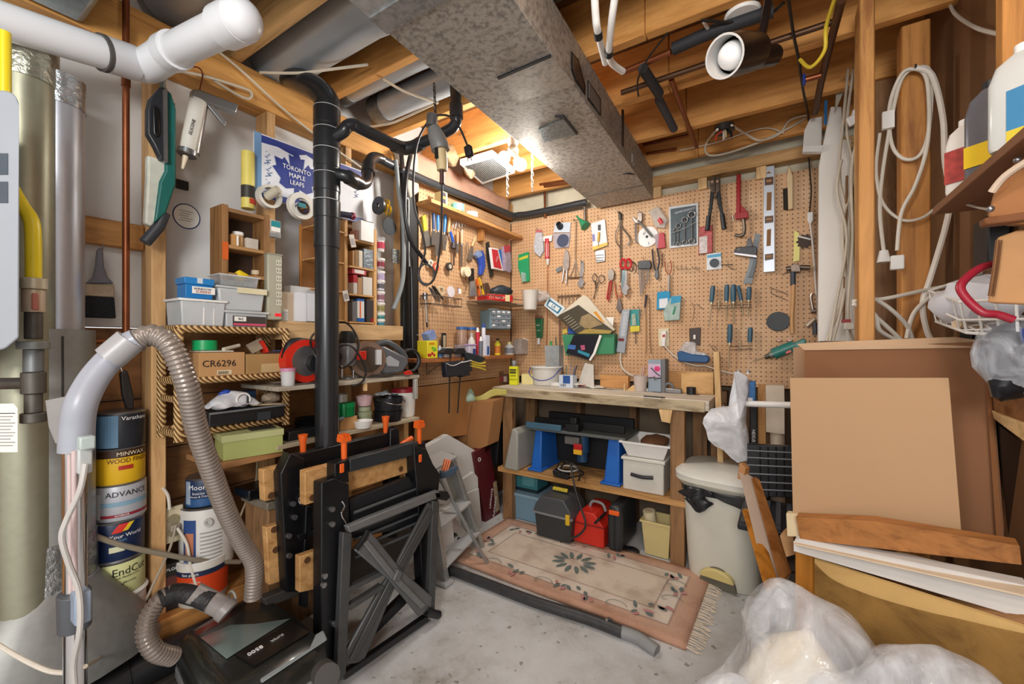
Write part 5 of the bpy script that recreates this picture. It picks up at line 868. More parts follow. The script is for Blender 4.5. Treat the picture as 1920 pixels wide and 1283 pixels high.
cable('white cord from the outlet to the vacuum',[PX(332,990,.01),PX(350,1020,.03),PX(357,1060,.05),PX(370,1105,.06)],.005,CABLEW)
cable('thick grey conduit crossing the wall in front of the cans',[PX(-10,948,.02),PX(100,978,.03),PX(220,1020,.05),PX(300,1038,.055),PX(380,1052,.06),PX(450,1054,.05)],.0085,mat('#8f8674',.5))
cable('beige cable rising beside the wooden crate',[PX(305,915,.0),PX(315,930,.0),PX(318,955,.0)],.005,CABLEW); cable('beige cable hanging beside the wooden crate',[PX(482,855,.03),PX(480,900,.03),PX(462,940,.03),PX(448,975,.03)],.004,mat('#a8987c',.5))
cable('pale cord lying across the sill toward the chrome wand',[PD(-10,1205,.92),PD(40,1235,.90),PD(90,1258,.88),PD(128,1262,.86)],.0045,CABLEW)
t=T('drain_pipe','fat black drain pipe along the foot of the sill','pipe'); t.a(M().cyl((.09,-.8,.175),(.09,.95,.175),.055,n=28),'pipe',mat('#1f2022',.4,0,.3,20)); t.a(M().cyl((.09,.38,.175),(.09,.46,.175),.06,n=28),'coupling',BLACK,bev=.002)
t=W('L',240,720,'paint_scraper','dark brush handle hung from a wire under the copper pipe','brush',-.02); t.poly('handle',[(226,700),(238,694),(242,702),(252,745),(252,768),(238,768),(230,740)],mat('#24211f',.5),-.02,.0,bev=.004); t.bar('wire',[(228,676),(227,690),(231,700)],.0015,-.01,CHROME,k=3)
# ---- vacuum cleaner
hub=PZ(470,1150,.30)
VC=T('vacuum_cleaner','black and grey canister vacuum with ribbed hose and chrome wand','vacuum',(0,0,0))
A=PZ(345,1190,.30); B=PZ(500,1120,.30); Cc=PZ(604,1190,.28); Dd=PZ(470,1283,.26)
q=[PZ(u,v,.29) for u,v in ((332,1215),(345,1178),(400,1150),(468,1122),(520,1122),(612,1190),(615,1215))]
nearL=PZ(380,1330,.25); nearR=PZ(575,1335,.25)
ring=[PZ(u,v,.29) for u,v in ((331,1212),(338,1190),(395,1155),(466,1125),(515,1125),(570,1160),(612,1195),(600,1225),(520,1275),(440,1330),(405,1335),(360,1275))]
def rz_(P,z,s=1): c=sum(P,V())/len(P); return [V((c.x+(p.x-c.x)*s,c.y+(p.y-c.y)*s,z)) for p in P]
VC.a(M().loft([rz_(ring,.03,.86),rz_(ring,.10,.97),rz_(ring,.19,1.0)]),'lower_body',mat('#2e2f32',.5,0,.1),bev=.01); VC.a(M().loft([rz_(ring,.19,1.02),rz_(ring,.225,1.02)]),'grey_bumper',mat('#77797a',.5),bev=.006)
VC.a(M().loft([rz_(ring,.226,1.0),rz_(ring,.275,.97),rz_(ring,.30,.86),rz_(ring,.305,.6)]),'hood',mat('#222422',.3,0,.2,12,0,0,1,0,.4),sharp=60)
wn=[PZ(u,v,.304) for u,v in ((376,1198),(455,1168),(498,1180),(548,1158),(440,1228),(424,1237))]
VC.a(M().loft([[PZ(u,v,.308) for u,v in ((376,1196),(432,1172),(480,1170),(545,1160),(440,1226),(425,1236))],[PZ(u,v,.303) for u,v in ((376,1196),(432,1172),(480,1170),(545,1160),(440,1226),(425,1236))]]),'glossy_window',mat('#8fa5a6',.15,.2,.1,5)); VC.a(M().loft([[PZ(u,v,.310) for u,v in ((441,1227),(547,1166),(580,1186),(478,1250))],[PZ(u,v,.302) for u,v in ((441,1227),(547,1166),(580,1186),(478,1250))]]),'name_panel',mat('#141416',.35)); 
a,b=PZ(458,1232,.3105),PZ(498,1208,.3105); an=math.degrees(math.atan2((a-b).y,(a-b).x)); VC.text('8500',(a+b)/2,.022,WTEXT,(0,0,an)); VC.text('SUPER',PZ(520,1196,.3105),.014,mat('#b7bbb8',.5),(0,0,an))
VC.a(M().loft([[PZ(u,v,.300) for u,v in ((480,1255),(606,1182),(614,1200),(490,1282))],[PZ(u,v,.24) for u,v in ((480,1255),(606,1182),(614,1200),(490,1282))]]),'front_fascia',mat('#8e979a',.45),bev=.004)
VC.a(M().cyl(PD(606,1262,1.16),PD(614,1270,1.12),.032,n=24),'wheel',mat('#474542',.5))
# hose
hp=[PD(395,1130,1.10),PD(365,1118,1.10),PD(330,1112,1.10),PD(300,1125,1.08),PD(278,1160,1.06),PD(275,1195,1.05),PD(292,1222,1.06),PD(325,1232,1.10)]
RIB=[0]
def ribbed(pts,r,n=14):
    P=smooth(pts,22); m=M(); cum=0; res=[P[0]]
    L=sum((P[i+1]-P[i]).length for i in range(len(P)-1)); cnt=max(4,int(L/.0024)); step=L/cnt; acc=0; out=[P[0]]
    for i in range(len(P)-1):
        d=(P[i+1]-P[i]).length
        while acc+d>=step*len(out): tt=(step*len(out)-acc)/d; out.append(P[i].lerp(P[i+1],min(1,max(0,tt))))
        acc+=d
    return M().tube(out,lambda t:r*(1 if int(t*(len(out)-1)+.5)%4<2 else .88),n)
HS=mat('#8a8078',.3,.35,.08); VC.a(ribbed(hp,.022),'hose',HS,sharp=80); VC.a(M().tube(hp[:4],.0228,14,5),'black_sleeve',mat('#1c1c1f',.5,0,.3,60,.5)); VC.a(M().cyl(PD(362,1112,1.10),PD(418,1140,1.12),.026,n=22).cyl(PD(418,1140,1.12),PD(428,1148,1.12),.029,n=22),'hose_end',mat('#847f7c',.4)); VC.a(M().torus(PD(436,1122,1.15),.018,.003,'y'),'loop',mat('#8d8d8b',.4))
h2=[PD(255,640,.86),PD(285,628,.87),PD(320,650,.88),PD(350,720,.90),PD(368,800,.94),PD(395,880,.99),PD(425,960,1.05),PD(455,1020,1.12),PD(476,1060,1.16),PD(474,1120,1.17)]
VC.a(ribbed(h2,.0225),'long_hose',HS,sharp=80)
VC.a(M().cyl(PD(140,838,.80),PD(141,1330,.86),.0175,n=24),'wand',CHROME); VC.a(M().cyl(PD(139,1110,.83),PD(140,1178,.835),.025,n=20),'wand_clip',mat('#4d5055',.45),bev=.002); VC.a(M().b2((-.012,-.012,-.03),(.02,.012,.03)).mv(PD(151,1135,.81)),'clip_lever',mat('#8a99ad',.4),bev=.004)
g1=[PD(143,845,.80),PD(145,800,.80),PD(152,758,.80),PD(175,712,.82),PD(205,675,.84),PD(232,650,.85),PD(258,636,.86)]
VC.a(M().tube(g1,lambda t:.026-.004*t,18,6),'handle_tube',mat('#989ca6',.35,0,.04)); gp=[PD(u,v,.81) for u,v in ((104,750),(145,742),(140,800),(137,832),(123,832),(110,800))]
VC.a(M().loft([[p+V((.02,.02,0)) for p in gp],[p-V((.012,.012,0)) for p in gp]]),'hand_grip',mat('#8a8785',.45),bev=.006); VC.a(M().cyl(PD(205,672,.838),PD(245,638,.855),.027,n=20),'collar',mat('#9b9b9d',.35)); VC.a(M().b2((-.010,-.01,-.012),(.012,.012,.012)).mv(PD(160,830,.78)),'release_button',mat('#a9b6b4',.4),bev=.003); VC.a(M().box(PD(158,862,.79),(.018,.02,.05)),'cord_socket',mat('#b7bcbb',.4),bev=.003)
VC.a(M().tube([PD(160,870,.78),PD(150,920,.77),PD(125,975,.77),PD(116,1010,.77),PD(130,1060,.78),PD(148,1110,.79),PD(150,1180,.79),PD(138,1250,.80),PD(146,1330,.81)],.0048,8,6),'power_cord',mat('#b9b6b2',.4)); VC.a(M().cyl(PD(131,845,.785),PD(133,1110,.81),.004).cyl(PD(139,845,.78),PD(141,1110,.81),.004),'wand_wire',mat('#c9b6b4',.4))
VC.a(M().tube([PD(150,640+0,.83),PD(262,630,.845),PD(300,640,.86)],.004,6,3).noise(.0,1),'tape_wrap',mat('#9a9c9e',.3,.5)) if 0 else None
# ================================================================ folding benches, ladder, boards, bag, bin
BK=mat('#15161a',.35,.1,.3,30); GM=mat('#4a4c4d',.4,.2,.2,25); JAW=wood('y','#c89a62','#a9773f',knots=0); ORG=mat('#e8631c',.45,0,.06)
def peg(t,u,v0,v1,off,tall):
    a=t.p(u,v0,off); b=t.p(u,v1,off); h=a.z-b.z; y=-(off-t.o)
    o=t.a(M().lathe([(.010,b.z),(.011,a.z-h*.35),(.012,a.z-h*.3)],16,(a.x,y,0)),'peg',ORG)
    if tall: 
        m=M().b2((a.x-.019,y-.016,a.z-h*.3),(a.x+.019,y+.016,a.z-h*.12))
        for k in (-.017,-.005,.007): m.b2((a.x+k,y-.016,a.z-h*.12),(a.x+k+.007,y+.016,a.z))
        t.a(m,'peg_head',ORG,o)
    else: t.a(M().lathe([(.012,a.z-h*.4),(.017,a.z)],16,(a.x,y,0)),'peg_head',ORG,o)
def wmate(label,ox):
    return W('L',640,1200,'folding_workbench',label,'folding workbench',ox)
t=wmate('folded black portable workbench standing nearest to the rug with crossed grey legs',.50); o=.50
t.poly('jaw_bar',[(656,862),(784,828),(784,853),(656,886)],mat('#33373b',.35,.2,.12),o-.06,o-.02,bev=.004)
b=t.poly('jaw_board',[(572,884),(768,834),(768,886),(572,948)],JAW,o-.10,o-.065,bev=.003)
for u,v in ((587,934),(753,880)): q=t.p(u,v,o-.06); t.a(M().cyl((q.x,-(o-.066-t.o),q.z),(q.x,-(o-.062-t.o),q.z),.011,n=16),'peg_hole',mat('#5a3a1c',.8),b)
b=t.poly('jaw_board',[(562,1044),(640,1018),(640,1094),(562,1112)],JAW,o-.10,o-.07,bev=.003); q=t.p(579,1052,o-.06); t.a(M().cyl((q.x,-(o-.07-t.o),q.z),(q.x,-(o-.067-t.o),q.z),.011,n=16),'peg_hole',mat('#5a3a1c',.8),b)
t.poly('upright',[(603,906),(628,897),(655,908),(655,985),(640,1000),(632,1270),(602,1262)],BK,o-.05,o+.0,bev=.004)
t.poly('upright',[(776,836),(800,842),(812,870),(826,890),(822,925),(812,1160),(795,1150),(785,960)],BK,o-.06,o-.01,bev=.004)
t.poly('bracket',[(628,870),(652,862),(655,905),(628,905)],BK,o-.06,o-.01,bev=.003); t.poly('bracket',[(772,838),(798,828),(800,930),(776,935)],BK,o-.08,o-.03,bev=.003)
t.poly('ribbed_panel',[(656,938),(768,895),(790,935),(790,985),(662,1010)],mat('#1f2227',.4,.1,.2),o-.06,o-.03,bev=.002)
rb=M()
for k in range(6):
    a=t.p(664,962+k*17,o-.02); c=t.p(788,914+k*16,o-.02); rb.tube([a,c],.0055,8)
t.a(rb,'rib',mat('#5b5f61',.35,.3,.1))
fo=o+.035
def seg(nm,u0,v0,u1,v1,w,mt,o0=None,o1=None,w1=None):
    dx,dy=u1-u0,v1-v0; L=math.hypot(dx,dy); nx,ny=-dy/L*w/2,dx/L*w/2; w1=w if w1 is None else w1; mx,my=-dy/L*w1/2,dx/L*w1/2
    return t.poly(nm,[(u0+nx,v0+ny),(u1+mx,v1+my),(u1-mx,v1-my),(u0-nx,v0-ny)],mt,fo-.025 if o0 is None else o0,fo if o1 is None else o1,bev=.003)
seg('leg_frame_rail',654,994,825,926,13,mat('#77797a',.4,.3,.15)); seg('leg_frame_side',652,1000,640,1276,17,GM); seg('leg_frame_side',818,940,809,1160,12,GM); seg('leg_frame_rail',644,1272,803,1160,11,BK); seg('leg_frame_rail',655,1108,735,1066,9,GM); seg('leg_frame_rail',655,1142,720,1100,9,GM); seg('leg_frame_rail',640,1245,790,1095,14,BK,fo-.09,fo-.06)
t.poly('hook_end',[(815,924),(840,922),(845,932),(838,940),(818,936)],BK,fo-.03,fo,bev=.003)
XM=mat('#67696a',.38,.25,.25,18)
a=t.poly('cross_arm',[(666,1033),(695,1000),(705,1008),(752,1068),(811,1119),(809,1141),(786,1157),(738,1098),(728,1086)],XM,fo-.002,fo+.012,bev=.005); t.poly('rib',[(680,1018),(692,1014),(744,1078),(800,1136),(790,1142),(736,1088)],mat('#7d7f80',.35,.3,.2),fo+.012,fo+.022,a,bev=.004)
a=t.poly('cross_arm',[(805,942),(822,955),(765,1060),(745,1092),(682,1244),(646,1248),(650,1222),(722,1092),(742,1062)],mat('#545657',.38,.25,.25,18),fo-.022,fo-.006,bev=.005); t.poly('rib',[(806,955),(814,960),(750,1076),(668,1238),(656,1238),(738,1076)],GM,fo-.006,fo+.001,a,bev=.004)
q=t.p(744,1080,fo+.02); t.a(M().b2((q.x-.016,-(fo+.03-t.o),q.z-.02),(q.x+.016,-(fo-.03-t.o),q.z+.02)).rot((0,38,0),q),'pivot_clip',XM,bev=.004)
t.bar('foot',[(800,1146),(814,1152),(822,1153)],.018,fo+.01,BK,n=12); t.bar('latch',[(668,1030),(682,1012),(690,995)],.010,fo+.015,BK,n=8)
for u,v in ((622,955),(622,983),(608,1080),(606,1097),(627,1170)): q=t.p(u,v,o+.004); t.a(M().cyl((q.x,-.0,q.z),(q.x,-.012,q.z),.009,n=14),'bolt',STEEL)
t.bar('spring_latch',[(640,940),(646,950),(640,965),(650,985),(652,1000)],.003,o+.006,CHROME,k=4)
peg(t,645,814,860,o-.035,True); peg(t,786,789,832,o-.035,True)
for u,v,w in ((640,876,9),(787,858,9)): q=t.p(u,v,o+.0); t.a(M().b2((q.x-.008,-.006,q.z-.02),(q.x+.008,.0,q.z+.012)),'orange_tab',ORG,bev=.002)
t=wmate('second folded black portable workbench standing behind the crossed-leg one',.36); o=.36; fo=.37
t.poly('jaw_bar',[(548,855),(742,809),(745,834),(552,882)],BK,o-.05,o-.01,bev=.004)
b=t.poly('jaw_board',[(493,882),(720,826),(720,882),(496,941)],JAW,o-.09,o-.055,bev=.003); q=t.p(510,930,o-.05); t.a(M().cyl((q.x,-(o-.056-t.o),q.z),(q.x,-(o-.052-t.o),q.z),.012,n=16),'peg_hole',mat('#5a3a1c',.8),b)
b=t.poly('jaw_board',[(499,990),(540,978),(545,1085),(505,1098)],JAW,o-.08,o-.05,bev=.003)
for u,v in ((515,994),(518,1032)): q=t.p(u,v,o-.045); t.a(M().cyl((q.x,-(o-.051-t.o),q.z),(q.x,-(o-.047-t.o),q.z),.011,n=16),'peg_hole',mat('#5a3a1c',.8),b)
t.poly('upright',[(526,890),(545,850),(572,860),(572,1000),(566,1110),(538,1112)],BK,o-.05,o,bev=.004); t.poly('upright',[(732,806),(748,802),(752,860),(745,1010),(730,1010)],BK,o-.05,o,bev=.004)
seg('leg_frame_side',580,950,572,1140,12,BK); seg('leg_frame_side',596,960,600,1140,10,BK); seg('leg_frame_rail',560,1010,740,950,12,BK); seg('foot_rail',498,1132,640,1075,18,mat('#4d4a47',.6,0,.2),o-.1,o-.06)
for u,v in ((549,945),(552,970),(541,1005),(542,1042)): q=t.p(u,v,o+.004); t.a(M().cyl((q.x,-.0,q.z),(q.x,-.012,q.z),.009,n=14),'bolt',STEEL)
t.bar('spring_latch',[(560,915),(566,925),(560,940),(570,950)],.003,o+.006,CHROME,k=4); seg('white_scale',576,975,575,1025,3,WHITE,o,o+.004)
peg(t,568,815,852,o-.03,False); peg(t,723,781,815,o-.03,False); q=t.p(752,832,o-.02); t.a(M().tube([t.p(748,838,o-.01),t.p(762,828,o-.01),t.p(772,822,o-.01)],.013,10),'fallen_peg',ORG)
# clamp tool with orange grip and blue-grey plastic
t=T('bar_clamp','orange and slate quick clamp hooked on the stepladder','clamp',PD(832,880,2.12),60); t.a(M().prism([(-.02,-.045),(.045,-.035),(.075,.0),(.06,.012),(.0,-.01),(-.02,-.005)],-.015,.012),'jaw',mat('#3f5264',.45),bev=.004)
for k in range(3): t.a(M().b2((-.01+.012*k,-.012,-.008),(-.002+.012*k,.012,.05)).rot((0,18,0)),'grip_finger',mat('#e8865a',.45),bev=.003)
# aluminium step ladder
AL=mat('#b4b6b5',.3,.6,.1,20); AL2=mat('#c7cacc',.4,.3,.08)
t=T('step_ladder','small aluminium stepladder between the folded workbench and the rug','stepladder',(0,0,0))
def strip(nm,p,q,w,th,mt,up=(0,1,0)):
    d=(q-p).normalized(); a=V(up); a=(a-d*a.dot(d)).normalized(); b=d.cross(a); r=lambda o:[o+a*w/2+b*th/2,o-a*w/2+b*th/2,o-a*w/2-b*th/2,o+a*w/2-b*th/2]
    return t.a(M().loft([r(p),r(q)]),nm,mt,bev=.002)
r1=(PD(842,852,2.34),PD(902,1030,2.49)); r1[1].z=.004; r2=(PD(797,862,2.16),PD(832,1088,2.14)); r2[1].z=.004
strip('side_rail',*r1,.028,.05,AL); strip('side_rail',*r2,.028,.06,AL); strip('inner_web',r1[0].lerp(r1[1],.1)+V((-.03,-.03,0)),r1[1]+V((-.02,-.04,.02)),.05,.004,mat('#9d9f98',.35,.5,.15))
for f,w,nm in ((.0,.11,'top_cap'),(.47,.09,'step'),(.8,.07,'step')):
    p=r1[0].lerp(r1[1],f); q=r2[0].lerp(r2[1],f+.06); strip(nm,p,q,w,.014,AL2,(1,0,-.2))
b1=(PD(822,893,2.24),PD(917,1066,2.29)); b1[1].z=.006; strip('brace',*b1,.014,.014,AL); strip('brace',PD(842,970,2.3),PD(882,1020,2.42),.05,.004,AL)
t.a(M().box(r2[1]+V((0,-.005,.01)),(.09,.06,.02)),'foot',AL2,bev=.003); t.a(M().box(PD(867,1012,2.45),(.05,.03,.018)),'rubber_stop',BLACK)
# white boards and boxes by the wall
WB=mat('#dfe0de',.6,0,.06,6)
def wallboard(label,uv,o0,o1,mt,name='foam_sheet',cat='sheet',**k): t=W('L',uv[0][0],uv[0][1],name,label,cat,o1); t.poly('board',uv,mt,o0,o1,bev=.002,**k); return t
wallboard('tall white panel leaning on the wall behind the stepladder',[(800,838),(840,815),(893,846),(893,960),(872,1000),(812,1000)],.06,.10,WB)
wallboard('stained white panel in the middle of the leaning stack',[(862,903),(888,885),(896,895),(900,985),(872,1000)],.105,.125,WB)
wallboard('short white panel at the end of the leaning stack',[(872,928),(898,916),(905,1000),(880,1006)],.13,.15,mat('#d3d4d2',.6,0,.08))
t=wallboard('white box standing beneath the stepladder step',[(824,962),(846,950),(852,1015),(830,1035)],.15,.30,WB,'white_box','box')
t=W('L',905,900,'flooring_carton','maroon flooring carton with white lettering leaning beside the workbench leg','carton',.12); t.poly('carton',[(888,850),(918,832),(938,962),(912,985)],mat('#5b1620',.5,0,.08),.06,.12,bev=.002)
for k,(s,u,v) in enumerate((('LAMINATE',921,935),('FLOORING',928,950))): t.text(s,t.p(u,v,.122),.028,WTEXT,(90,-78,0),sx=1)
q=t.p(899,862,.122); t.a(M().torus(q,.012,.002,'y'),'round_logo',WTEXT); t.poly('photo_strip',[(925,905),(931,902),(937,955),(930,962)],mat('#b9a684',.5,0,.5,60),.12,.122)
t=W('L',912,800,'black_bag','black nylon bag wedged between the paper bag and tool case','bag',.12); t.poly('bag',[(905,775),(935,760),(942,830),(930,878),(908,850)],mat('#16181c',.6,0,.3,30),.04,.12,bev=.01)
# paper bag on the bench end
t=T('paper_bag','brown paper grocery bag hanging at the workbench end','bag',PY(880,800,2.27),0); f=lambda u,v,y=2.27:t.L(PY(u,v,y))
fr=[f(846,754),f(924,752),f(914,836),f(868,855),(f(838,838))]; bk=[p+V((.01,.12,.01)) for p in fr]
t.a(M().loft([fr,bk]),'bag',KRAFT,bev=.003); t.a(M().loft([[f(883,760,2.268),f(886,758,2.268),f(872,852,2.268),f(869,853,2.268)],[p+V((0,.004,0)) for p in (f(883,760),f(886,758),f(872,852),f(869,853))]]),'crease',mat('#96693e',.85))
t=T('plastic_bag','crumpled green and white plastic bag poking out of the paper bag','bag',PY(880,748,2.30),0); t.a(M().ball((0,0,.005),(.05,.04,.045)).ball((-.01,.0,.045),(.03,.02,.05)).noise(.024,26),'bag',mat('#b9d6bf',.35,0,.5,22))
t=T('work_glove','yellow rubber glove draped from the bench end into the paper bag','glove',(0,0,0)); 
for k in range(4): t.a(M().tube([PY(890+2*k,748+2*k,2.29),PY(905,743+3*k,2.33),PY(925,732+3*k,2.37),PY(950,733+2*k,2.385)],lambda s:.012-.005*s,8,4),'finger',mat('#c9c06a',.5,0,.15))
# bar clamps, gloves and pouch hanging under the small shelf
def lp(u,v,x): return PX(u,v,x)
for i,(u,lb) in enumerate(((840,'black bar clamp hanging at the end of the small shelf'),(862,'black bar clamp hanging beside its twin on the small shelf'))):
    t=W('L',u,700,'bar_clamp',lb,'clamp',.16); t.bar('bar',[(u+4,662),(u-4 if i else u+2,775)],.005,.16,DSTEEL,n=6); t.poly('fixed_jaw',[(u-12,662),(u-4,653),(u+8,653),(u+13,660),(u+6,664),(u-6,664)],BLACK,.14,.175,bev=.003)
    t.poly('grip',[(u+2,684),(u+18,680),(u+20,704),(u+4,708)],mat('#20242e',.45),.14,.18,bev=.004)
t=W('L',850,690,'tool_pouch','black pouch with white stitching hung under the small shelf','pouch',.17); t.poly('pouch',[(836,680),(868,676),(872,704),(838,708)],mat('#1f222c',.5),.15,.19,bev=.006); t.bar('stitching',[(838,682),(850,686),(868,678)],.002,.192,WTEXT,k=3); t.bar('stitching',[(866,680),(884,676)],.002,.192,WTEXT); t.poly('side_pouch',[(868,678),(885,674),(886,696),(870,702)],mat('#1f222c',.5),.15,.185,bev=.005)
t=W('L',895,680,'work_gloves','black and yellow work glove hanging beside the pouch','glove',.17); t.poly('palm',[(872,660),(892,664),(912,672),(900,684),(878,680)],mat('#1e2830',.6),.14,.18,bev=.006)
for k in range(3): t.bar('finger',[(880,676+5*k),(898,682+4*k),(910,680+7*k)],.006,.18,mat('#cbb53e',.5),k=3)
# step bin
t=T('pedal_bin','ivory plastic pedal bin with its flat lid tipped over a black liner','bin',PZ(1350,1076,0)+V((.025,-.02,0)),-8); IV=mat('#dad9cc',.4,0,.03)
def rr(w,d,z,n=28,p=3.2): return [V((w/2*abs(math.cos(a))**(2/p)*(1 if math.cos(a)>0 else -1),d/2*abs(math.sin(a))**(2/p)*(1 if math.sin(a)>0 else -1),z)) for a in [2*math.pi*k/n for k in range(n)]]
hb=.50; t.a(M().loft([rr(.33,.25,.002),rr(.345,.27,.1),rr(.39,.30,hb)]),'body',IV,sharp=50)
t.a(M().loft([rr(.41,.31,hb-.02),rr(.46,.36,hb+.01),rr(.46,.36,hb+.035)],False),'rim',IV)
lid=[]; t.a(M().loft([rr(.455,.355,hb+.045),rr(.46,.36,hb+.06),rr(.40,.30,hb+.085)]).rot((4,0,0),(0,.15,hb)),'lid',mat('#e3e4dc',.35,0,.03),sharp=50)
t.a(M().loft([rr(.412,.312,hb-.01),rr(.402,.31,hb-.05)],False).noise(.004,20),'liner_edge',BLKGL); t.a(M().grid(lambda i,j:(-.16+.13*i+.02*math.sin(j*9),-.172-.012*math.sin(i*7+j*4),hb-.01-.115*j*(.6+.4*math.sin(i*3))),8,10).noise(.008,30),'liner_flap',mat('#2a2c30',.3,0,.4,40),solid=.002); t.a(M().grid(lambda i,j:(-.02+.20*i,-.172-.006*math.sin(i*8),hb-.012-.055*j*(.4+i)),8,6).noise(.005,30),'liner_flap',mat('#2a2c30',.3,0,.4,40),solid=.002)
t.a(M().prism([(.085*math.cos(a)-.0,.10*math.sin(a)+.004) for a in [math.pi*k/14 for k in range(15)]],-.145,-.128),'pedal_recess',mat('#6e6a5c',.7)); t.a(M().prism([(.08*math.cos(a),.05+.05*math.sin(a)) for a in [math.pi*k/14 for k in range(15)]],-.165,-.13),'pedal',mat('#dccb86',.4),bev=.006)
# white bag hanging by the bench corner
t=T('shopping_bag','white translucent shopping bag hanging at the workbench corner','bag',(0,0,0)); bp=[(1380,696),(1392,730),(1368,760),(1335,768),(1318,795),(1340,835),(1385,866),(1407,862),(1408,830),(1398,790),(1402,740),(1408,712)]
dep=2.02
cc=PD(1370,790,dep); ring=[PD(u,v,dep) for u,v in bp]; sm=smooth(ring,3,True); nrm=V((SN,-CS,0))
fl=[[cc+(p-cc)*s+nrm*(.055*math.cos(s*1.4)*k) for p in sm] for s,k in ((1,.15),(.8,.7),(.5,.95),(.15,1.1))]; bl_=[[cc+(p-cc)*s-nrm*(.04*math.cos(s*1.4)) for p in sm] for s in (.15,.5,.8)]
t.a(M().loft(bl_+fl).noise(.016,14).noise(.006,45,2),'bag',film('#eef1f6',.78,.3,10,.6),sharp=80)
for u in (1384,1402): t.a(M().tube([PD(u,700,dep),PD(u+1,694,dep+.1),PD(u+3,698,dep+.2)],.006,6,3),'handle',film('#eef1f6',.78,.3,10,.6))
# lumber and junk between bench and boxes
def plank(label,u0,v0,u1,v1,y,wpx,mt,name='lumber_piece',cat='lumber',th=.04,yb=None):
    a=PY(u0,v0,y); b=PY(u1,v1,yb or y); d=(a-C).dot(V((-SN,CS,0))); w=wpx*d/FX/1.2
    t=T(name,label,cat,(0,0,0)); dd=(b-a).normalized(); b=a+dd*((a.z-.003)/-dd.z); x=V((1,0,0)); x=(x-dd*x.dot(dd)).normalized(); yy=dd.cross(x); r=lambda o:[o-x*w/2,o+x*w/2,o+x*w/2+yy*th,o-x*w/2+yy*th]
    if yy.y<0: yy=-yy
    t.a(M().loft([r(a),r(b)]),'board',mt,bev=.002); return t
plank('upright pine batten at the corner of the worktop',1343,660,1352,900,2.52,12,PALEZ)
plank('thick pine stud leaning behind the hanging shopping bag',1365,770,1372,1010,2.72,26,wood('z','#b98a52','#8a5d2f'))
plank('narrow orange batten standing behind the shopping bag',1392,760,1398,1000,2.74,14,WZ)
plank('dark stained stick leaning beside the blue package',1410,745,1414,960,2.76,10,mat('#2e2626',.5))
plank('pine stud rising beside the paper roll',1428,722,1430,1000,2.78,15,wood('z','#c28f57','#956632'))
plank('brown stud under the end of the worktop',1312,770,1312,1020,2.78,30,OLDZ)
t=T('paper_roll','cream roll of lining paper standing behind the white rail','roll',(0,0,0)); a=PY(1457,722,2.72); b=PY(1459,960,2.72); b.z=.003; t.a(M().cyl(a,b,.035,n=22),'roll',mat('#ddd0bb',.8)); m=PY(1452,810,2.71); t.a(M().b2((m.x-.04,m.y-.035,m.z),(m.x+.045,m.y-.025,a.z)).noise(.004,9),'loose_sheet',mat('#e4d8c4',.8))
t=T('blue_package','blue plastic package tucked behind the shopping bag','package',PY(1407,735,2.66),0); t.a(M().b2((-.03,-.02,-.07),(.025,.02,.06)),'package',mat('#2b73b8',.4),bev=.004); t.a(M().b2((-.012,-.022,-.05),(.012,-.0195,-.03)),'print',WTEXT)
t=T('hockey_stick','black stick shaft with white lettering standing beside the blue package','stick',PY(1413,800,2.70),0); t.a(M().b2((-.014,-.01,.004-t.loc.z),(.014,.01,.12)),'shaft',BLACK,bev=.002); t.text('NEXUS',(0,-.011,-.05),.022,WTEXT,(90,90,0))
t=T('curtain_rail','white rail running from the shopping bag to the carton stack','rail',(0,0,0)); t.a(M().tube([PY(1392,757,2.3),PY(1486,760,2.15)],.014,12),'rail',WHITE)
t=T('plastic_chair','black moulded plastic chair with grid back behind the bin','chair',(0,0,0)); cy=2.28; A=lambda u,v,y=cy:PY(u,v,y); BP=mat('#1b1c20',.35,0,.1)
t.a(M().loft([[A(1400,833),A(1500,838),A(1500,935),A(1404,930)],[p+V((0,.03,0)) for p in (A(1400,833),A(1500,838),A(1500,935),A(1404,930))]]),'backrest',BP,bev=.004)
for k,v in enumerate((845,858,872,888,903,917)): t.a(M().tube([A(1402,v,cy-.004),A(1502,v+5,cy-.004)],.0045,8),'rib',mat('#5d6064',.3))
for u in (1425,1440,1455,1470,1486): t.a(M().tube([A(u,838,cy-.002),A(u+1,930,cy-.002)],.0035,6),'rib',BP)
s0=A(1404,930); t.a(M().b2((s0.x-.02,cy-.36,s0.z-.03),(s0.x+.36,cy+.01,s0.z-.005)),'seat',BP,bev=.006)
for k in range(8): t.a(M().b2((s0.x-.01+.04*k,cy-.33,s0.z-.005),(s0.x+.008+.04*k,cy-.03,s0.z+.004)).rot((0,0,0)),'seat_slat',mat('#4b4e52',.25))
for x in (s0.x+.10,s0.x+.33):
    for y in (cy-.2,cy): t.a(M().cyl((x,y,0.002),(x,y,s0.z-.02),.012),'leg',BP)
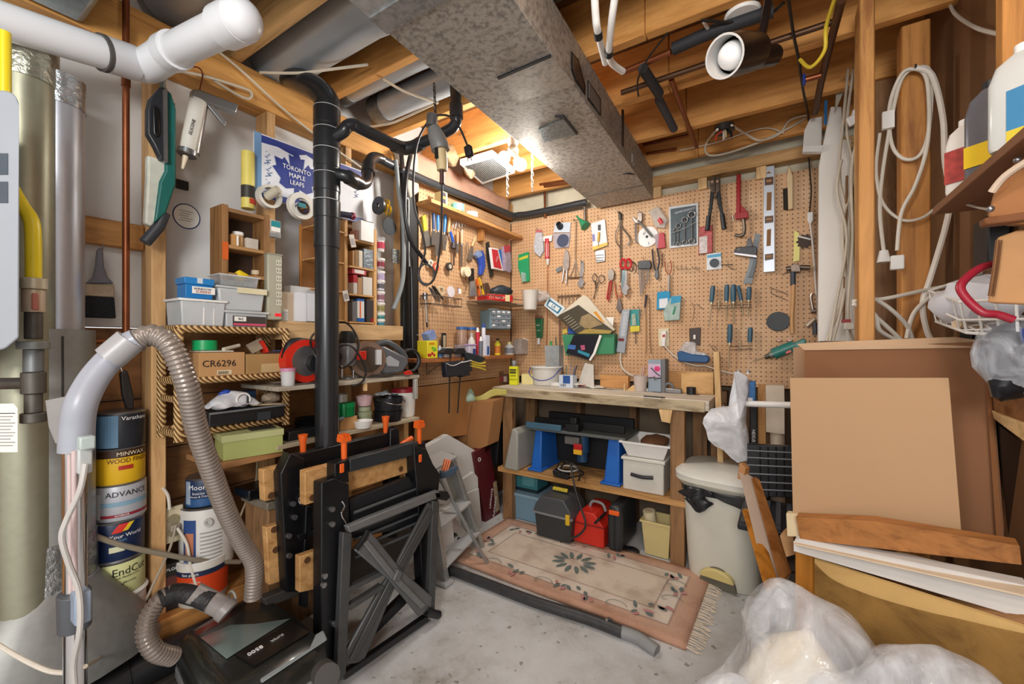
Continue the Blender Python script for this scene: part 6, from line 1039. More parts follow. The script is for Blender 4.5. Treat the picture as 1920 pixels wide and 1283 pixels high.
# orange-brown wooden leaves leaning
VW=wood('z','#b5762c','#8a5418',rough=.3,knots=0); VW2=wood('z','#a06a3a','#7d4a20',rough=.3,knots=0)
t=T('table_leaf','varnished wooden frame with channel edge leaning in front of the bin','frame',(0,0,0))
def slab(nm,uvd,th,mt,nd=V((.5,.85,0))): 
    f=[PD(u,v,d) for u,v,d in uvd]; t.a(M().loft([f,[p+nd.normalized()*th for p in f]]),nm,mt,bev=.003)
slab('back_board',[(1384,880,1.72),(1412,898,1.70),(1478,1085,1.5),(1440,1112,1.47)],.012,mat('#c7b2a0',.35,0,.08)); slab('front_board',[(1390,955,1.66),(1410,958,1.65),(1455,1100,1.46),(1436,1114,1.44)],.02,VW); slab('edge_board',[(1408,896,1.68),(1416,902,1.68),(1476,1078,1.48),(1462,1096,1.46)],.03,VW2); slab('top_cap',[(1382,898,1.715),(1394,902,1.71),(1398,878,1.70),(1386,868,1.715)],.03,mat('#b98452',.5))
# cardboard and boards
t=T('cardboard_box','large brown corrugated box standing open behind the tan sheet','box',(0,0,0)); K1=mat('#8a5f3f',.85,0,.06,5); K2=mat('#c7a685',.85,0,.05,5)
q4=[PD(1505,655,1.50),PD(1855,640,1.12),PD(1885,1012,1.10),PD(1500,1010,1.48)]; nd=ray(1700,644); nd.z=0; nd.normalize()
side=V((-SN,CS,0)); t.a(M().loft([q4,[p+nd*.06 for p in q4]]),'carton',K1,bev=.002)
lf=[PD(1487,652,1.47),PD(1509,650,1.495),PD(1504,1008,1.475),PD(1489,985,1.46)]; t.a(M().loft([lf,[p+nd*.05 for p in lf]]),'edge_panel',K2); fl=[PD(1494,645,1.49),PD(1560,641,1.42),PD(1790,632,1.2),PD(1850,640,1.13),PD(1840,652,1.13),PD(1508,657,1.49)]; t.a(M().loft([fl,[p+nd*.008 for p in fl]]),'top_flap',K2)
t.a(M().loft([[PD(1845,655,1.115),PD(1852,655,1.113),PD(1880,1008,1.093),PD(1868,1008,1.096)],[p+nd*.004 for p in (PD(1845,655,1.12),PD(1852,655,1.118),PD(1880,1008,1.098),PD(1868,1008,1.1))]]),'corner_fold',mat('#8f5d36',.85))
def sheet(label,uvd,th,mt,name,cat,bev=.001,par=None): t=T(name,label,cat,(0,0,0)); f=[PD(u,v,d) for u,v,d in uvd]; t.a(M().loft([f,[p+nd*th for p in f]]),'board',mt,bev=bev); return t
sheet('flat tan cardboard sheet leaning on the brown box',[(1481,709,1.42),(1779,709,1.10),(1803,1000,1.08),(1487,988,1.38)],.02,mat('#bd9a74',.85,0,.03,5),'cardboard_sheet','sheet')
BW=wood('x','#a9703a','#7d4d22'); sheet('rough brown wooden batten lying across the cardboard',[(1492,970,1.33),(1640,978,1.15),(1912,1024,.94),(1916,1060,.93),(1500,1012,1.32)],.05,BW,'wooden_batten','batten')
sheet('cream painted board end poking out behind the batten',[(1474,963,1.39),(1520,966,1.34),(1520,1008,1.33),(1476,1006,1.38)],.03,mat('#e0cda6',.7),'board_end','board')
t=sheet('long white painted board with raw edge under the batten',[(1488,1016,1.30),(1500,1010,1.32),(1925,1098,.90),(1935,1120,.88),(1935,1165,.88),(1488,1034,1.29)],.04,mat('#dcdad6',.55,0,.08,12),'painted_board','board')
t.a(M().loft([[PD(1500,1012,1.325),PD(1700,1038,1.12),PD(1930,1094,.905),PD(1930,1118,.875),PD(1488,1019,1.28)],[p+V((0,0,-.004)) for p in (PD(1500,1012,1.325),PD(1700,1038,1.12),PD(1930,1094,.905),PD(1930,1118,.875),PD(1488,1019,1.28))]]),'pale_face',mat('#e3cfb3',.7,0,.08))
t=T('curved_tabletop','brown half-round tabletop with pale curved edge at the wall','tabletop',(0,0,0)); TB=wood('x','#7d5a2a','#573a16',knots=0,sc=5)
ed=smooth([PD(u,v,d) for u,v,d in ((1527,1048,1.26),(1560,1078,1.20),(1620,1104,1.12),(1700,1128,1.03),(1800,1152,.94),(1935,1180,.84))],5)
lo=[PD(u,v,d) for u,v,d in ((1532,1110,1.24),)]
t.a(M().loft([ed,[p+V((0,0,-.012)) for p in ed],[p+V((0,0,-.012))+nd*.01 for p in ed],[p+nd*.01 for p in ed]],True,False),'curved_edge',mat('#d6b070',.6)); t.a(M().loft([[p+V((0,0,-.012)) for p in ed],[V((p.x,p.y,p.z-.17)) for p in ed],[V((p.x,p.y,p.z-.17))+nd*.02 for p in ed],[p+V((0,0,-.012))+nd*.02 for p in ed]],True,False),'apron',wood('x','#8d6a33','#6b4a1e',knots=0,sc=4))
bkp=[PD(1540+380*k/(len(ed)-1),1046+70*k/(len(ed)-1),1.42-.46*k/(len(ed)-1)) for k in range(len(ed))]
t.a(M().loft([[p+nd*.01+V((0,0,-.004)) for p in ed],bkp],False,False),'top_board',OLDX,solid=.004)
t.a(M().loft([[V((p.x,p.y,p.z-.17))-nd*.006 for p in ed],[V((p.x,p.y,p.z-.4))-nd*.01 for p in ed],[V((p.x,p.y,p.z-.4))+nd*.02 for p in ed],[V((p.x,p.y,p.z-.17))+nd*.02 for p in ed]],True,False),'lower_panel',wood('x','#6e4c22','#4c3314',knots=0,sc=4))
for u,v,d,w in ((1510,1040,1.30,.05),(1534,1040,1.28,.02)): p=PD(u,v,d); t.a(M().b2((p.x-w/2,p.y,.0),(p.x+w/2,p.y+.02,p.z)),'leg',VW)
cable('black cord lying on the floor between the frame and the tabletop',[PD(1472,1050,1.62),PD(1490,1040,1.6),PD(1510,1050,1.55),PD(1500,1070,1.5),PD(1474,1074,1.5)],.005,CABLEB)
sheet('wooden offcut with white mitred end under the carton',[(1462,1005,1.45),(1484,985,1.45),(1492,1040,1.42),(1474,1045,1.42)],.05,mat('#b98b5c',.7),'wood_offcut','wood block')
# plastic bags at the front
def blob(label,cd,rx,ry,z1,al,seed,shape,inner=None):
    c=PD(*cd); t=T('plastic_bag',label,'bag',(c.x,c.y,0)); m=M(); n=90; rings=[]
    for k in range(61):
        f=k/60; z=z1*f; s=shape(f); rings.append([V((rx*s*math.cos(2*math.pi*j/n),ry*s*math.sin(2*math.pi*j/n),z)) for j in range(n)])
    m.loft(rings).noise(.06,4,seed).noise(.03,10,seed+2)
    from mathutils import noise as nz
    for i,x in enumerate(m.v):
        g=abs(nz.noise(V((x.x*9+seed,x.y*9,x.z*4))))+.5*abs(nz.noise(V((x.x*22,x.y*22,x.z*9+seed)))); s_=1-.16*max(0,.35-g)*2; m.v[i]=V((x.x*s_,x.y*s_,x.z))
    t.a(m,"bag",film("#eef2f7",al,.12,7,.9),sharp=75)
    if inner:
        m=M(); m.loft([[V((rx*.8*s*math.cos(2*math.pi*j/24),ry*.8*s*math.sin(2*math.pi*j/24),z1*.82*f)) for j in range(24)] for f,s in [(k/10,shape(k/10)) for k in range(11)]]).noise(.03,6,seed); t.a(m,'contents',inner)
    return t
blob('large clear plastic bag of cream foam on the floor by the tabletop',(1510,1230,.98),.24,.19,.66,.40,1,lambda f:((1.0-.1*(1-f)**2)*(1-max(0,f-.45)/.55)**.62+.05),mat('#e6dabf',.8,0,.15,8))
blob('clear plastic bag slumped against the half-round tabletop',(1735,1270,.80),.21,.15,.62,.45,9,lambda f:(1-max(0,f-.5)/.5)**.5+.04,mat('#dcdcd8',.8,0,.12,8))
blob('milky plastic bag lying in front of the cream foam bag',(1372,1270,.93),.13,.12,.48,.30,17,lambda f:(1-max(0,f-.3)/.7)**.6+.04,mat('#dcdcd8',.8,0,.12,8))
# ================================================================ tools on the back pegboard
def B(u,v,name,label,cat,off=.012,group=None): return W('B',u,v,name,label,cat,off,group)
def disc(t,nm,u,v,rpx,o0,o1,mt,n=28,sx=1,par=None):
    c=t.p(u,v,o1); r=abs(t.p(u,v-rpx,o1).z-c.z); return t.a(M().lathe([(r,-(o1-t.o)),(r,-(o0-t.o))],n,(c.x,0,c.z),'y'),nm,mt,par)
def rg(t,nm,u,v,rpx,w,off,mt,par=None,sx=1,sz=1): c=t.p(u,v,off); r=abs(t.p(u,v-rpx,off).z-c.z); return t.a(M().torus((c.x,-(off-t.o),c.z),r,w,'y',24,8,sx,sz),nm,mt,par)
t=B(1010,450,'parts_bag','clear plastic bag of small metal pins, first on the pegboard from the corner','bag'); t.poly('bag',[(1004,436),(1016,436),(1019,470),(1012,482),(1002,474),(1000,462)],mat('#d0d4da',.2,0,.35,70,.5,0,.85),.004,.025,bev=.003); t.poly('red_header',[(1004,431),(1016,431),(1016,438),(1004,438)],mat('#b8686a',.5),.006,.014); t.hook(1009,430)
t=B(1026,470,'caulk_tube','red adhesive tube hung upside down with a copper rod below','tube',.02); t.bar('tube',[(1026,448),(1026,486)],.0175,.02,mat('#b8252d',.4,0,.05),n=18); t.poly('crimp',[(1018,444),(1035,441),(1034,452),(1019,453)],WHITE,.014,.024); t.bar('nozzle',[(1027,486),(1027,497)],lambda q:.016-.009*q,.02,mat('#d8d2cc',.5),n=14); t.bar('white_print',[(1026,457),(1026,482)],.0178,.0205,mat('#e6c9c9',.5),n=6)
t=B(1026,560,'copper_rod','long copper rod hanging below the red adhesive tube','rod',.012); t.bar('rod',[(1027,497),(1026,600),(1024,672)],.0035,.012,COPPER)
t=B(1052,420,'pipe_fitting','black pipe fitting on a clear blister card','fitting'); t.poly('blister',[(1041,418),(1070,417),(1068,436),(1038,436)],mat('#cfdbe6',.15,0,.05,14,0,0,.85),.004,.012); c=t.p(1051,426,.012); t.a(M().lathe([(.024,0),(.024,-.016),(.019,-.018),(.02,-.04),(.012,-.04),(.012,-.02)],20,(c.x,0,c.z),'y').rot((-25,0,0),c),'fitting',mat('#25262d',.3)); t.hook(1056,416)
t=B(1052,452,'parts_bag','clear zip bag with a dark blue hose washer','bag'); t.poly('bag',[(1036,438),(1069,437),(1066,463),(1040,466)],mat('#c9c6d4',.15,0,.1,14,0,0,.5),.003,.018,bev=.003); disc(t,'washer',1055,451,12,.008,.022,mat('#3f4a62',.35))
t=B(1078,470,'push_rod','thin steel rod with forked foot hung from a hook','tool',.012); t.bar('rod',[(1080,416),(1079,470),(1079,520)],.004,.012,mat('#8b6f57',.4,.5)); t.bar('fork',[(1079,488),(1072,512),(1066,520)],.003,.014,METAL,k=3); t.bar('fork',[(1079,488),(1083,508),(1088,520)],.003,.014,METAL,k=3); t.bar('foot',[(1065,521),(1092,520)],.005,.016,mat('#7c6450',.4,.5)); t.hook(1078,414)
t=B(1094,420,'plastic_funnel','small green plastic funnel hanging by its spout','funnel',.03); a,b=t.p(1087,412,.03),t.p(1098,424,.04); t.a(M().cyl(a,b,.009,.036,20).cyl(a+(a-b)*.6,a,.005,.008,12),'funnel',mat('#2f8f63',.4)); t.bar('wire_hook',[(1074,414),(1084,412),(1089,411)],.0015,.02,DSTEEL)
t=B(1122,440,'blister_pack','white and yellow card holding a yellow screwdriver bit','card'); t.poly('card',[(1108,419),(1134,411),(1139,460),(1112,470)],mat('#d9d8dc',.5),.003,.016,bev=.001); t.poly('yellow_band',[(1111,463),(1139,454),(1139,460),(1112,470)],mat('#dbb13a',.5),.016,.017); t.bar('driver',[(1123,436),(1122,453)],.009,.022,mat('#c9a43c',.4),n=12); t.bar('shank',[(1122,453),(1122,462)],.003,.02,STEEL); t.poly('black_insert',[(1121,422),(1126,421),(1126,432),(1121,432)],BLACK,.016,.02); t.poly('purple_print',[(1110,440),(1115,439),(1116,452),(1111,453)],mat('#7d76a8',.6),.016,.0165); t.hook(1123,410)
t=B(1126,478,'scraper_blade','grey slotted metal plate hung below the yellow card','plate'); t.poly('plate',[(1115,471),(1134,468),(1134,490),(1118,493)],STEEL,.004,.012,bev=.002)
for v in (479,484,489): t.bar('slot',[(1118,v),(1132,v-1)],.002,.013,INK)
t=B(1166,430,'pinch_tool','long handled nipper with curved wire loops','pliers',.02); t.bar('head',[(1163,402),(1163,412)],.012,.02,DSTEEL,n=10); t.bar('jaw',[(1160,398),(1165,403)],.008,.02,DSTEEL); t.bar('handle',[(1164,412),(1165,425),(1177,440),(1182,452),(1178,460)],.005,.02,METAL,k=4); t.bar('handle',[(1163,412),(1160,422),(1154,440),(1156,455),(1162,464)],.0035,.02,METAL,k=4); t.bar('rod',[(1163,412),(1164,500),(1164,530)],.0055,.016,mat('#6f6257',.4,.5)); t.hook(1160,399); t.bar('loop',[(1180,452),(1174,460),(1166,464)],.0015,.02,STEEL,k=3)
t=B(1200,430,'rivet_gun','silver rivet gun with two long handles','riveter',.022); t.poly('head',[(1196,398),(1204,398),(1204,412),(1200,420),(1190,418),(1184,408),(1188,406),(1194,412)],METAL,.012,.03,bev=.003); t.bar('handle',[(1192,416),(1192,440),(1193,456)],.0065,.024,STEEL,k=3); t.bar('handle',[(1196,414),(1206,424),(1216,436),(1223,444)],.0075,.03,mat('#8d8f8c',.35,.6),k=4); t.hook(1201,398)
t=B(1214,444,'cutting_disc','round white disc with black stencil figures behind the rivet gun','disc',.01); disc(t,'disc',1214,444,19,.003,.009,mat('#e8e8e6',.6),36); disc(t,'centre_hole',1213,444,2.6,.009,.0095,INK); t.bar('figure',[(1216,454),(1217,459)],.0015,.0095,INK); t.text('4TO',t.p(1211,436,.0105),.022,INK,(90,-35,0))
t=B(1230,410,'parts_bag','crumpled clear bag with a red plug inside','bag',.02); t.poly('bag',[(1216,395),(1234,386),(1252,412),(1246,428),(1228,426)],mat('#d6cfc6',.2,0,.2,30,.6,0,.45),.003,.03,bev=.006); t.bar('red_plug',[(1236,411),(1242,420)],.016,.02,mat('#c23a40',.4),n=14)
t=B(1240,452,'parts_bag','red packet hanging below the crumpled clear bag','packet',.012); t.poly('packet',[(1236,437),(1245,436),(1248,464),(1233,467)],mat('#b81f33',.4,0,.2,40),.003,.016,bev=.002); t.poly('clear_part',[(1228,440),(1237,437),(1234,466),(1229,462)],mat('#b59aa2',.3,0,.2,40,0,0,.7),.003,.012)
# wrench set
t=B(1283,425,'wrench_set','clear edged pouch of four ratchet wrenches','wrench set'); t.poly('pouch',[(1254,388),(1309,380),(1309,460),(1255,466)],mat('#c6c8ca',.4,.1,.08),.003,.010,bev=.001); t.poly('dark_inset',[(1257,392),(1305,385),(1306,456),(1258,461)],mat('#49565c',.5,.1,.3,60),.010,.0112)
WR=mat('#b9bfc4',.25,.85,.08)
for u,v0,v1,s in ((1266,432,457,3.4),(1272,423,457,4.2),(1284,412,454,5),(1297,402,452,6)): 
    w=t.bar('wrench',[(u,v0),(u+ (0 if s<6 else 1),v1)],.0035*s/3.2,.017,WR,flat=.6); rg(t,'box_end',u,v0,s,.0035*s/4,.018,WR,w); rg(t,'box_end',u,v1,s*.8,.003*s/4,.018,WR,w); disc(t,'socket',u,v0,s*.55,.012,.019,INK,16,par=w)
t.bar('white_strap',[(1257,438),(1280,430),(1306,416)],.003,.024,WHITE,k=3,flat=.4); t.text('GEARWRENCH',t.p(1284,395,.0125),.018,mat('#c9cdd0',.5),(90,-6,0)); t.hook(1258,388); t.hook(1302,381)
t=B(1323,440,'parts_bag','red and clear candy-like packet hung behind the bolt cutter handle','packet',.01); t.poly('packet',[(1311,426),(1336,422),(1336,474),(1309,477)],mat('#b04a48',.35,.1,.45,50,.4),.003,.018,bev=.003); t.poly('white_panel',[(1311,445),(1326,442),(1326,474),(1311,476)],mat('#cfc4c0',.4,.1,.4,60),.018,.019)
# bolt cutter
t=B(1342,380,'bolt_cutter','black bolt cutter with spread handles','bolt cutter',.03); JW=mat('#5f544a',.4,.6,.3,40)
t.poly('jaw',[(1331,337),(1336,330),(1341,334),(1341,362),(1333,360),(1331,350)],JW,.02,.04,bev=.003); t.poly('jaw',[(1342,334),(1346,329),(1350,336),(1350,358),(1343,362)],JW,.02,.04,bev=.003); 
for u,v in ((1335,341),(1345,340)): disc(t,'pivot_bolt',u,v,2.6,.03,.045,mat('#c9a58c',.35,.6),12)
t.poly('handle',[(1332,357),(1339,358),(1336,385),(1333,405),(1327,405),(1330,380)],BLACK,.022,.036,bev=.003); t.poly('handle',[(1343,357),(1350,356),(1354,385),(1357,402),(1351,404),(1345,380)],BLACK,.022,.036,bev=.003)
t.bar('grip',[(1329,405),(1326,432)],.0135,.03,mat('#26292b',.5),n=12); t.bar('grip',[(1354,402),(1358,430)],.0135,.03,mat('#26292b',.5),n=12); disc(t,'linkage',1341,368,3,.03,.042,JW,12); t.hook(1340,334)
# pipe cutter / red clamp
t=B(1388,380,'red_clamp','red pipe threader frame with steel hook jaw','clamp',.03); RD=mat('#9c141a',.35,0,.08); t.poly('bar',[(1381,327),(1389,326),(1388,400),(1380,402)],RD,.015,.04,bev=.003); t.poly('foot',[(1377,400),(1402,395),(1404,408),(1379,411)],RD,.015,.045,bev=.003); t.poly('web',[(1388,384),(1396,390),(1400,396),(1388,400)],RD,.02,.036,bev=.002); t.bar('jaw_hook',[(1394,411),(1396,428),(1393,440),(1384,442),(1378,440)],.0095,.03,mat('#7b6f63',.35,.7),k=5,n=10); t.bar('thumb_screw',[(1374,404),(1376,415)],.004,.03,METAL); t.hook(1385,328); t.hook(1378,329)
# level
t=B(1441,410,'spirit_level','aluminium spirit level with three vials hung upright','level'); LV=mat('#c4cdd8',.35,.35,.05); F_=[(1432,313),(1452,310),(1453,509),(1431,511)]; t.poly('body',F_,LV,.003,.024,bev=.002)
for a in ([(1434,333),(1450,331),(1450,346),(1434,348)],[(1434,406),(1450,404),(1450,417),(1434,419)],[(1434,477),(1450,475),(1450,486),(1434,489)]): 
    w=t.poly('vial_window',a,mat('#5b3d26',.4,0,.3,60),.0235,.0252); t.bar('vial',[(a[0][0]+3,(a[0][1]+a[2][1])/2),(a[1][0]-3,(a[0][1]+a[2][1])/2-1)],.0065,.026,mat('#b98a5c',.15),w)
for a in ([(1438,361),(1447,360),(1446,394),(1437,395)],[(1438,431),(1446,429),(1445,461),(1437,462)],[(1436,326),(1441,321),(1447,325)]): t.poly('cutout',a,mat('#8a6038',.7),.0235,.0245)
t.hook(1441,312)
# wire brush
t=B(1479,355,'wire_brush','wooden handled wire brush','brush',.02); t.poly('handle',[(1478,310),(1481,312),(1487,330),(1487,391),(1478,393),(1477,360),(1475,335)],mat('#d8bd92',.55,0,.08,8),.012,.032,bev=.004); t.poly('bristle_block',[(1468,354),(1477,352),(1477,393),(1469,392)],mat('#3a3027',.7,.3,.6,160,.8),.012,.03); t.hook(1480,316)
t=B(1513,420,'extension_cable','black cord with white socket end hanging by the level and brush','cord',.012); t.bar('black_cord',[(1516,290),(1519,330),(1521,360),(1518,398)],.0035,.012,CABLEB,k=4); t.poly('socket',[(1514,398),(1525,397),(1525,412),(1521,420),(1517,419),(1514,412)],WHITE,.004,.024,bev=.003); t.bar('white_cord',[(1519,419),(1524,460),(1530,540),(1534,600),(1537,650)],.0055,.014,mat('#ddd6cc',.5),k=4)
t=B(1491,455,'yellow_scraper','yellow plastic spreader blade on a white peg','spreader'); t.poly('blade',[(1489,432),(1498,436),(1500,446),(1499,489),(1487,491),(1489,455)],mat('#e6dc7c',.45),.006,.011,bev=.001); t.bar('white_peg',[(1496,443),(1520,449)],.0045,.016,WHITE)
t=B(1508,452,'spoke_disc','dark brown scalloped disc behind the white peg','disc'); c=t.p(1509,453,.006); t.a(M().prism([(c.x+(.036+.005*math.cos(10*a))*math.cos(a),c.z+(.036+.005*math.cos(10*a))*math.sin(a)) for a in [2*math.pi*k/80 for k in range(80)]],.006,-.0),'disc',mat('#3b2415',.6))
# block plane with try square
t=B(1402,462,'block_plane','small black block plane hanging on its side','plane',.03); PLN=mat('#26262a',.3,.5,.3); t.poly('body',[(1377,468),(1383,463),(1418,462),(1420,470),(1418,480),(1376,475)],PLN,.01,.05,bev=.003); t.poly('sole',[(1376,474),(1418,479),(1419,483),(1377,477)],STEEL,.008,.052); t.poly('lever_cap',[(1402,448),(1408,446),(1412,462),(1398,466)],mat('#55565a',.45,.5),.02,.045,bev=.003); disc(t,'knob',1385,468,3,.02,.055,DSTEEL,14)
t=B(1412,490,'try_square','steel try square hung behind the block plane','square',.014); t.poly('blade',[(1416,437),(1426,440),(1410,532),(1393,532),(1402,505)],mat('#74797c',.5,.5,.12,20),.006,.010); t.poly('stock',[(1414,487),(1420,488),(1412,520),(1403,520)],mat('#5d676c',.45),.008,.02,bev=.002)
t=B(1338,492,'hang_card','white and blue card with a round black pad','card'); t.poly('card',[(1325,476),(1352,473),(1353,504),(1325,507)],mat('#dfe4e8',.5),.003,.007,bev=.001); t.poly('blue_band',[(1326,479),(1352,475),(1352,481),(1326,484)],mat('#4fa3c9',.5),.007,.0076); disc(t,'pad',1339,493,8,.007,.02,mat('#4c535b',.7)); t.hook(1341,473)
# hammer
t=B(1486,545,'claw_hammer','ball pein hammer with wooden handle and dark wrapped neck','hammer',.03); HS_=mat('#6f6157',.4,.6,.25,40); t.poly('head',[(1482,498),(1490,494),(1500,497),(1502,510),(1483,510)],HS_,.016,.046,bev=.003); t.bar('pein',[(1484,503),(1474,505)],.014,.03,HS_,n=14); t.bar('face',[(1500,501),(1519,502)],.013,.03,HS_,n=14); t.bar('neck_wrap',[(1487,509),(1487,535)],.013,.03,mat('#38424e',.5,0,.3,40),n=12); t.bar('handle',[(1488,534),(1487,560),(1485,600),(1486,626)],.0145,.03,mat('#c99a68',.5,0,.1,8),n=14,flat=.75); t.bar('hanger',[(1468,516),(1472,512),(1500,507)],.002,.02,DSTEEL)
# screwdrivers
SD=mat('#3f6377',.45,0,.06); SDT=mat('#d0c3a4',.35,.6)
def sdrv(label,u0,v0,u1,v1,u2,v2,r=.0125): t=B(u0,v0,'screwdriver',label,'screwdriver',.035,'blue handled screwdrivers'); 
SDL=[('blue handled screwdriver standing alone in the upper rack at its open end',1337,536,1334,567,1330,612,.0125),('blue handled screwdriver in the upper rack beside the tallest handle',1363,534,1362,565,1362,598,.0125),('thickest blue handled screwdriver in the middle of the upper rack',1375,534,1375,566,1377,607,.014),('slanting slim blue screwdriver in the upper rack',1384,536,1390,564,1394,592,.0095),('blue handled screwdriver in the upper rack under the try square blade',1405,538,1404,563,1402,594,.012),('long blue handled screwdriver in the lower rack',1369,608,1368,643,1367,690,.0135),('shorter blue handled screwdriver in the lower rack',1407,614,1406,642,1406,655,.0125)]
for lb,u0,v0,u1,v1,u2,v2,r in SDL:
    t=B(u0,v0,'screwdriver',lb,'screwdriver',.035); t.bar('handle',[(u0,v0),(u0+(u1-u0)*.2,v0+(v1-v0)*.2),(u0+(u1-u0)*.8,v0+(v1-v0)*.8),(u1,v1)],lambda q,r=r:r*(.86+.25*math.sin(math.pi*min(1,q*1.1))),.035,SD,n=12); t.bar('collar',[(u1,v1),(u1+(u2-u1)*.08,v1+(v2-v1)*.08)],r*.75,.035,SDT,n=12); t.bar('shaft',[(u1,v1),(u2,v2)],.0034,.035,SDT)
for lb,v,uu in (('wire peg rack holding the upper row of screwdrivers',575,(1337,1348,1362,1375,1392,1404)),('wire peg rack holding the lower pair of screwdrivers',652,(1369,1388,1406))):
    t=B(uu[0],v,'tool_rack',lb,'rack',.03); t.bar('rail',[(uu[0]-2,v-2),(uu[-1]+6,v-4)],.002,.024,METAL); t.bar('rail',[(uu[0]-2,v+4),(uu[-1]+6,v+2)],.002,.048,METAL)
    for u in uu: c=t.p(u,v,.0); t.a(M().tube([(c.x,t.o,c.z),(c.x,t.o-.05,c.z-.004)],.0016,6),'prong',METAL)
    m=uu[1]; t.bar('spare_peg',[(m,v-8),(m,v+6)],.004,.04,mat('#cfc1a0',.4,.4)); c=t.p(m,v-9,.04); t.a(M().lathe([(.011,0),(.011,.004)],14,(c.x,-.01,c.z)),'peg_cap',mat('#cfc1a0',.4,.4))
t=B(1459,602,'rubber_disc','flat black rubber lid hung beside the hammer handle','disc'); c=t.p(1459,603,.01); rx=abs(t.p(1437,603,.01).x-c.x); rz=abs(t.p(1459,585,.01).z-c.z); t.a(M().prism([(c.x+rx*math.cos(a),c.z+rz*math.sin(a)) for a in [2*math.pi*k/36 for k in range(36)]],.008,-.002),'disc',mat('#20262b',.5,0,.2,20),bev=.002)
# drill
t=B(1470,655,'power_drill','teal electric drill resting on pegs above the carton','drill',.06); TL=mat('#2f7a72',.4,0,.06); t.bar('motor',[(1450,664),(1470,656),(1490,648)],lambda q:.032-.003*q,.06,TL,n=18); t.poly('handle',[(1470,652),(1508,634),(1513,642),(1500,652),(1480,664)],TL,.045,.08,bev=.006); t.bar('gearbox',[(1452,663),(1444,667)],.02,.06,mat('#6d7a73',.4,.3),n=14); t.bar('chuck',[(1444,667),(1434,670)],lambda q:.016-.005*q,.06,mat('#5d5a4e',.35,.7),n=14); t.bar('bit',[(1434,670),(1412,677)],.0032,.06,mat('#c9b9a0',.3,.7)); t.poly('red_badge',[(1473,660),(1483,656),(1484,660),(1474,664)],RED,.09,.094)
for u in (1460,1480):
    lb='steel socket peg sticking out above the drill body' if u==1460 else 'second steel socket peg closer to the bin liner cords'
    t=B(u,636,'socket',lb if u==1460 else 'second steel socket peg above the drill handle','socket',.02); c=t.p(u,637,.0); t.a(M().lathe([(.010,0.02),(.010,-.025),(.007,-.025),(.006,.0)],14,(c.x,0,c.z),'y'),'socket',mat('#8a6a5c',.35,.7))
t=B(1524,590,'trap_fitting','bent steel trap fittings hanging at the pegboard edge','fitting',.03); t.bar('bend',[(1523,550),(1520,558),(1522,570),(1524,582)],.009,.03,mat('#b9a999',.3,.6),k=4,n=10); t.bar('collar',[(1520,584),(1530,583)],.012,.03,METAL,n=12); t.bar('cap',[(1512,612),(1528,598)],.014,.03,mat('#b3a08c',.4,.4),n=12); t.bar('dark_tube',[(1528,605),(1529,628)],.013,.03,mat('#4a4c55',.4),n=12)
# pliers rows
t=B(1058,500,'locking_pliers','old steel locking pliers hung by the jaw','pliers',.02); PM=mat('#b9b0ac',.35,.6,.25,40); t.poly('jaw',[(1057,478),(1060,466),(1064,470),(1067,482),(1066,502),(1060,510),(1055,498)],PM,.01,.03,bev=.003); t.bar('handle',[(1058,500),(1056,515),(1054,528)],.006,.02,PM,k=3); t.bar('handle',[(1063,502),(1062,520),(1061,532)],.006,.024,PM,k=3); t.poly('grey_clip',[(1041,505),(1052,499),(1054,506),(1044,511)],mat('#8d979c',.3,.5),.01,.02)
t=B(1090,510,'adjustable_wrench','small chrome adjustable wrench hung by its handle hole','wrench',.012); CH=mat('#d3d1d2',.2,.8,.06); t.poly('handle',[(1088,490),(1094,489),(1095,500),(1092,524),(1086,524),(1088,505)],CH,.006,.016,bev=.002); t.poly('jaw',[(1086,524),(1093,523),(1096,529),(1092,533),(1093,538),(1088,540),(1083,535),(1082,530)],CH,.004,.022,bev=.002); t.hook(1091,489); disc(t,'hole',1091,492,1.4,.016,.0165,INK,10)
t=B(1118,540,'shears','old tin snips with looped handles hung on the pegboard','snips',.016); rg(t,'handle_loop',1115,521,6,.0028,.02,DSTEEL,None,.75,1.2); rg(t,'handle_loop',1128,523,6,.0028,.02,DSTEEL,None,.9,1.2); t.bar('blade',[(1122,528),(1118,542),(1112,562)],lambda q:.008-.004*q,.018,STEEL,flat=.5); t.bar('blade',[(1117,528),(1117,545),(1114,560)],lambda q:.007-.004*q,.014,DSTEEL,flat=.5); t.hook(1118,516)
def plier(label,head,hs,hmt,o,mid,hm=STEEL,r=.0065):
    t=B(mid[0],mid[1],'pliers',label,'pliers',o); t.poly('jaw',head,hm,o-.008,o+.008,bev=.002)
    for uv in hs: t.bar('handle',uv,r,o,hmt,k=4,n=10,flat=.7)
    return t
t=plier('red handled slip joint pliers with bright jaws',[(1140,508),(1148,504),(1152,512),(1150,524),(1143,528),(1139,518)],[[(1144,526),(1141,540),(1138,562)],[(1147,526),(1145,545),(1141,564)]],mat('#b5242a',.4),.02,(1145,520),METAL,.0075)
t=plier('orange handled nippers with copper joint hanging beside the chrome wrench',[(1158,562),(1163,560),(1167,580),(1161,588),(1155,578)],[[(1158,562),(1154,545),(1153,530)],[(1163,560),(1165,548),(1162,535)]],mat('#b8593f',.4),.016,(1160,560),mat('#7d736d',.4,.6),.0055); t.bar('cross_pin',[(1153,553),(1166,553)],.003,.02,mat('#c97a5a',.4))
t=B(1172,520,'scissors','shears with thick red loop handles above the chrome wrench','scissors',.022); RH=mat('#c01c28',.35,0,.05); rg(t,'handle_loop',1168,495,9,.0075,.024,RH,None,.55,1.0); rg(t,'handle_loop',1178,495,9,.0075,.026,RH,None,.6,1.0); t.poly('blade',[(1167,506),(1173,508),(1172,540),(1166,548),(1164,540)],mat('#74878c',.3,.7),.014,.02); t.hook(1172,487)
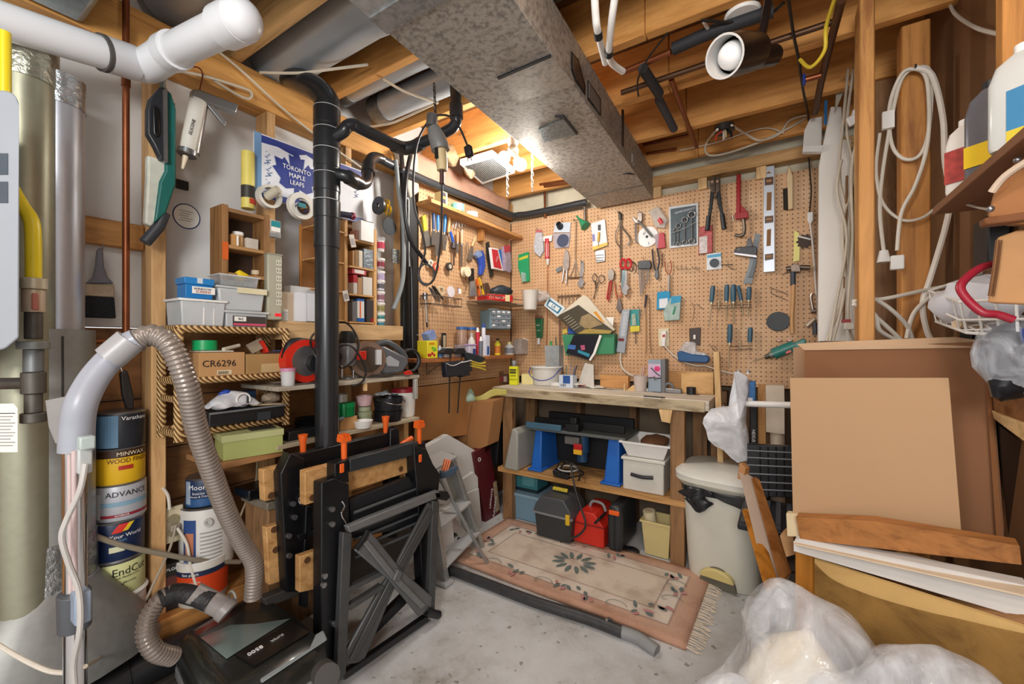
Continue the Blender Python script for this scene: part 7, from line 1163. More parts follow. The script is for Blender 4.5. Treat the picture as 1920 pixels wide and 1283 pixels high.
t=B(1176,535,'adjustable_wrench','larger chrome adjustable wrench hung across the red scissors','wrench',.03); t.poly('handle',[(1172,508),(1176,507),(1176,525),(1176,534),(1168,536),(1172,520)],CH,.026,.036,bev=.002); t.poly('jaw',[(1169,534),(1175,531),(1180,540),(1176,545),(1176,552),(1170,554),(1165,547)],CH,.022,.042,bev=.002)
t=B(1184,500,'spring_clip','curved dark wire spring clip beside the red scissors','clip',.02); t.bar('clip',[(1180,493),(1188,492),(1193,500),(1192,512)],.0032,.02,DSTEEL,k=4); t.bar('clip',[(1182,498),(1187,504),(1184,510)],.003,.022,DSTEEL,k=4)
t=B(1208,500,'hex_key_set','hex key set fanned in a black plastic holder','hex keys',.02); t.poly('holder',[(1196,491),(1200,489),(1219,488),(1221,498),(1219,504),(1196,504)],mat('#2b2d33',.4),.008,.034,bev=.003)
for k,(u0,u1,v1) in enumerate(((1198,1201,555),(1201,1203,550),(1204,1206,549),(1207,1209,541),(1213,1212,534),(1215,1214,529),(1217,1216,524))): t.bar('key',[(u0,503),(u1,v1)],.0032-.0002*k,.024,mat('#9fa2a6',.3,.8))
t.hook(1208,486)
t=plier('black handled lineman pliers hung jaw down',[(1228,507),(1234,507),(1235,520),(1231,525),(1227,518)],[[(1229,508),(1225,490),(1223,468)],[(1233,508),(1236,488),(1232,466)]],mat('#3a3f4c',.4),.02,(1230,500),mat('#5d5f63',.4,.6),.0075); 
t=plier('slim rust red long nose pliers hung by the wire clip',[(1252,515),(1256,515),(1255,548),(1252,548)],[[(1253,516),(1248,505),(1247,490)],[(1255,516),(1259,503),(1257,488)]],mat('#b0553f',.4),.018,(1253,510),mat('#a09a92',.35,.6),.0042)
t=B(1242,490,'marking_pencil','thin brown stick hanging between two pliers','stick',.012); t.bar('stick',[(1242,474),(1242,500)],.003,.012,mat('#6a3a26',.5))
t=B(1211,580,'awl','dark handled awl hanging below the hex keys','awl',.016); t.bar('handle',[(1212,553),(1209,577)],lambda q:.0085-.003*q,.016,mat('#37303a',.4),n=12); t.bar('tip',[(1209,577),(1210,590)],.0022,.016,METAL)
for u,lb in ((1210,'long thin wooden dowel hanging under the awl'),(1218,'dark thin rod hanging beside the wooden dowel')): t=B(u,620,'dowel',lb,'dowel',.012); t.bar('rod',[(u,580 if u==1210 else 560),(u+1,640),(u+(0 if u==1210 else 3),664)],.0042 if u==1210 else .0022,.012,mat('#b9946a' if u==1210 else '#5a3b28',.6))
t=B(1200,590,'key_bunch','cluster of small silver keys on a hook','keys',.012); t.bar('key',[(1197,582),(1198,600)],.003,.014,STEEL); t.bar('key',[(1202,580),(1201,596)],.003,.018,METAL); t.hook(1200,578)
t=B(1240,563,'blister_pack','bright blue hang bag with white label','bag',.02); t.poly('bag',[(1232,548),(1256,545),(1257,578),(1231,581)],mat('#1a8fbd',.3,0,.1),.004,.022,bev=.002); t.poly('label',[(1236,561),(1252,559),(1252,577),(1236,578)],mat('#dfe0e6',.5),.022,.023); t.hook(1241,540)
t=B(1266,575,'blister_pack','second blue topped clear bag with green contents','bag',.03); t.poly('bag',[(1243,585),(1258,557),(1277,555),(1274,600),(1246,602)],mat('#b9cfc6',.25,0,.3,30,.4,0,.8),.004,.028,bev=.003); t.poly('blue_top',[(1258,556),(1277,554),(1276,566),(1258,570)],mat('#2793bd',.35),.028,.0295); t.bar('green_tool',[(1262,590),(1266,575)],.006,.028,mat('#3f9a72',.4))
t=B(1262,528,'wire_hook','pair of bent wire hooks beside the long nose pliers','hook',.01)
for u in (1268,1277,1285,1297,1304): c=t.p(u,500,.0); t.a(M().tube([(c.x,t.o,c.z),(c.x+.005,t.o-.03,c.z-.006),(c.x+.022,t.o-.045,c.z-.026),(c.x+.04,t.o-.045,c.z-.028)],.0016,6,3),'hook',METAL)
t=B(1375,498,'wire_hook','cross shaped wire peg beside the white and blue card','hook',.01); t.bar('bar',[(1352,497),(1374,496)],.002,.02,DSTEEL); t.bar('upright',[(1365,488),(1366,500),(1378,506)],.002,.024,METAL,k=3)
t=B(1300,570,'wire_hook','thin double prong wire hook near the light switch','hook',.01); t.bar('prong',[(1297,568),(1302,580),(1298,604)],.0018,.02,METAL,k=3); t.bar('prong',[(1306,570),(1318,580)],.0018,.02,METAL)
t=B(1450,540,'wire_hook','long double wire bracket between the level and hammer','hook',.01); t.bar('prong',[(1443,538),(1446,540),(1478,552)],.0018,.03,METAL); t.bar('prong',[(1446,538),(1446,550),(1474,562)],.0018,.03,METAL)
t=B(1340,650,'wire_hook','bent wire hook prongs above the leaning batten','hook',.01); t.bar('prong',[(1330,645),(1338,655),(1352,672)],.0018,.03,METAL,k=3); t.bar('prong',[(1338,648),(1345,654)],.0018,.03,METAL)
# power bar, outlet, switch, magazines
t=B(1168,620,'power_bar','grey metal power bar with seven outlets hung at a slant','power bar',.03); a=t.p(1173,580,.03); t.poly('housing',[(1166,581),(1181,580),(1171,663),(1155,660)],mat('#a3aab3',.4,.2,.05),.006,.03,bev=.003)
for k in range(7): u=1173-.9*k; v=588+6.6*k; w=t.poly('outlet',[(u-3.5,v-2.6),(u+3.5,v-2.8),(u+3.2,v+2.4),(u-3.8,v+2.6)],mat('#c7ccd2',.5),.03,.0312); t.bar('slot',[(u-1.5,v-1.2),(u-1.7,v+1)],.0009,.0316,INK,w,n=5); t.bar('slot',[(u+1.5,v-1.2),(u+1.3,v+1)],.0009,.0316,INK,w,n=5)
t.poly('red_switch',[(1160,634),(1170,635),(1169,640),(1159,639)],mat('#7a1f24',.4),.03,.034); t.bar('cord',[(1164,661),(1163,675),(1168,692),(1182,703),(1190,704)],.006,.02,CABLEW,k=4)
t=B(1190,600,'blister_pack','teal and yellow blister pack hung by the slanted power bar','card'); t.poly('card',[(1181,581),(1199,580),(1199,621),(1182,623)],mat('#2f9292',.45,0,.15,20),.004,.012,bev=.001); t.poly('yellow_base',[(1182,612),(1199,611),(1199,621),(1182,623)],mat('#dccb3c',.5),.012,.016); t.poly('clear_window',[(1184,590),(1191,588),(1193,610),(1185,611)],mat('#a9b8a5',.3,0,.3,50),.012,.02); t.hook(1190,578)
t=B(1192,634,'hex_driver','thin dark driver shaft below the teal blister pack','driver',.012); t.bar('shaft',[(1192,622),(1192,645)],.003,.012,DSTEEL); t.bar('cross',[(1188,625),(1196,624)],.002,.012,DSTEEL)
t=B(1245,630,'wall_outlet','beige outlet plate with white plug on the pegboard','outlet',.008); t.poly('plate',[(1234,617),(1254,615),(1255,650),(1235,650)],mat('#d9cfae',.5),.0,.007,bev=.002); t.poly('plug',[(1239,622),(1249,620),(1247,650),(1240,650)],WHITE,.007,.03,bev=.004); t.poly('red_lamp',[(1242,628),(1247,627),(1247,632),(1242,633)],mat('#b5442e',.4),.03,.031); 
t=B(1262,670,'outlet_cable','white cord sagging from the outlet past the blue tray to the rail','cord',.02); t.bar('cord',[(1246,648),(1262,666),(1285,680),(1305,686),(1322,686),(1340,692),(1370,700),(1398,704)],.0042,.03,CABLEW,k=4)
t=B(1302,630,'light_switch','dark brown switch plate with white toggle','switch',.006); t.poly('plate',[(1292,616),(1314,614),(1313,648),(1293,646)],mat('#3d2a20',.4),.0,.006,bev=.002); t.poly('toggle',[(1300,628),(1304,628),(1304,636),(1300,636)],WHITE,.006,.018)
t=B(1295,668,'magnetic_tray','blue parts tray with a crumpled clear bag on top','tray',.03); t.poly('tray',[(1269,660),(1276,658),(1296,664),(1328,668),(1330,676),(1324,681),(1300,680),(1272,678)],mat('#1f5488',.4,0,.1),.006,.055,bev=.006); t.poly('bag',[(1272,658),(1284,640),(1304,642),(1306,660),(1324,662),(1326,668),(1296,668)],film('#e4e2e4',.55,.2,20,.6),.01,.05,bev=.01)
t=B(1345,695,'wood_batten','leaning pine batten between the knotted block and the pegboard','batten',.03); t.poly('batten',[(1337,662),(1345,660),(1353,735),(1342,735)],PALEZ,.03,.05,bev=.002)
GB=mat('#3f8a63',.45,0,.05); t=B(1095,645,'magazine_holder','green plastic wall file box stuffed with papers','file box',.06); t.poly('bin',[(1054,628),(1152,626),(1151,664),(1060,666)],GB,.0,.07,bev=.002)
t=B(1100,590,'magazine','thick magazine with dark cover fanned out of the green file box','magazine',.09); t.poly('cover',[(1045,594),(1084,572),(1151,621),(1143,626),(1082,626)],mat('#494335',.5,0,.2,14),.08,.094); t.poly('pages',[(1046,592),(1094,553),(1103,558),(1152,618),(1150,622),(1085,572)],mat('#d6cdb8',.7),.07,.09); t.poly('yellow_patch',[(1112,585),(1118,584),(1134,606),(1126,602)],mat('#d9932c',.5),.09,.0915); t.poly('photo',[(1090,594),(1104,588),(1130,608),(1100,618),(1086,608)],mat('#a08a64',.5,0,.3,30),.094,.0955); t.poly('gold_edge',[(1082,626),(1100,616),(1148,620),(1144,626)],mat('#a8914a',.5),.094,.0955)
for k in range(6): t.bar('text_line',[(1057+3.5*k,598+4.2*k),(1068+4*k,591+4*k)],.0022,.0952,mat('#cfc5ae',.6),n=4)
t=B(1040,580,'magazine','blue and white booklet end sticking out of the green file box','booklet',.085); t.poly('cover',[(1020,573),(1029,555),(1060,578),(1046,595)],mat('#d6e2e6',.5),.07,.086); t.poly('blue_frame',[(1024,573),(1030,561),(1054,578),(1046,589)],mat('#2a6f8f',.5),.086,.087); t.poly('white_inner',[(1027,573),(1031,565),(1050,578),(1045,585)],mat('#dfe9ea',.5),.087,.088); t.text('LR',t.p(1038,575,.089),.035,mat('#235d84',.5),(90,38,0))
t=B(1090,650,'magazine','dark glossy brochure drooping over the green file box','brochure',.09); t.poly('page',[(1076,628),(1124,628),(1112,672),(1105,676),(1061,662)],mat('#23242e',.3,0,.4,14),.085,.092); t.poly('edge',[(1124,628),(1128,630),(1116,664),(1107,677),(1104,675),(1112,662)],WHITE,.086,.094); t.poly('pink_print',[(1088,648),(1096,647),(1097,656),(1090,657)],mat('#b5587a',.5),.092,.0928); t.poly('cyan_print',[(1084,656),(1106,664),(1104,670),(1083,661)],mat('#2f8ea8',.5),.092,.0928); t.poly('blue_print',[(1066,646),(1080,648),(1078,656),(1064,654)],mat('#3f6db0',.5),.092,.0928)
t=B(1070,618,'booklet','blue card and yellow slip tucked behind the magazines','card',.07); t.poly('blue_card',[(1066,614),(1074,612),(1082,626),(1064,626)],mat('#2b58a0',.5),.05,.06); t.poly('yellow_slip',[(1054,620),(1062,616),(1064,624),(1056,627)],mat('#c9b04a',.5),.05,.062); t.poly('white_sheet',[(1131,595),(1151,595),(1149,614),(1136,606)],PAPER,.04,.05)
t=B(1010,615,'caulk_tube','green squeeze tube with white lettering and white cap on the pegboard','tube',.018); t.poly('tube',[(1003,597),(1017,597),(1015,634),(1005,634)],mat('#2f6d46',.4,0,.2,20),.004,.03,bev=.005); t.poly('crimp',[(1003,593),(1017,593),(1017,600),(1003,600)],mat('#8f5a4d',.4),.012,.02); t.bar('cap',[(1010,634),(1010,646)],.012,.018,WHITE,n=14); t.text('NO',t.p(1009,610,.032),.018,WTEXT); t.text('NAILS',t.p(1010,620,.032),.011,WTEXT); t.hook(1009,592)
t=B(1030,670,'clear_organizer','clear plastic wall box of brushes beside the pen carton','box',.05); t.poly('box',[(1021,648),(1048,648),(1048,690),(1023,690)],mat('#c4ccd0',.2,0,.2,30,0,0,.6),.0,.08,bev=.002); t.bar('brush',[(1033,640),(1032,660)],.009,.05,mat('#2fa055',.5)); t.bar('brush',[(1042,632),(1043,670)],.005,.05,mat('#4a5a46',.5)); t.bar('brush',[(1049,600),(1050,672)],.006,.04,mat('#7a4f3c',.5))
t=B(1066,565,'bit_rack','row of old spade bits on a wooden strip behind the magazine','bits',.016); t.bar('strip',[(1046,556),(1088,553)],.006,.018,mat('#7d5f44',.6)); 
for k in range(6): t.bar('bit',[(1046+7*k,552),(1046+7*k,572-(k%3)*3)],.003,.024,mat('#6d5c4c',.4,.5))
# ================================================================ small items on the chisel pegboard
def LL(u,v,name,label,cat,off=.012,group=None): return W('L',u,v,name,label,cat,off,group)
xs3=.13; p0=PX(809,381,xs3); p1=PX(985,440,xs3)
t=T('wall_shelf','slim pine shelf high on the chisel pegboard','shelf',(0,0,0)); zs=PX(840,384,xs3).z; zs=(p0.z+PX(985,438,xs3).z)/2
t.a(M().b2((.007,p0.y,zs-.022),(xs3,2.80,zs)),'board',wood('y','#c28d55','#9b6a38'),bev=.002); yb2=PX(898,430,.02).y; t.a(M().b2((.007,yb2,zs-.11),(.05,yb2+.03,zs-.023)),'bracket',wood('z','#a9743d','#7f5227'),bev=.002)
sp=lambda u,x,z=None: V((x,PX(u,430,x).y,(zs if z is None else z)+.001))
t=T('small_carton','yellow and dark printed carton on the slim pine shelf','box',sp(831,.10),90); t.a(M().b2((-.032,-.02,0),(.016,.04,.075)),'box',mat('#d8c98f',.6)); t.a(M().b2((-.0325,-.021,.004),(-.0,-.0195,.07)),'dark_panel',mat('#403a4a',.5)); t.a(M().b2((-.03,-.0222,.03),(-.002,-.0208,.045)),'gold_stripe',mat('#c9a24a',.5))
t=T('tape_roll','mint green roll of tape on the slim pine shelf','tape',sp(858,.09),90); t.a(M().ring((0,0,0),.042,.028,.046,'z'),'roll',mat('#7fd6bc',.45,0,.04))
t=T('tape_roll','white roll of tape on the slim pine shelf','tape',sp(884,.09),90); t.a(M().ring((0,0,0),.042,.028,.032,'z'),'roll',mat('#e8e5dd',.5,0,.04))
def chisel(label,u,v0,v1,v2,col,w,off=.035,du=0): 
    t=LL(u,v1,'chisel',label,'chisel',off); t.bar('handle',[(u,v0),(u+du*.4,(v0+v1)/2),(u+du,v1)],lambda q:.0115-.003*abs(q-.4),off,mat(col,.35),n=12); t.bar('ferrule',[(u+du,v1),(u+du,v1+4)],.008,off,STEEL,n=10); t.poly('blade',[(u+du-w,v1+4),(u+du+w,v1+4),(u+du+w,v2),(u+du-w,v2-1)],mat('#8d8a86',.3,.8,.15,20),off-.003,off+.003)
t=LL(798,420,'putty_knife','broad putty knife with yellow and olive handle','putty knife',.02); t.poly('handle',[(793,405),(799,402),(802,431),(796,434)],mat('#c9c23a',.4),.012,.03,bev=.004); t.poly('blade',[(796,434),(803,432),(812,460),(793,464)],mat('#8d8a82',.35,.7,.15,20),.018,.022)
chisel('chisel with dark blue handle closest to the hanging heat gun cord',813,400,430,460,'#26406a',3); chisel('wide bladed chisel with bright blue handle',821,404,432,480,'#2b74b5',5); chisel('chisel with long bright blue handle at the end of the row',835,404,436,470,'#2a6fae',3,.035,-2)
t=LL(842,420,'rasp','wooden handled file behind the chisels','file',.025); t.bar('handle',[(843,407),(841,436)],.009,.025,mat('#c9a06c',.5),n=10); t.bar('blade',[(841,436),(835,465)],.005,.025,DSTEEL,flat=.5)
t=LL(848,440,'soldering_iron','blue handled soldering iron with dark shield','soldering iron',.03); t.bar('handle',[(844,434),(850,455)],.010,.03,mat('#2450a8',.4),n=12); t.bar('shield',[(850,455),(850,466)],.018,.03,mat('#3a3032',.5),n=14); t.bar('rod',[(850,466),(851,498)],.006,.03,mat('#4a3028',.4,.4),n=10)
t=LL(857,425,'wire_loops','tangle of steel wire loops on a hook','wire',.03)
for k in range(4): t.a(M().torus(t.p(852+6*k,424-4*(k%2),.03+.004*k),.018,.0018,'y',20,6,.7,1.5),'loop',STEEL)
t.bar('ring_hook',[(868,402),(874,398),(879,402),(874,408),(868,404)],.0018,.05,METAL,k=3)
chisel('screwdriver with pale wooden handle below the wire loops',858,436,454,475,'#b98a5c',2,.03); chisel('long screwdriver with turned wooden handle',866,431,456,500,'#c9a884',1.6,.03)
t=LL(876,470,'compass','pair of steel dividers','dividers',.025); t.bar('leg',[(874,455),(873,498)],.0032,.025,METAL); t.bar('leg',[(877,455),(880,480)],.0032,.028,METAL)
t=LL(886,460,'trowel','small pointing trowel with wooden handle','trowel',.025); t.bar('handle',[(891,446),(885,462)],.008,.03,mat('#d0b284',.5),n=10); t.poly('blade',[(883,464),(888,464),(887,485),(880,490),(877,484)],mat('#8a8378',.35,.7,.2,20),.02,.024)
for u,v,c,lb in ((816,501,'#c0563f','red roll of electrical tape on the pegboard'),(842,500,'#3a3634','dark roll of tape with pale core on the pegboard'),):
    t=LL(u,v,'tape_roll',lb,'tape',.03); q=t.p(u,v,.03); t.a(M().ring((q.x,-.01,q.z),.026,.012,.02,'y'),'roll',mat(c,.4)); t.a(M().ring((q.x,-.011,q.z),.013,.007,.02,'y'),'core',mat('#d8cdb8',.6))
t=LL(806,495,'tape_roll','white half used roll of tape beside the red one','tape',.02); q=t.p(806,494,.02); t.a(M().ring((q.x,-.01,q.z),.022,.012,.018,'y'),'roll',mat('#d9d4c8',.5))
t=LL(872,510,'tape_roll','cream spool of cord hanging with loose end','spool',.035); q=t.p(872,510,.03); t.a(M().lathe([(.034,.015),(.034,.012),(.024,.01),(.024,-.014),(.034,-.016),(.034,-.02),(.01,-.02)],24,(q.x,0,q.z),'y'),'spool',mat('#e0d3b4',.5)); t.bar('loose_end',[(872,522),(876,532),(873,545)],.003,.03,mat('#6a4a2c',.6),k=3)
t=LL(901,490,'utility_knife','curved bright blue utility knife with silver nose','knife',.03); t.poly('handle',[(893,478),(897,470),(906,470),(910,480),(911,500),(906,516),(901,516),(902,498),(899,488)],mat('#2448a8',.35,0,.05),.016,.042,bev=.006); t.poly('nose',[(893,478),(897,470),(903,472),(905,480),(897,484)],mat('#8aa0c9',.3,.3),.018,.045,bev=.003)
t=LL(886,530,'putty_knife','putty knife with black handle and narrow blade','putty knife',.02); t.poly('handle',[(883,504),(889,503),(890,526),(882,527)],BLACK,.012,.03,bev=.004); t.poly('blade',[(882,527),(890,526),(893,555),(881,557)],mat('#9fa4ab',.3,.6,.1,20),.018,.022); disc_=0
for u0,v0,u1,v1,c,lb in ((894,523,899,556,'#d8601f','orange snap-off knife beside the black handled putty knife'),(898,521,908,558,'#e3b52a','yellow snap-off knife leaning against the orange one')):
    t=LL(u0,v0,'snap_knife',lb,'knife',.025 if c=='#d8601f' else .04); t.bar('body',[(u0,v0),(u1,v1)],.010,t.o,mat(c,.4),n=8,flat=.6); t.bar('slide',[(u0+(u1-u0)*.4,v0+(v1-v0)*.4),(u0+(u1-u0)*.55,v0+(v1-v0)*.55)],.005,t.o+.008,BLACK)
t=LL(914,545,'tool_sheath','worn dark leather tool sheath','sheath',.02); t.poly('sheath',[(908,532),(916,530),(922,550),(920,566),(910,568)],mat('#5a4030',.7,0,.2,30),.004,.03,bev=.004)
t=LL(914,480,'hacksaw_blade','dark saw blade card hanging from a long hook','saw blade',.02); t.poly('blade',[(913,455),(917,453),(924,500),(926,518),(921,520),(914,480)],mat('#2f2d2c',.4,.3),.012,.022)
t=LL(930,485,'blister_pack','red and white blister card','card',.05); t.poly('card',[(920,464),(934,466),(944,508),(925,504)],mat('#e4e0e0',.5),.03,.05,bev=.001); t.poly('red_panel',[(922,467),(933,469),(941,505),(926,501)],mat('#c42032',.45,0,.05),.05,.051); t.text('ACE',t.p(932,486,.053),.026,mat('#e8b8b8',.5),(90,-62,0))
t=LL(943,480,'blister_pack','blue strip card behind the red one','card',.04); t.poly('card',[(938,468),(945,474),(946,506),(940,505)],mat('#2f6fb5',.45),.02,.035)
t=LL(951,480,'zip_bag','pink and clear bag hanging from a wire loop','bag',.06); t.poly('bag',[(945,462),(957,462),(960,500),(958,512),(948,508)],mat('#b9a3b8',.25,0,.5,40,.5,0,.85),.03,.06,bev=.004); t.poly('red_header',[(945,460),(957,460),(957,472),(946,474)],mat('#b83a4a',.45),.06,.062); t.bar('wire_loop',[(948,462),(950,452),(955,452),(956,462)],.002,.06,METAL,k=3); t.bar('string',[(953,452),(975,440)],.0015,.08,mat('#d8c9a8',.6))
t=B(981,495,'blister_pack','green blister card leaning in the pegboard corner','card',.04); t.poly('card',[(972,478),(990,472),(992,527),(980,530),(971,500)],mat('#249a62',.4,0,.06),.0,.02,bev=.001); t.poly('yellow_stripe',[(973,484),(990,478),(990,483),(973,489)],mat('#c9c43c',.5),.02,.021); t.poly('clear_dome',[(977,510),(985,512),(985,528),(978,528)],mat('#a9d0c2',.2,0,.1,14,0,0,.7),.02,.035)
# upper wire shelf in corner with red tray
xq=.20; zq=PX(930,552,xq).z
t=T('corner_shelf','clear wire corner shelf carrying a red carton','shelf',(0,0,0)); y0=PX(918,552,xq).y
for z in (zq-.045,zq-.012): t.a(M().tube([(.01,y0,z),(xq,y0,z),(xq,2.62,z),(.36,2.79,z)],.003,8),'wire',METAL)
t.a(M().prism([(.008,y0),(xq,y0),(xq,2.6),(.36,2.81),(.008,2.81)],zq-.048,zq-.042,'z'),'tray',mat('#b3a796',.3,0,.4,40))
t=T('tray_carton','shallow red printed carton on the wire corner shelf','box',(.11,2.44,zq-.04),62); t.a(M().b2((-.10,-.09,0),(.1,.08,.045)),'carton',mat('#b3191c',.45,0,.06),bev=.001); t.text('OTVISOM',(-.02,-.092,.022),.03,mat('#e0b8a8',.5)); t.a(M().b2((.04,-.0925,.0),(.075,-.09,.045)),'tan_band',mat('#d6c48f',.6)); t.a(M().b2((-.09,-.08,.045),(.09,.07,.05)).noise(.008,20),'open_flap',mat('#cbbb9a',.8))
t=T('black_pouch','black crumpled pouch on the red carton','pouch',(.13,2.50,zq+.012),70); t.a(M().ball((0,0,.03),(.09,.05,.035)).noise(.02,18),'pouch',mat('#24303a',.5))
t=T('measuring_cup','translucent plastic cup hung from the corner shelf edge','cup',PD(994,581,2.95),0); t.a(M().lathe([(.045,0),(.058,.13),(.062,.135),(.056,.135),(.042,.006),(0,.006)],28,cap=False),'cup',mat('#e3ded6',.35,0,.05,6,0,0,.7)); t.a(M().tube([(.0,.06,.125),(.02,.14,.12)],.003,6),'handle',METAL)
t=T('bubble_bag','clear crinkled bag behind the hanging cup','bag',(.32,2.72,zq-.03),0); t.a(M().ball((0,0,.05),(.09,.06,.045)).noise(.02,20),'bag',film('#e6e2de',.5,.2,20,.6))
# wire basket and lower shelf
t=LL(826,560,'wire_basket','small wire basket of bits on the chisel pegboard','basket',.09); a,b=t.p(808,553,.09),t.p(866,553,.09); zt3=a.z; zb3=t.p(836,572,.09).z; D0=.085
for z in (zt3,zb3): t.a(M().tube([(a.x,D0,z),(a.x,0,z),(b.x,0,z),(b.x,D0,z)],.0028,8),'rim_wire',METAL)
for k in range(9): x=a.x+(b.x-a.x)*k/8; t.a(M().tube([(x,0,zt3),(x,0,zb3),(x,D0,zb3)],.0016,6),'wire',METAL)
for lb,u,v,mt,nm in (('bundle of dark allen keys lying in the wire basket',818,545,DSTEEL,'allen_key'),('steel rasp stub lying in the wire basket',812,548,STEEL,'rasp')):
    t=T(nm,lb,'tool',PX(u,v,.06),90); t.a(M().tube([(-.03,-.01,.02),(.05,0,-.04),(.06,0,-.05)],.006,8,3).tube([(-.035,0,.025),(.03,.01,-.04)],.005,8),'tool',mt)
t=T('white_disc','round white plastic lid in the wire basket','lid',PX(846,547,.06),90); t.a(M().cyl((0,0,0),(0,.006,0),.035,n=28),'lid',mat('#d8d2d8',.5)); t=T('masking_roll','cream tape roll in the wire basket','tape',PX(828,545,.04),90); t.a(M().ring((0,0,0),.03,.018,.02,'y'),'roll',mat('#c9b896',.6))
t=T('label_card','white card with purple edge in the wire basket','card',PX(862,548,.06),90); t.a(M().b2((-.016,0,-.01),(.016,.002,.022)),'card',PAPER); t.a(M().b2((-.018,-.001,-.01),(-.015,.003,.028)),'purple_edge',mat('#6a4a9a',.5))
t=LL(798,580,'ratchet_wrench','steel socket ratchet hanging beside the wire basket','ratchet',.025); t.bar('head',[(797,550),(797,562)],.016,.025,STEEL,n=14); t.bar('shaft',[(798,562),(800,605)],.007,.025,mat('#b3aaa0',.3,.7),n=10); t.bar('tip',[(800,605),(801,614)],.005,.025,BLACK)
xl=.16; za=PX(845,671,xl).z; ya=PX(788,668,xl).y
t=T('low_shelf','brown shelf with bottles and tins below the corner shelf','shelf',(0,0,0)); t.a(M().b2((.007,ya,za-.022),(xl,2.62,za)),'board',wood('y','#a8683a','#7a4826'),bev=.002); t.a(M().tube([(.01,PX(800,690,.01).y,za-.10),(.012,PX(800,690,.01).y,za-.03)],.003,6).tube([(.012,PX(800,690,.01).y,za-.10),(xl-.01,PX(815,690,.1).y,za-.03)],.003,6),'wire_bracket',METAL)
lowp=lambda u,x=.11: V((x,PX(u,660,x).y,za+.001))
t=T('cherry_tin','yellow tin printed with red cherries and green leaves','tin',lowp(804,.13),90); t.a(M().b2((-.042,-.03,0),(.042,.05,.10)),'tin',mat('#ddd02e',.35,0,.05),bev=.003)
for x,z in ((-.02,.018),(-.004,.028),(.012,.018),(-.032,.02)): t.a(M().ball((x,-.03,z),(.009,.003,.009)),'cherry',mat('#b81f2c',.4))
t.a(M().ball((.015,-.03,.05),(.016,.002,.012)).ball((.0,-.03,.06),(.01,.002,.008)),'leaf_print',mat('#74b82a',.5)); t.text('CERISE',(-.008,-.031,.083),.015,mat('#d8642a',.5))
t=T('blue_box','blue and white carton lying on the cherry tin','box',lowp(808,.11)+V((0,0,.105)),90); t.a(M().b2((-.03,-.02,0),(.03,.03,.05)).rot((0,-25,0)),'box',mat('#7f93c9',.4,0,.3,30))
def bottle(label,u,x,r,h,mt,cap,lbm=None,name='bottle',cat='bottle',txt=None,ry=1): 
    t=T(name,label,cat,lowp(u,x),90); t.a(M().lathe([(r*.95,0),(r,.004),(r,h*.66),(r*.45,h*.82),(r*.4,h*.86)],20),'bottle',mt); t.a(M().lathe([(r*.42,h*.86),(r*.42,h),(r*.3,h*1.01)],16),'cap',cap)
    if lbm: t.a(M().lathe([(r+.0006,h*.12),(r+.0006,h*.55)],20,cap=False),'label',lbm)
    return t
bottle('blue and white spray tin beside the cherry tin',824,.12,.02,.07,mat('#9fb6c9',.4),WHITE,mat('#3f74a8',.5)); t=T('white_tub','white rectangular tub on the brown shelf','tub',lowp(838,.12),90); t.a(M().b2((-.03,-.02,0),(.03,.03,.06)),'tub',mat('#cfc9c4',.45),bev=.004)
t=T('sharpening_stone','black framed sharpening stone standing on the brown shelf','tool',lowp(833,.03)+V((0,0,.05)),90); t.a(M().b2((-.02,0,0),(.02,.008,.10)),'frame',BLACK,bev=.002); t.a(M().b2((-.011,-.0015,.012),(.011,.002,.085)),'stone',mat('#b9a98c',.7)); t.a(M().b2((-.018,-.001,-.03),(.02,.004,0)),'yellow_label',mat('#cfd05a',.5))
for u,lb,c in ((866,'tall clear jar with blue lid on the brown shelf','#c9a894'),(884,'second clear jar with blue lid on the brown shelf','#b98a6a')):
    t=T('blue_lid_jar',lb,'jar',lowp(u,.06),90); t.a(M().lathe([(.032,0),(.034,.01),(.034,.17),(.033,.175)],24),'jar',mat(c,.2,0,.3,30,0,0,.5)); t.a(M().lathe([(.036,.175),(.036,.19),(.034,.192)],24),'lid',mat('#2f5f9f',.4)); t.a(M().lathe([(.028,.004),(.028,.09)],18).noise(.005,40),'contents',mat('#9d7a66',.6,0,.5,60))
t=T('clear_case','clear plastic case of odds in front of the blue-lid jars','case',lowp(862,.13),90); t.a(M().b2((-.035,-.015,0),(.035,.015,.075)),'case',mat('#a9a4ac',.2,0,.3,30,0,0,.6),bev=.002)
t=T('purple_lid_tub','clear tub with lilac lid and blue label on the brown shelf','tub',lowp(882,.13),90); t.a(M().b2((-.035,-.02,0),(.035,.02,.07)),'tub',mat('#c9c3d3',.3,0,.1,30),bev=.004); t.a(M().b2((-.038,-.023,.07),(.038,.023,.08)),'lid',mat('#b79acb',.4),bev=.003); t.a(M().b2((.0,-.0215,.01),(.028,-.0195,.05)),'blue_label',mat('#2a3f7d',.5))
bottle('white spray can with grey shoulders behind the lilac lid tub',884,.08,.026,.15,mat('#d3d2cc',.35),mat('#b9b7b3',.4)); 
for u,x,h,c,lb in ((897,.11,.16,'#c4263a','red and white adhesive tube standing on the brown shelf'),(906,.12,.19,'#dcdce6','tall white nozzle tube standing beside the red tube'),(901,.14,.10,'#6a6f7a','dark slim bottle in front of the adhesive tubes')):
    t=T('adhesive_tube',lb,'tube',lowp(u,x),90); t.a(M().cyl((0,0,0),(-.008 if u==897 else .004,0,h),.014,n=16),'tube',mat(c,.4)); t.a(M().cyl((-.008 if u==897 else .004,0,h),(-.009 if u==897 else .004,0,h+.03),.012,.006,16),'tip',WHITE if u!=906 else mat('#2f4fa0',.4))
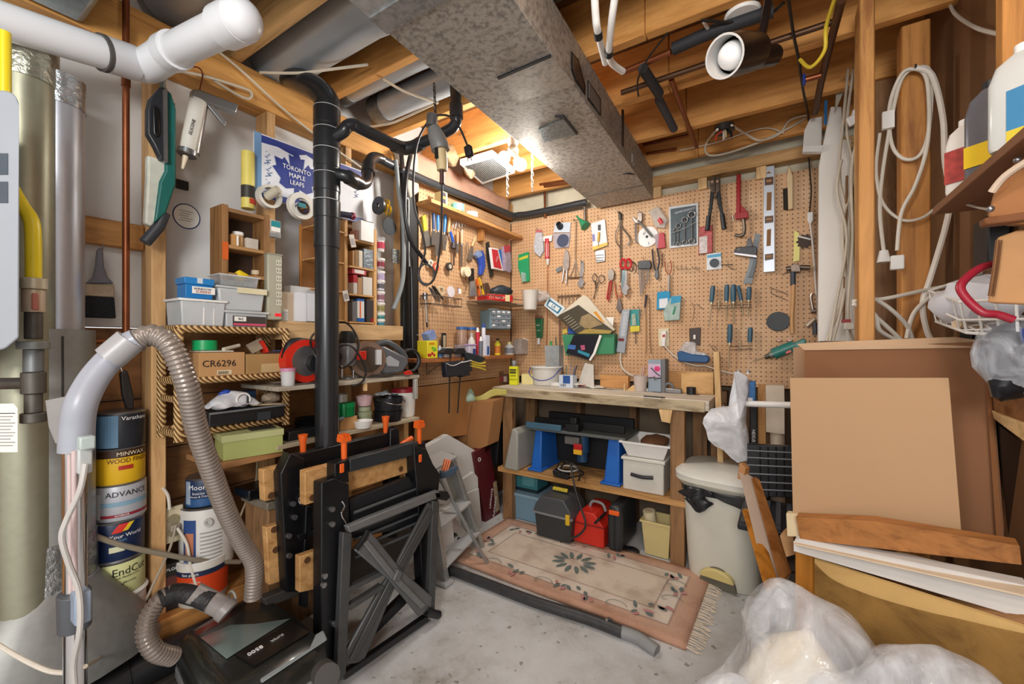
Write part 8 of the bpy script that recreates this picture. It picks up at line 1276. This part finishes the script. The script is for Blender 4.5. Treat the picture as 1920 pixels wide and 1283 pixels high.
t=T('blue_carton','tall pale carton with blue base on the brown shelf','box',lowp(912,.13),90); t.a(M().b2((-.02,-.014,0),(.02,.014,.14)),'box',mat('#cfd6e2',.5)); t.a(M().b2((-.012,-.0148,.008),(.012,-.0138,.065)),'blue_label',mat('#2f5aa8',.5))
bottle('yellow and red can with black cap on the brown shelf',933,.10,.022,.12,mat('#dfd22c',.4,0,.1),BLACK,mat('#c9772c',.5)); bottle('white glue bottle with dark print on the brown shelf',955,.10,.034,.095,mat('#e0e2dc',.4),mat('#e9df9a',.4),mat('#8a8f98',.5,0,.8,50))
t=T('parts_tray','clear plastic drawer of screws tilted on the brown shelf','drawer',lowp(978,.12),75); t.a(M().prism([(-.05,0),(.06,0),(.075,.10),(-.03,.12)],-.03,.06),'drawer',mat('#b9aea6',.2,0,.4,50,0,0,.75),bev=.003); t.a(M().b2((-.04,-.034,.112),(.07,-.03,.122)).rot((0,14,0)),'white_rim',WHITE)
# parts drawer cabinet
t=T('drawer_cabinet','small blue-grey cabinet of clear parts drawers in the corner','cabinet',PX(934,617,.17),66); t.loc=V(t.e.location); cw,ch=.17,.13
t.a(M().b2((-cw/2+.02,0,0),(cw/2+.02,.14,ch)),'case',mat('#6f8d98',.45,0,.04),bev=.004); 
for r_ in range(4):
    for c_ in range(4):
        x=-cw/2+.026+c_*.0405; z=.006+r_*.031; d=t.a(M().b2((x,-.008,z),(x+.037,.0,z+.027)),'drawer',mat('#8d959c',.2,.1,.3,40)); t.a(M().b2((x+.008,-.0095,z+.014),(x+.029,-.0078,z+.024)),'label',WHITE if (r_+c_)%3==0 or r_==3 else mat('#5d6368',.4),d)
t.a(M().ball((0,.06,ch+.008),(.05,.03,.012)).noise(.006,40),'clutter',mat('#c9c7c0',.5))
# ================================================================ ceiling details
def tubes(name,label,cat,pts,r,mt,k=4,n=12,part='pipe',extra=None):
    t=T(name,label,cat,(0,0,0)); t.a(M().tube(pts,r,n,k),part,mt)
    for a in extra or (): t.a(*a)
    return t
# exhaust fan grille
zg=2.30; q=[PZ(u,v,zg) for u,v in ((862,309),(923,292),(966,325),(904,346))]
t=T('exhaust_grille','white louvred exhaust fan grille between the joists beside the bulbs','vent',(0,0,0)); t.a(M().loft([q,[p+V((0,0,.035)) for p in q]]),'frame',WHITE,bev=.003)
bl4=lambda i,j: (q[0]*(1-i)*(1-j)+q[1]*i*(1-j)+q[2]*i*j+q[3]*(1-i)*j)
m=M()
for k in range(17):
    i=.10+.8*k/16; a,b,c,d=bl4(i,.1),bl4(i+.02,.1),bl4(i+.02,.9),bl4(i,.9); m.loft([[a,b,c,d],[p+V((0,0,-.003)) for p in (a,b,c,d)]])
t.a(m,'louvre_slot',mat('#3e3d3c',.7))
# bulbs fixture
EM=mat('#fff6e8',.4,0,0,14,0,0,1,7); 
t=T('bulb_fixture','cluster of glowing light bulbs with hanging chains beside the duct','light fixture',(0,0,0)); f0=PD(962,282,2.22); t.a(M().cyl(f0,f0+V((0,0,.15)),.018,n=14).ball(f0,(.03,.03,.03)),'socket_stem',mat('#b9b6ae',.4,.4))
for u,v,d,r in ((962,266,2.26,.030),(945,296,2.2,.033),(976,309,2.15,.032)): c=PD(u,v,d); t.a(M().ball(c,r,20,12),'bulb',EM); t.a(M().cyl(c,f0,.013,n=12),'bulb_socket',WHITE)
for u,v0,v1 in ((951,316,372),(998,292,362)):
    m=M()
    for k in range(int((v1-v0)/7)): c=PD(u+(1 if k%2 else -1)*.5,v0+7*k,2.18); m.torus(c,.009,.002,'y' if k%2 else 'x',12,5,.6,1.25)
    t.a(m,'chain',mat('#d9d6d0',.3,.6))
t.a(M().tube([PD(964,300,2.18),PD(965,318,2.17)],.006,8),'pull_switch',WHITE)
# heat gun
t=T('heat_gun','grey and yellow heat gun hanging nose up from a chain','heat gun',(0,0,0)); g=lambda u,v,d=1.66:PD(u,v,d)
t.a(M().cyl(g(809,238),g(811,216),.022,n=20),'nozzle',mat('#8f9296',.25,.8)); t.a(M().tube([g(812,240),g(818,255),g(824,272),g(826,282)],lambda s:.024+.012*math.sin(min(1,s*1.3)*1.6),20,4),'barrel',mat('#8d8d8b',.35,.4)); t.a(M().tube([g(824,272),g(828,300),g(829,320)],lambda s:.025-.005*s,14,4),'handle',mat('#c9b487',.4)); t.a(M().b2((-.006,-.03,-.02),(.006,-.018,.02)).mv(g(827,292)),'switch',BLACK)
m=M()
for k in range(9): m.torus(g(814+.3*k,160+6.5*k),.008,.0018,'y' if k%2 else 'x',12,5,.6,1.3)
t.a(m,'chain',DSTEEL); t.a(M().tube([g(829,320),g(829,345)],.010,8),'strain_relief',mat('#4a2d22',.5)); t.a(M().tube([g(829,340),g(828,400),g(826,450),g(818,510),g(806,532),g(790,528),g(785,508),g(796,495),g(812,505),g(812,525),g(797,535),g(784,520),g(790,495),g(797,470),g(790,430),g(777,390),g(775,330),g(782,270),g(800,232),g(818,217),g(845,219),g(862,240),g(876,272)],.0042,8,8),'power_cord',CABLEB); t.a(M().b2((-.014,-.012,-.022),(.014,.012,.022)).rot((0,-14,0)).mv(g(879,284)),'plug',BLACK,bev=.004); t.a(M().cyl(g(877,294),g(877,302),.002).cyl(g(883,293),g(884,301),.002),'plug_prong',METAL)
# copper and foam lines
Z=2.325
tubes('water_pipe','long dark copper water pipe crossing under the joists by the spot lamp','pipe',[PZ(1165,174,Z),PZ(1330,118,Z),PZ(1560,42,Z)],.011,mat('#5f432f',.45,.6,.25)); tubes('water_pipe','second copper pipe with solder joints joining the foam sleeve','pipe',[PZ(1166,136,Z),PZ(1200,122,Z),PZ(1258,97,Z)],.012,COPPER)
tubes('foam_sleeve','black foam pipe sleeve reaching under the round ceiling box','pipe sleeve',[PZ(1262,92,Z),PZ(1340,58,Z),PZ(1450,20,Z)],.022,mat('#26272b',.7)); tubes('foam_sleeve','short black foam sleeve upright over the copper line','pipe sleeve',[PZ(1205,128,2.30),PZ(1236,176,2.30)],.020,mat('#2c2d31',.7)); tubes('foam_sleeve','grey taped foam sleeve pointing at the junction wires','pipe sleeve',[PZ(1235,186,2.335),PZ(1264,242,2.335)],.019,mat('#44474d',.7))
tubes('water_pipe','copper branch pipe running toward the pegboard from the long line','pipe',[PZ(1259,148,2.33),PZ(1270,180,2.33),PZ(1306,276,2.33)],.0105,COPPER)
tubes('water_pipe','copper pipe with blue stop valve along the doorway post','pipe',[PZ(1578,0,2.28),PZ(1545,130,2.28),PZ(1528,212,2.28)],.013,mat('#5a3a25',.45,.6,.2)); t=T('stop_valve','small blue handled stop valve on the copper pipe','valve',PZ(1522,146,2.27)); t.a(M().cyl((-.02,0,0),(.03,0,0),.011),'valve_body',COPPER); t.a(M().b2((-.03,-.012,-.02),(-.02,.012,.02)),'blue_handle',mat('#1f3a8f',.4),bev=.003)
for u,v0,v1,lb in ((1021,342,408,'thin upright copper pipe against the foundation strip'),(1096,388,420,'short grey upright pipe under the duct edge')): tubes('water_pipe',lb,'pipe',[PY(u,v0,2.80),PY(u+1,v1,2.80)],.0085,COPPER if u==1021 else METAL)
for k,(p,lb) in enumerate(((((1012,346),(1070,337)),'upper copper pipe under the end joist near the corner'),((((1020,350),(1075,342))),'lower copper pipe under the end joist near the corner'),((1206,272),(1275,252)) and (((1206,272),(1290,254)),'dark copper pipe behind the duct end'),(((1212,288),(1268,280)),'second dark copper pipe behind the duct end'))): tubes('water_pipe',lb,'pipe',[PY(*p[0],2.7),PY(*p[1],2.7)],.008,COPPER)
for pts,lb in (([(1115,-5,1.15),(1117,30,1.18),(1121,60,1.22),(1135,118,1.4)],'first white plastic water line rising beside the duct'),([(1153,-5,1.15),(1147,40,1.2),(1142,95,1.3),(1147,118,1.38),(1168,134,1.45)],'second white plastic water line curving into the copper joint')):
    t=tubes('water_line',lb,'pipe',[PD(u,v,d) for u,v,d in pts],.0105,WHITE); c=PD(*pts[2]); t.a(M().cyl(c,c+(PD(*pts[2])-PD(*pts[1])).normalized()*.02,.0125),'black_band',BLACK)
# round box and cables
c=PZ(1392,32,2.335); t=T('ceiling_box','round white ceiling box cover with cables across it','junction box',c); t.a(M().lathe([(.052,0),(.056,.006),(.056,.012)],32),'cover',WHITE); t.a(M().b2((.02,.0,-.001),(.026,.006,.001)),'screw',INK)
cable('black cable crossing the round white box cover',[PZ(1315,38,2.32),PZ(1390,42,2.32),PZ(1440,28,2.32),PZ(1470,5,2.32)],.005,CABLEB); cable('short white cable from the round box to the joist',[PZ(1320,42,2.33),PZ(1330,55,2.33),PZ(1350,52,2.33),PZ(1370,44,2.33)],.006,CABLEW); cable('thin black wire hanging to a clip on the copper pipe',[PZ(1252,62,2.33),PZ(1215,110,2.30),PZ(1196,150,2.26),PZ(1197,180,2.25)],.0035,CABLEB)
cable('yellow cable drooping beside the doorway post',[PZ(1566,-5,2.30),PZ(1549,50,2.28),PZ(1546,95,2.22),PZ(1520,126,2.20),PZ(1500,112,2.26)],.006,mat('#e0c53a',.4)); cable('dark cable running down past the yellow cable to the pegboard',[PZ(1478,-5,2.33),PZ(1488,65,2.31),PZ(1497,110,2.3),PZ(1506,170,2.3),PY(1517,230,2.75),PY(1517,290,2.80)],.005,CABLEB)
t=T('junction_box','open dark junction box with loose wires under the joist','junction box',PZ(1358,240,2.33)); t.a(M().cyl((0,0,-.02),(0,0,.01),.045,n=20).noise(.006,30),'box',mat('#2a2a2c',.5)); 
for x,y,c in ((-.03,-.03,'#c8452f'),(.01,-.04,'#d8c79a'),(.0,-.02,'#e3e0da'),(.03,-.03,'#1d1d1d')): t.a(M().tube([(0,0,-.01),(x,y,-.04),(x*1.2,y*1.2,-.07)],.006,6,3),'wire',mat(c,.5))
PWH=mat('#d8cdb8',.5)
cable('white cable looping from the open junction box along the rail',[PZ(1345,243,2.30),PY(1328,262,2.66),PY(1322,280,2.7),PY(1330,291,2.7),PY(1360,288,2.7),PY(1420,268,2.7),PY(1470,245,2.7),PY(1510,222,2.72)],.006,PWH); cable('white cable sagging from the open junction box to the doorway',[PZ(1372,235,2.32),PY(1400,252,2.62),PY(1425,263,2.66),PY(1460,252,2.7),PY(1482,225,2.7),PY(1518,215,2.7)],.006,PWH); cable('thin pale cable along the end joist behind the loops',[PY(1275,282,2.70),PY(1340,268,2.70),PY(1400,248,2.70),PY(1440,240,2.70),PY(1470,250,2.70)],.004,PWH)
cable('white cable draped under the fat grey duct',[PZ(488,136,2.33),PZ(560,137,2.30),PZ(620,130,2.33),PZ(690,121,2.36)],.0055,PWH); cable('white cable running from the joist to the chain hook',[PZ(718,148,2.34),PZ(760,172,2.33),PZ(822,193,2.33)],.0055,PWH); cable('long white cable sagging under the small round duct',[PZ(692,238,2.32),PZ(730,232,2.31),PZ(760,220,2.32),PZ(820,192,2.335)],.0055,PWH)
cable('beige cable stapled along the top plate',[PX(398,88,.01),PX(450,130,.012),PX(520,195,.012),PX(590,252,.012),PX(700,330,.012)],.005,PWH); cable('beige cable loop hanging under the top plate',[PX(308,140,.01),PX(320,132,.02),PX(380,142,.03),PX(440,160,.03),PX(470,172,.03),PX(466,185,.03),PX(440,175,.03),PX(400,150,.02)],.005,PWH)
t=T('vapour_barrier','pinkish insulation sheet behind the drain pipe above the chisel pegboard','insulation',(0,0,0)); t.a(M().grid(lambda i,j:(.012+.008*math.sin(i*17)*math.sin(j*5),1.72+1.08*i,2.20+.15*j),24,5).noise(.006,14),'sheet',mat('#c79c86',.5,0,.2,9,.3),solid=.002)
t=T('insulation_batt','tan fibre insulation bulging behind the grille','insulation',PZ(846,300,2.33)); t.a(M().ball((0,0,.02),(.05,.06,.05)).noise(.03,12),'batt',mat('#a58a68',.9,0,.3,40,.8)); t=T('insulation_batt','pale torn insulation hanging at the grille edge','insulation',PZ(880,325,2.29)); t.a(M().ball((0,0,.02),(.035,.05,.05)).noise(.025,14),'batt',mat('#b9a080',.9,0,.3,40,.8))
# spot lamp
t=T('spot_lamp','dark brown swivel spot lamp with a white bulb under the joists','lamp',(0,0,0)); h=lambda u,v,d=1.22:PD(u,v,d); SB=mat('#241b1a',.3,.3,.1); a=h(1358,106,1.16); b=h(1412,98,1.24); d=(b-a).normalized()
x,y,_=frame(d); ring=lambda o,r:[o+x*r*math.cos(2*math.pi*k/28)+y*r*math.sin(2*math.pi*k/28) for k in range(28)]
t.a(M().loft([ring(a,.054),ring(a+d*.06,.056),ring(b,.050),ring(b+d*.012,.035)],False).loft([ring(a,.054),ring(a,.049),ring(a+d*.075,.044),ring(a+d*.08,.02)],False),'shade',SB); t.a(M().loft([ring(a-d*.0005,.0545),ring(a-d*.0005,.049),ring(a+d*.05,.045)],False),'reflector',mat('#c9c8c6',.4)); t.a(M().ball(a+d*.04,.036,20,12),'bulb',mat('#e9eaea',.4,0,.02)); t.a(M().cyl(h(1402,112,1.235),h(1450,104,1.30),.030,n=24),'swivel_cylinder',SB,bev=.003); t.a(M().tube([h(1424,92,1.255),h(1432,50,1.26),h(1441,0,1.27),h(1446,-40,1.28)],.0115,14),'arm',SB)
# ================================================================ around the doorway post
WT=mat('#dedad3',.5,0,.05,6)
def strip2(label,uvd,th,mt,name='trim_board',cat='trim board'): t=T(name,label,cat,(0,0,0)); f=[PD(u,v,d) for u,v,d in uvd]; t.a(M().loft([f,[p+V((SN*-.2,1,0)).normalized()*th for p in f]]),'board',mt,bev=.002); return t
strip2('wide white trim board leaning beside the doorway post',[(1558,200,1.95),(1578,200,1.93),(1604,640,1.9),(1534,640,1.98),(1536,310,2.0)],.02,WT); strip2('narrow white trim board next to the doorway post',[(1578,262,1.90),(1596,262,1.88),(1606,645,1.88),(1588,645,1.90)],.015,mat('#e6e3dc',.5)); strip2('green and white lath leaning at the top of the trim boards',[(1574,60,1.9),(1598,45,1.88),(1600,130,1.88),(1566,210,1.92)],.015,mat('#b9b2a2',.5,0,.15)); strip2('pale thin stick standing along the doorway post',[(1601,0,1.80),(1607,0,1.80),(1612,640,1.80),(1604,640,1.80)],.01,mat('#d8b582',.6)); 
t=T('white_bracket','bent white plastic trim corner fixed under the rail','bracket',(0,0,0)); f=[PD(u,v,2.02) for u,v in ((1519,222),(1542,218),(1540,288),(1505,288),(1508,245))]; t.a(M().loft([f,[p+V((.0,.012,0)) for p in f]]),'plate',WT,bev=.002); f=[PD(u,v,2.0) for u,v in ((1506,279),(1542,277),(1541,289),(1504,289))]; t.a(M().loft([f,[p+V((0,-.03,0)) for p in f]]),'lip',WHITE)
strip2('small blue comb brush stuck behind the trim boards',[(1546,188,1.94),(1552,187,1.94),(1551,232,1.94),(1545,234,1.94)],.01,mat('#2f6fa8',.5),'blue_brush','brush'); strip2('green bottle end and white lid at the trim board top',[(1577,95,1.86),(1598,90,1.86),(1598,122,1.86),(1575,122,1.86)],.02,mat('#1f4a36',.5),'bottle','bottle')
CW2=mat('#cfc6b4',.5,0,.1)
for k,(pts,lb) in enumerate(((((1590,130),(1582,220),(1574,330),(1592,430),(1578,560),(1550,640)),'longest beige cord snaking down the white trim boards'),(((1600,130),(1588,240),(1600,330),(1580,420),(1584,540),(1562,640)),'second beige cord hanging over the white trim boards'),(((1606,260),(1596,330),(1598,450),(1590,590),(1600,640)),'beige cord hugging the doorway post'),(((1578,300),(1570,360),(1588,450),(1566,580),(1556,640)),'thin cream cord beside the pegboard edge'))): cable(lb,[PD(u,v,1.84-.01*k) for u,v in pts],.0055,CW2,'hanging_cable','cord')
t=T('twisted_rope','brown twisted rope hanging among the cords on the doorway post','rope',(0,0,0)); t.a(M().tube([PD(1588,330,1.83),PD(1586,450,1.83),PD(1582,600,1.83)],.005,8,4),'rope',mat('#8f6a48',.8,0,.4,200,.8))
t=T('cord_plug','white plug bundle tied near the top of the cords','plug',PD(1604,218,1.76)); t.a(M().box((0,0,0),(.03,.02,.05),(0,14,0)).box((-.012,-.01,-.02),(.03,.02,.04),(0,-20,0)),'plug',WHITE,bev=.004); t=T('cord_plug','red tipped plug at the bottom of the hanging cords','plug',PD(1592,612,1.76)); t.a(M().box((0,0,0),(.035,.03,.03)),'plug',mat('#d8d2c6',.5),bev=.004); t.a(M().box((-.01,0,.022),(.03,.02,.014)),'red_tip',RD)
# coiled cable on the stud
ys=1.985; hk=PY(1717,128,ys); t=T('coiled_cable','coiled white extension cord hung on a nail on the wall stud','cord',(0,0,0)); P_=lambda u,v,d=0: PY(u,v,ys-.012-d)
t.a(M().tube([P_(1657,470),P_(1650,400),P_(1654,330),P_(1672,220),P_(1690,150),P_(1717,128),P_(1745,138),P_(1742,240),P_(1725,290),P_(1695,298),P_(1672,270),P_(1668,200),P_(1690,140,.01),P_(1717,130,.01),P_(1738,150,.01),P_(1742,230,.01),P_(1735,290,.01),P_(1715,350,.01),P_(1690,400,.01),P_(1682,470,.01)],.0058,8,7),'cord',CABLEW); t.a(M().tube([P_(1717,127,.02),P_(1748,142,.02),P_(1768,220,.02),P_(1772,300,.02),P_(1782,370,.02),P_(1772,430,.02),P_(1745,520,.02),P_(1730,570,.02),P_(1738,620,.02),P_(1748,640,.02)],.0085,8,7),'thick_cord',mat('#e0dad0',.5)); t.a(M().tube([P_(1650,250),P_(1643,320),P_(1655,380),P_(1690,412),P_(1730,408),P_(1765,380)],.005,8,7),'loose_loop',CABLEW); t.a(M().b2((-.018,-.012,-.03),(.018,.012,.02)).mv(P_(1682,490,.01)),'plug',WHITE,bev=.004); t.a(M().cyl(P_(1657,470),P_(1657,492),.012,.02,14),'socket_end',WHITE); t.a(M().b2((-.02,-.008,-.03),(.012,.008,.03)).mv(P_(1668,225,.015)),'tag',WHITE); t.a(M().tube([P_(1717,128,-.02),P_(1717,126,.03),P_(1717,120,.034)],.003,6),'nail',BLACK)
for pts,lb in ((((1600,565),(1660,560),(1740,543),(1790,535)),'white cord stretched across to the wire basket'),(((1600,570),(1640,590),(1650,620),(1690,640),(1660,610),(1625,580)),'tangled white cord heap above the carton'),(((1640,560),(1670,580),(1700,610),(1712,640)),'white cord dropping behind the carton'),(((1700,635),(1712,590),(1740,560),(1760,548)),'white cord curling up to the basket rim')): cable(lb,[PD(u,v,1.42) for u,v in pts],.0065,mat('#dcd6ca',.5),'white_cable','cord')
cable('pale cable looping down the brown wall panel near the ceiling',[PX(1777,-5,2.30),PX(1790,25,2.29),PX(1830,52,2.29),PX(1882,66,2.30)],.005,CABLEW)
# shelf with jugs
t=T('jug_shelf','small brown shelf on the side wall carrying plastic jugs','shelf',(0,0,0)); t.a(M().b2((2.17,.7,1.572),(2.308,1.6,1.592)),'board',mat('#84593a',.6,0,.1,6),bev=.002)
def jug(label,u,y,w,d,h,mt,parts,cap):
    p=PY(u,300,y); t=T('plastic_jug',label,'jug',(min(p.x,2.30-d/2),y,1.593),-42); rr2=lambda w,d,z:[V((w/2*math.copysign(abs(math.cos(a))**.45,math.cos(a)),d/2*math.copysign(abs(math.sin(a))**.45,math.sin(a)),z)) for a in [2*math.pi*k/24 for k in range(24)]]
    t.a(M().loft([rr2(w*.94,d*.94,0),rr2(w,d,.008),rr2(w,d,h*.68),rr2(w*.8,d*.8,h*.85),rr2(w*.3,d*.4,h*.95)]),'body',mt); t.a(M().cyl((0,0,h*.94),(0,0,h*1.03),.014,n=16),'cap',cap); t.a(M().tube([(w*.3,0,h*.7),(w*.42,0,h*.88),(w*.2,0,h*.96)],.010,8,4),'handle',mt)
    for (x0,x1,z0,z1,m2) in parts: t.a(M().b2((x0*w,-d/2-.002,z0*h),(x1*w,-d/2,z1*h)),'label_panel',m2)
    return t
jug('narrow white jug with red lettered label at the far end of the jug shelf',1812,1.50,.06,.07,.18,mat('#e4e1da',.4,0,.04),[(-.4,.4,.15,.6,mat('#b5453f',.5,0,.5,60))],WHITE); jug('dark grey jug with yellow label in the middle of the jug shelf',1858,1.38,.07,.07,.21,mat('#62636a',.35,0,.08),[(-.4,.4,.12,.35,YEL)],BLACK); jug('large translucent jug of pale liquid with blue label on the jug shelf',1922,1.20,.085,.07,.19,mat('#d6dad8',.25,0,.06,8,0,0,.85),[(-.1,.42,.15,.55,mat('#3f86b5',.45)),(-.1,.42,.02,.15,mat('#d9c53a',.5))],WHITE)
cable('white string tied across under the jug shelf',[PX(1768,378,2.2),PX(1780,374,2.2),PD(1850,392,1.0),PD(1925,385,.8)],.003,CABLEW,'string','string')
# tool belt, basket
LE=mat('#a06a3c',.6,0,.15,10,.2); LE2=mat('#b98a5a',.75,0,.15,12,.3)
t=T('tool_belt','brown leather tool belt with riveted pouch hanging at the side wall','tool belt',(0,0,0)); f=[PD(u,v,d) for u,v,d in ((1848,405,.80),(1862,355,.80),(1900,305,.78),(1935,285,.76),(1935,420,.74),(1860,420,.79))]; t.a(M().loft([f,[p+V((.03,.04,0)) for p in f]]),'pouch_flap',LE,bev=.006); f=[PD(u,v,d) for u,v,d in ((1868,445,.80),(1905,432,.78),(1935,430,.76),(1935,572,.76),(1850,568,.80))]; t.a(M().loft([f,[p+V((.02,.03,0)) for p in f]]),'suede_pouch',LE2,bev=.004)
f=[PD(u,v,d) for u,v,d in ((1846,408,.79),(1935,395,.735),(1935,412,.735),(1848,422,.79))]; t.a(M().loft([f,[p+V((.0,.03,0)) for p in f]]),'belt_edge',mat('#7d4c28',.6),bev=.003); t.a(M().tube([PD(1860,360,.79),PD(1885,330,.77),PD(1930,300,.74)],.006,8,4),'piping',mat('#d9c4ae',.5))
for u,v in ((1857,392),(1912,352),(1908,300)): t.a(M().ball(PD(u,v,.775),.006),'rivet',STEEL)
for k in range(3): t.a(M().tube([PD(1868+5*k,450,.79),PD(1862+5*k,500,.79),PD(1853+5*k,555,.79)],.0012,5),'stitching',mat('#6a4526',.7))
t=T('wire_basket','white coated wire basket with rags and a red cord on the side wall','basket',(0,0,0)); WW=WHITE; c4=[(1743,545,1.20),(1880,492,1.02),(1990,470,.85),(1790,575,1.05)]
top=[PD(1742,546,1.22),PD(1880,496,1.12),PD(1960,470,1.0),PD(1960,505,.80),PD(1900,560,.86)]; T0,T1,T2,T3=PD(1742,546,1.22),PD(1900,492,1.22),PD(1990,555,.80),PD(1800,566,.98)
bz=-.085; B0,B1,B2,B3=[p*1+V((0,0,bz)) for p in (T0.lerp(T2,.08),T1.lerp(T3,.08),T2,T3.lerp(T1,.1))]
for a,b in ((T0,T1),(T0,T3),(T3,T2),(B0,B1),(B0,B3),(B3,B2)): t.a(M().tube([a,b],.0038,8),'frame_wire',WW)
for k in range(6):
    f=k/5; t.a(M().tube([T0.lerp(T3,f),B0.lerp(B3,f),B1.lerp(B2,f)],.0026,6),'wire',WW); t.a(M().tube([T3.lerp(T2,f),B3.lerp(B2,f),B0.lerp(B1,f)],.0026,6),'wire',WW)
t.a(M().tube([T0+V((0,0,bz/2)),T3+V((0,0,bz/2)),T2+V((0,0,bz/2))],.0026,6),'wire',WW)
t=T('rag','white crumpled rags filling the wire basket','rag',(T0+T1+T2+T3)/4+V((0,0,-.075))); t.a(M().ball((0,0,.04),(.09,.13,.055)).noise(.03,16),'rag',mat('#d9dbe3',.7,0,.15,20))
t=T('red_cable','dark red cord looped over the basket edge','cord',(0,0,0)); t.a(M().tube([PD(1890,492,.86),PD(1840,502,.84),PD(1803,532,.83),PD(1808,555,.82),PD(1840,585,.80),PD(1870,590,.79),PD(1900,600,.78)],.0075,10,6),'cord',mat('#9a1f34',.4))
t=T('wooden_dowel','pale wooden dowel lying along the basket bottom','dowel',(0,0,0)); t.a(M().cyl(B3.lerp(B0,.3)+V((0,0,.012)),B3.lerp(B0,.3)+V((.06,.05,.012)),.011,n=14),'dowel',mat('#e0c8a8',.6))
t=T('plastic_piece','bright blue plastic piece standing behind the basket','bottle',PD(1872,470,1.12)); t.a(M().ball((0,0,0),(.03,.02,.04)).noise(.008,20),'body',mat('#2f7fc8',.35,0,.1)); t=T('ribbed_case','black ribbed case on the wall behind the blue piece','case',PX(1855,455,2.28)); t.a(M().b2((-.02,-.06,-.06),(.02,.04,.06)),'case',BLACK,bev=.004)
for u,lb,tx in ((1815,'black stick shaft below the basket','' ),(1842,'white lettered hockey stick shaft below the basket','BAUER'),(1868,'slim black stick shaft with small white print','EASTON')):
    p=PD(u,620,1.2); t=T('hockey_stick',lb,'stick',p,-45); t.a(M().b2((-.014,-.01,-.12),(.014,.01,.06)),'shaft',mat('#1b1a1a' if u!=1842 else '#2a2826',.4),bev=.002)
    if tx: t.text(tx,(0,-.0115,-.01),.026 if u==1842 else .014,WTEXT,(90,90,0))
t=T('plastic_bag','black and blue items in a clear bag beside the sticks','bag',PD(1900,670,.90)); t.a(M().ball((0,0,-.01),(.045,.04,.07)).noise(.03,18),'contents',mat('#1e2126',.3,0,.5,50)); t.a(M().ball((0,0,0),(.055,.05,.08)).noise(.02,14),'bag',film('#e4e9f2',.35,.12,14,.6)); t.a(M().b2((.0,-.05,.03),(.03,-.03,.06)),'blue_band',mat('#2f4fc0',.4))
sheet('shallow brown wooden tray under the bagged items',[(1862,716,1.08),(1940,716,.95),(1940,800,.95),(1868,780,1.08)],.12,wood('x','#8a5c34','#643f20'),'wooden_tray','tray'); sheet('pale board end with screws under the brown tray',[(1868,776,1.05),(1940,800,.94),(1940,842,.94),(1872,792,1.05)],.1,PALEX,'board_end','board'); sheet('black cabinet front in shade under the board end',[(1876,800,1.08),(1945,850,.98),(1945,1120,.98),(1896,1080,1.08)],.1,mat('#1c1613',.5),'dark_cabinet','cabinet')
finish()
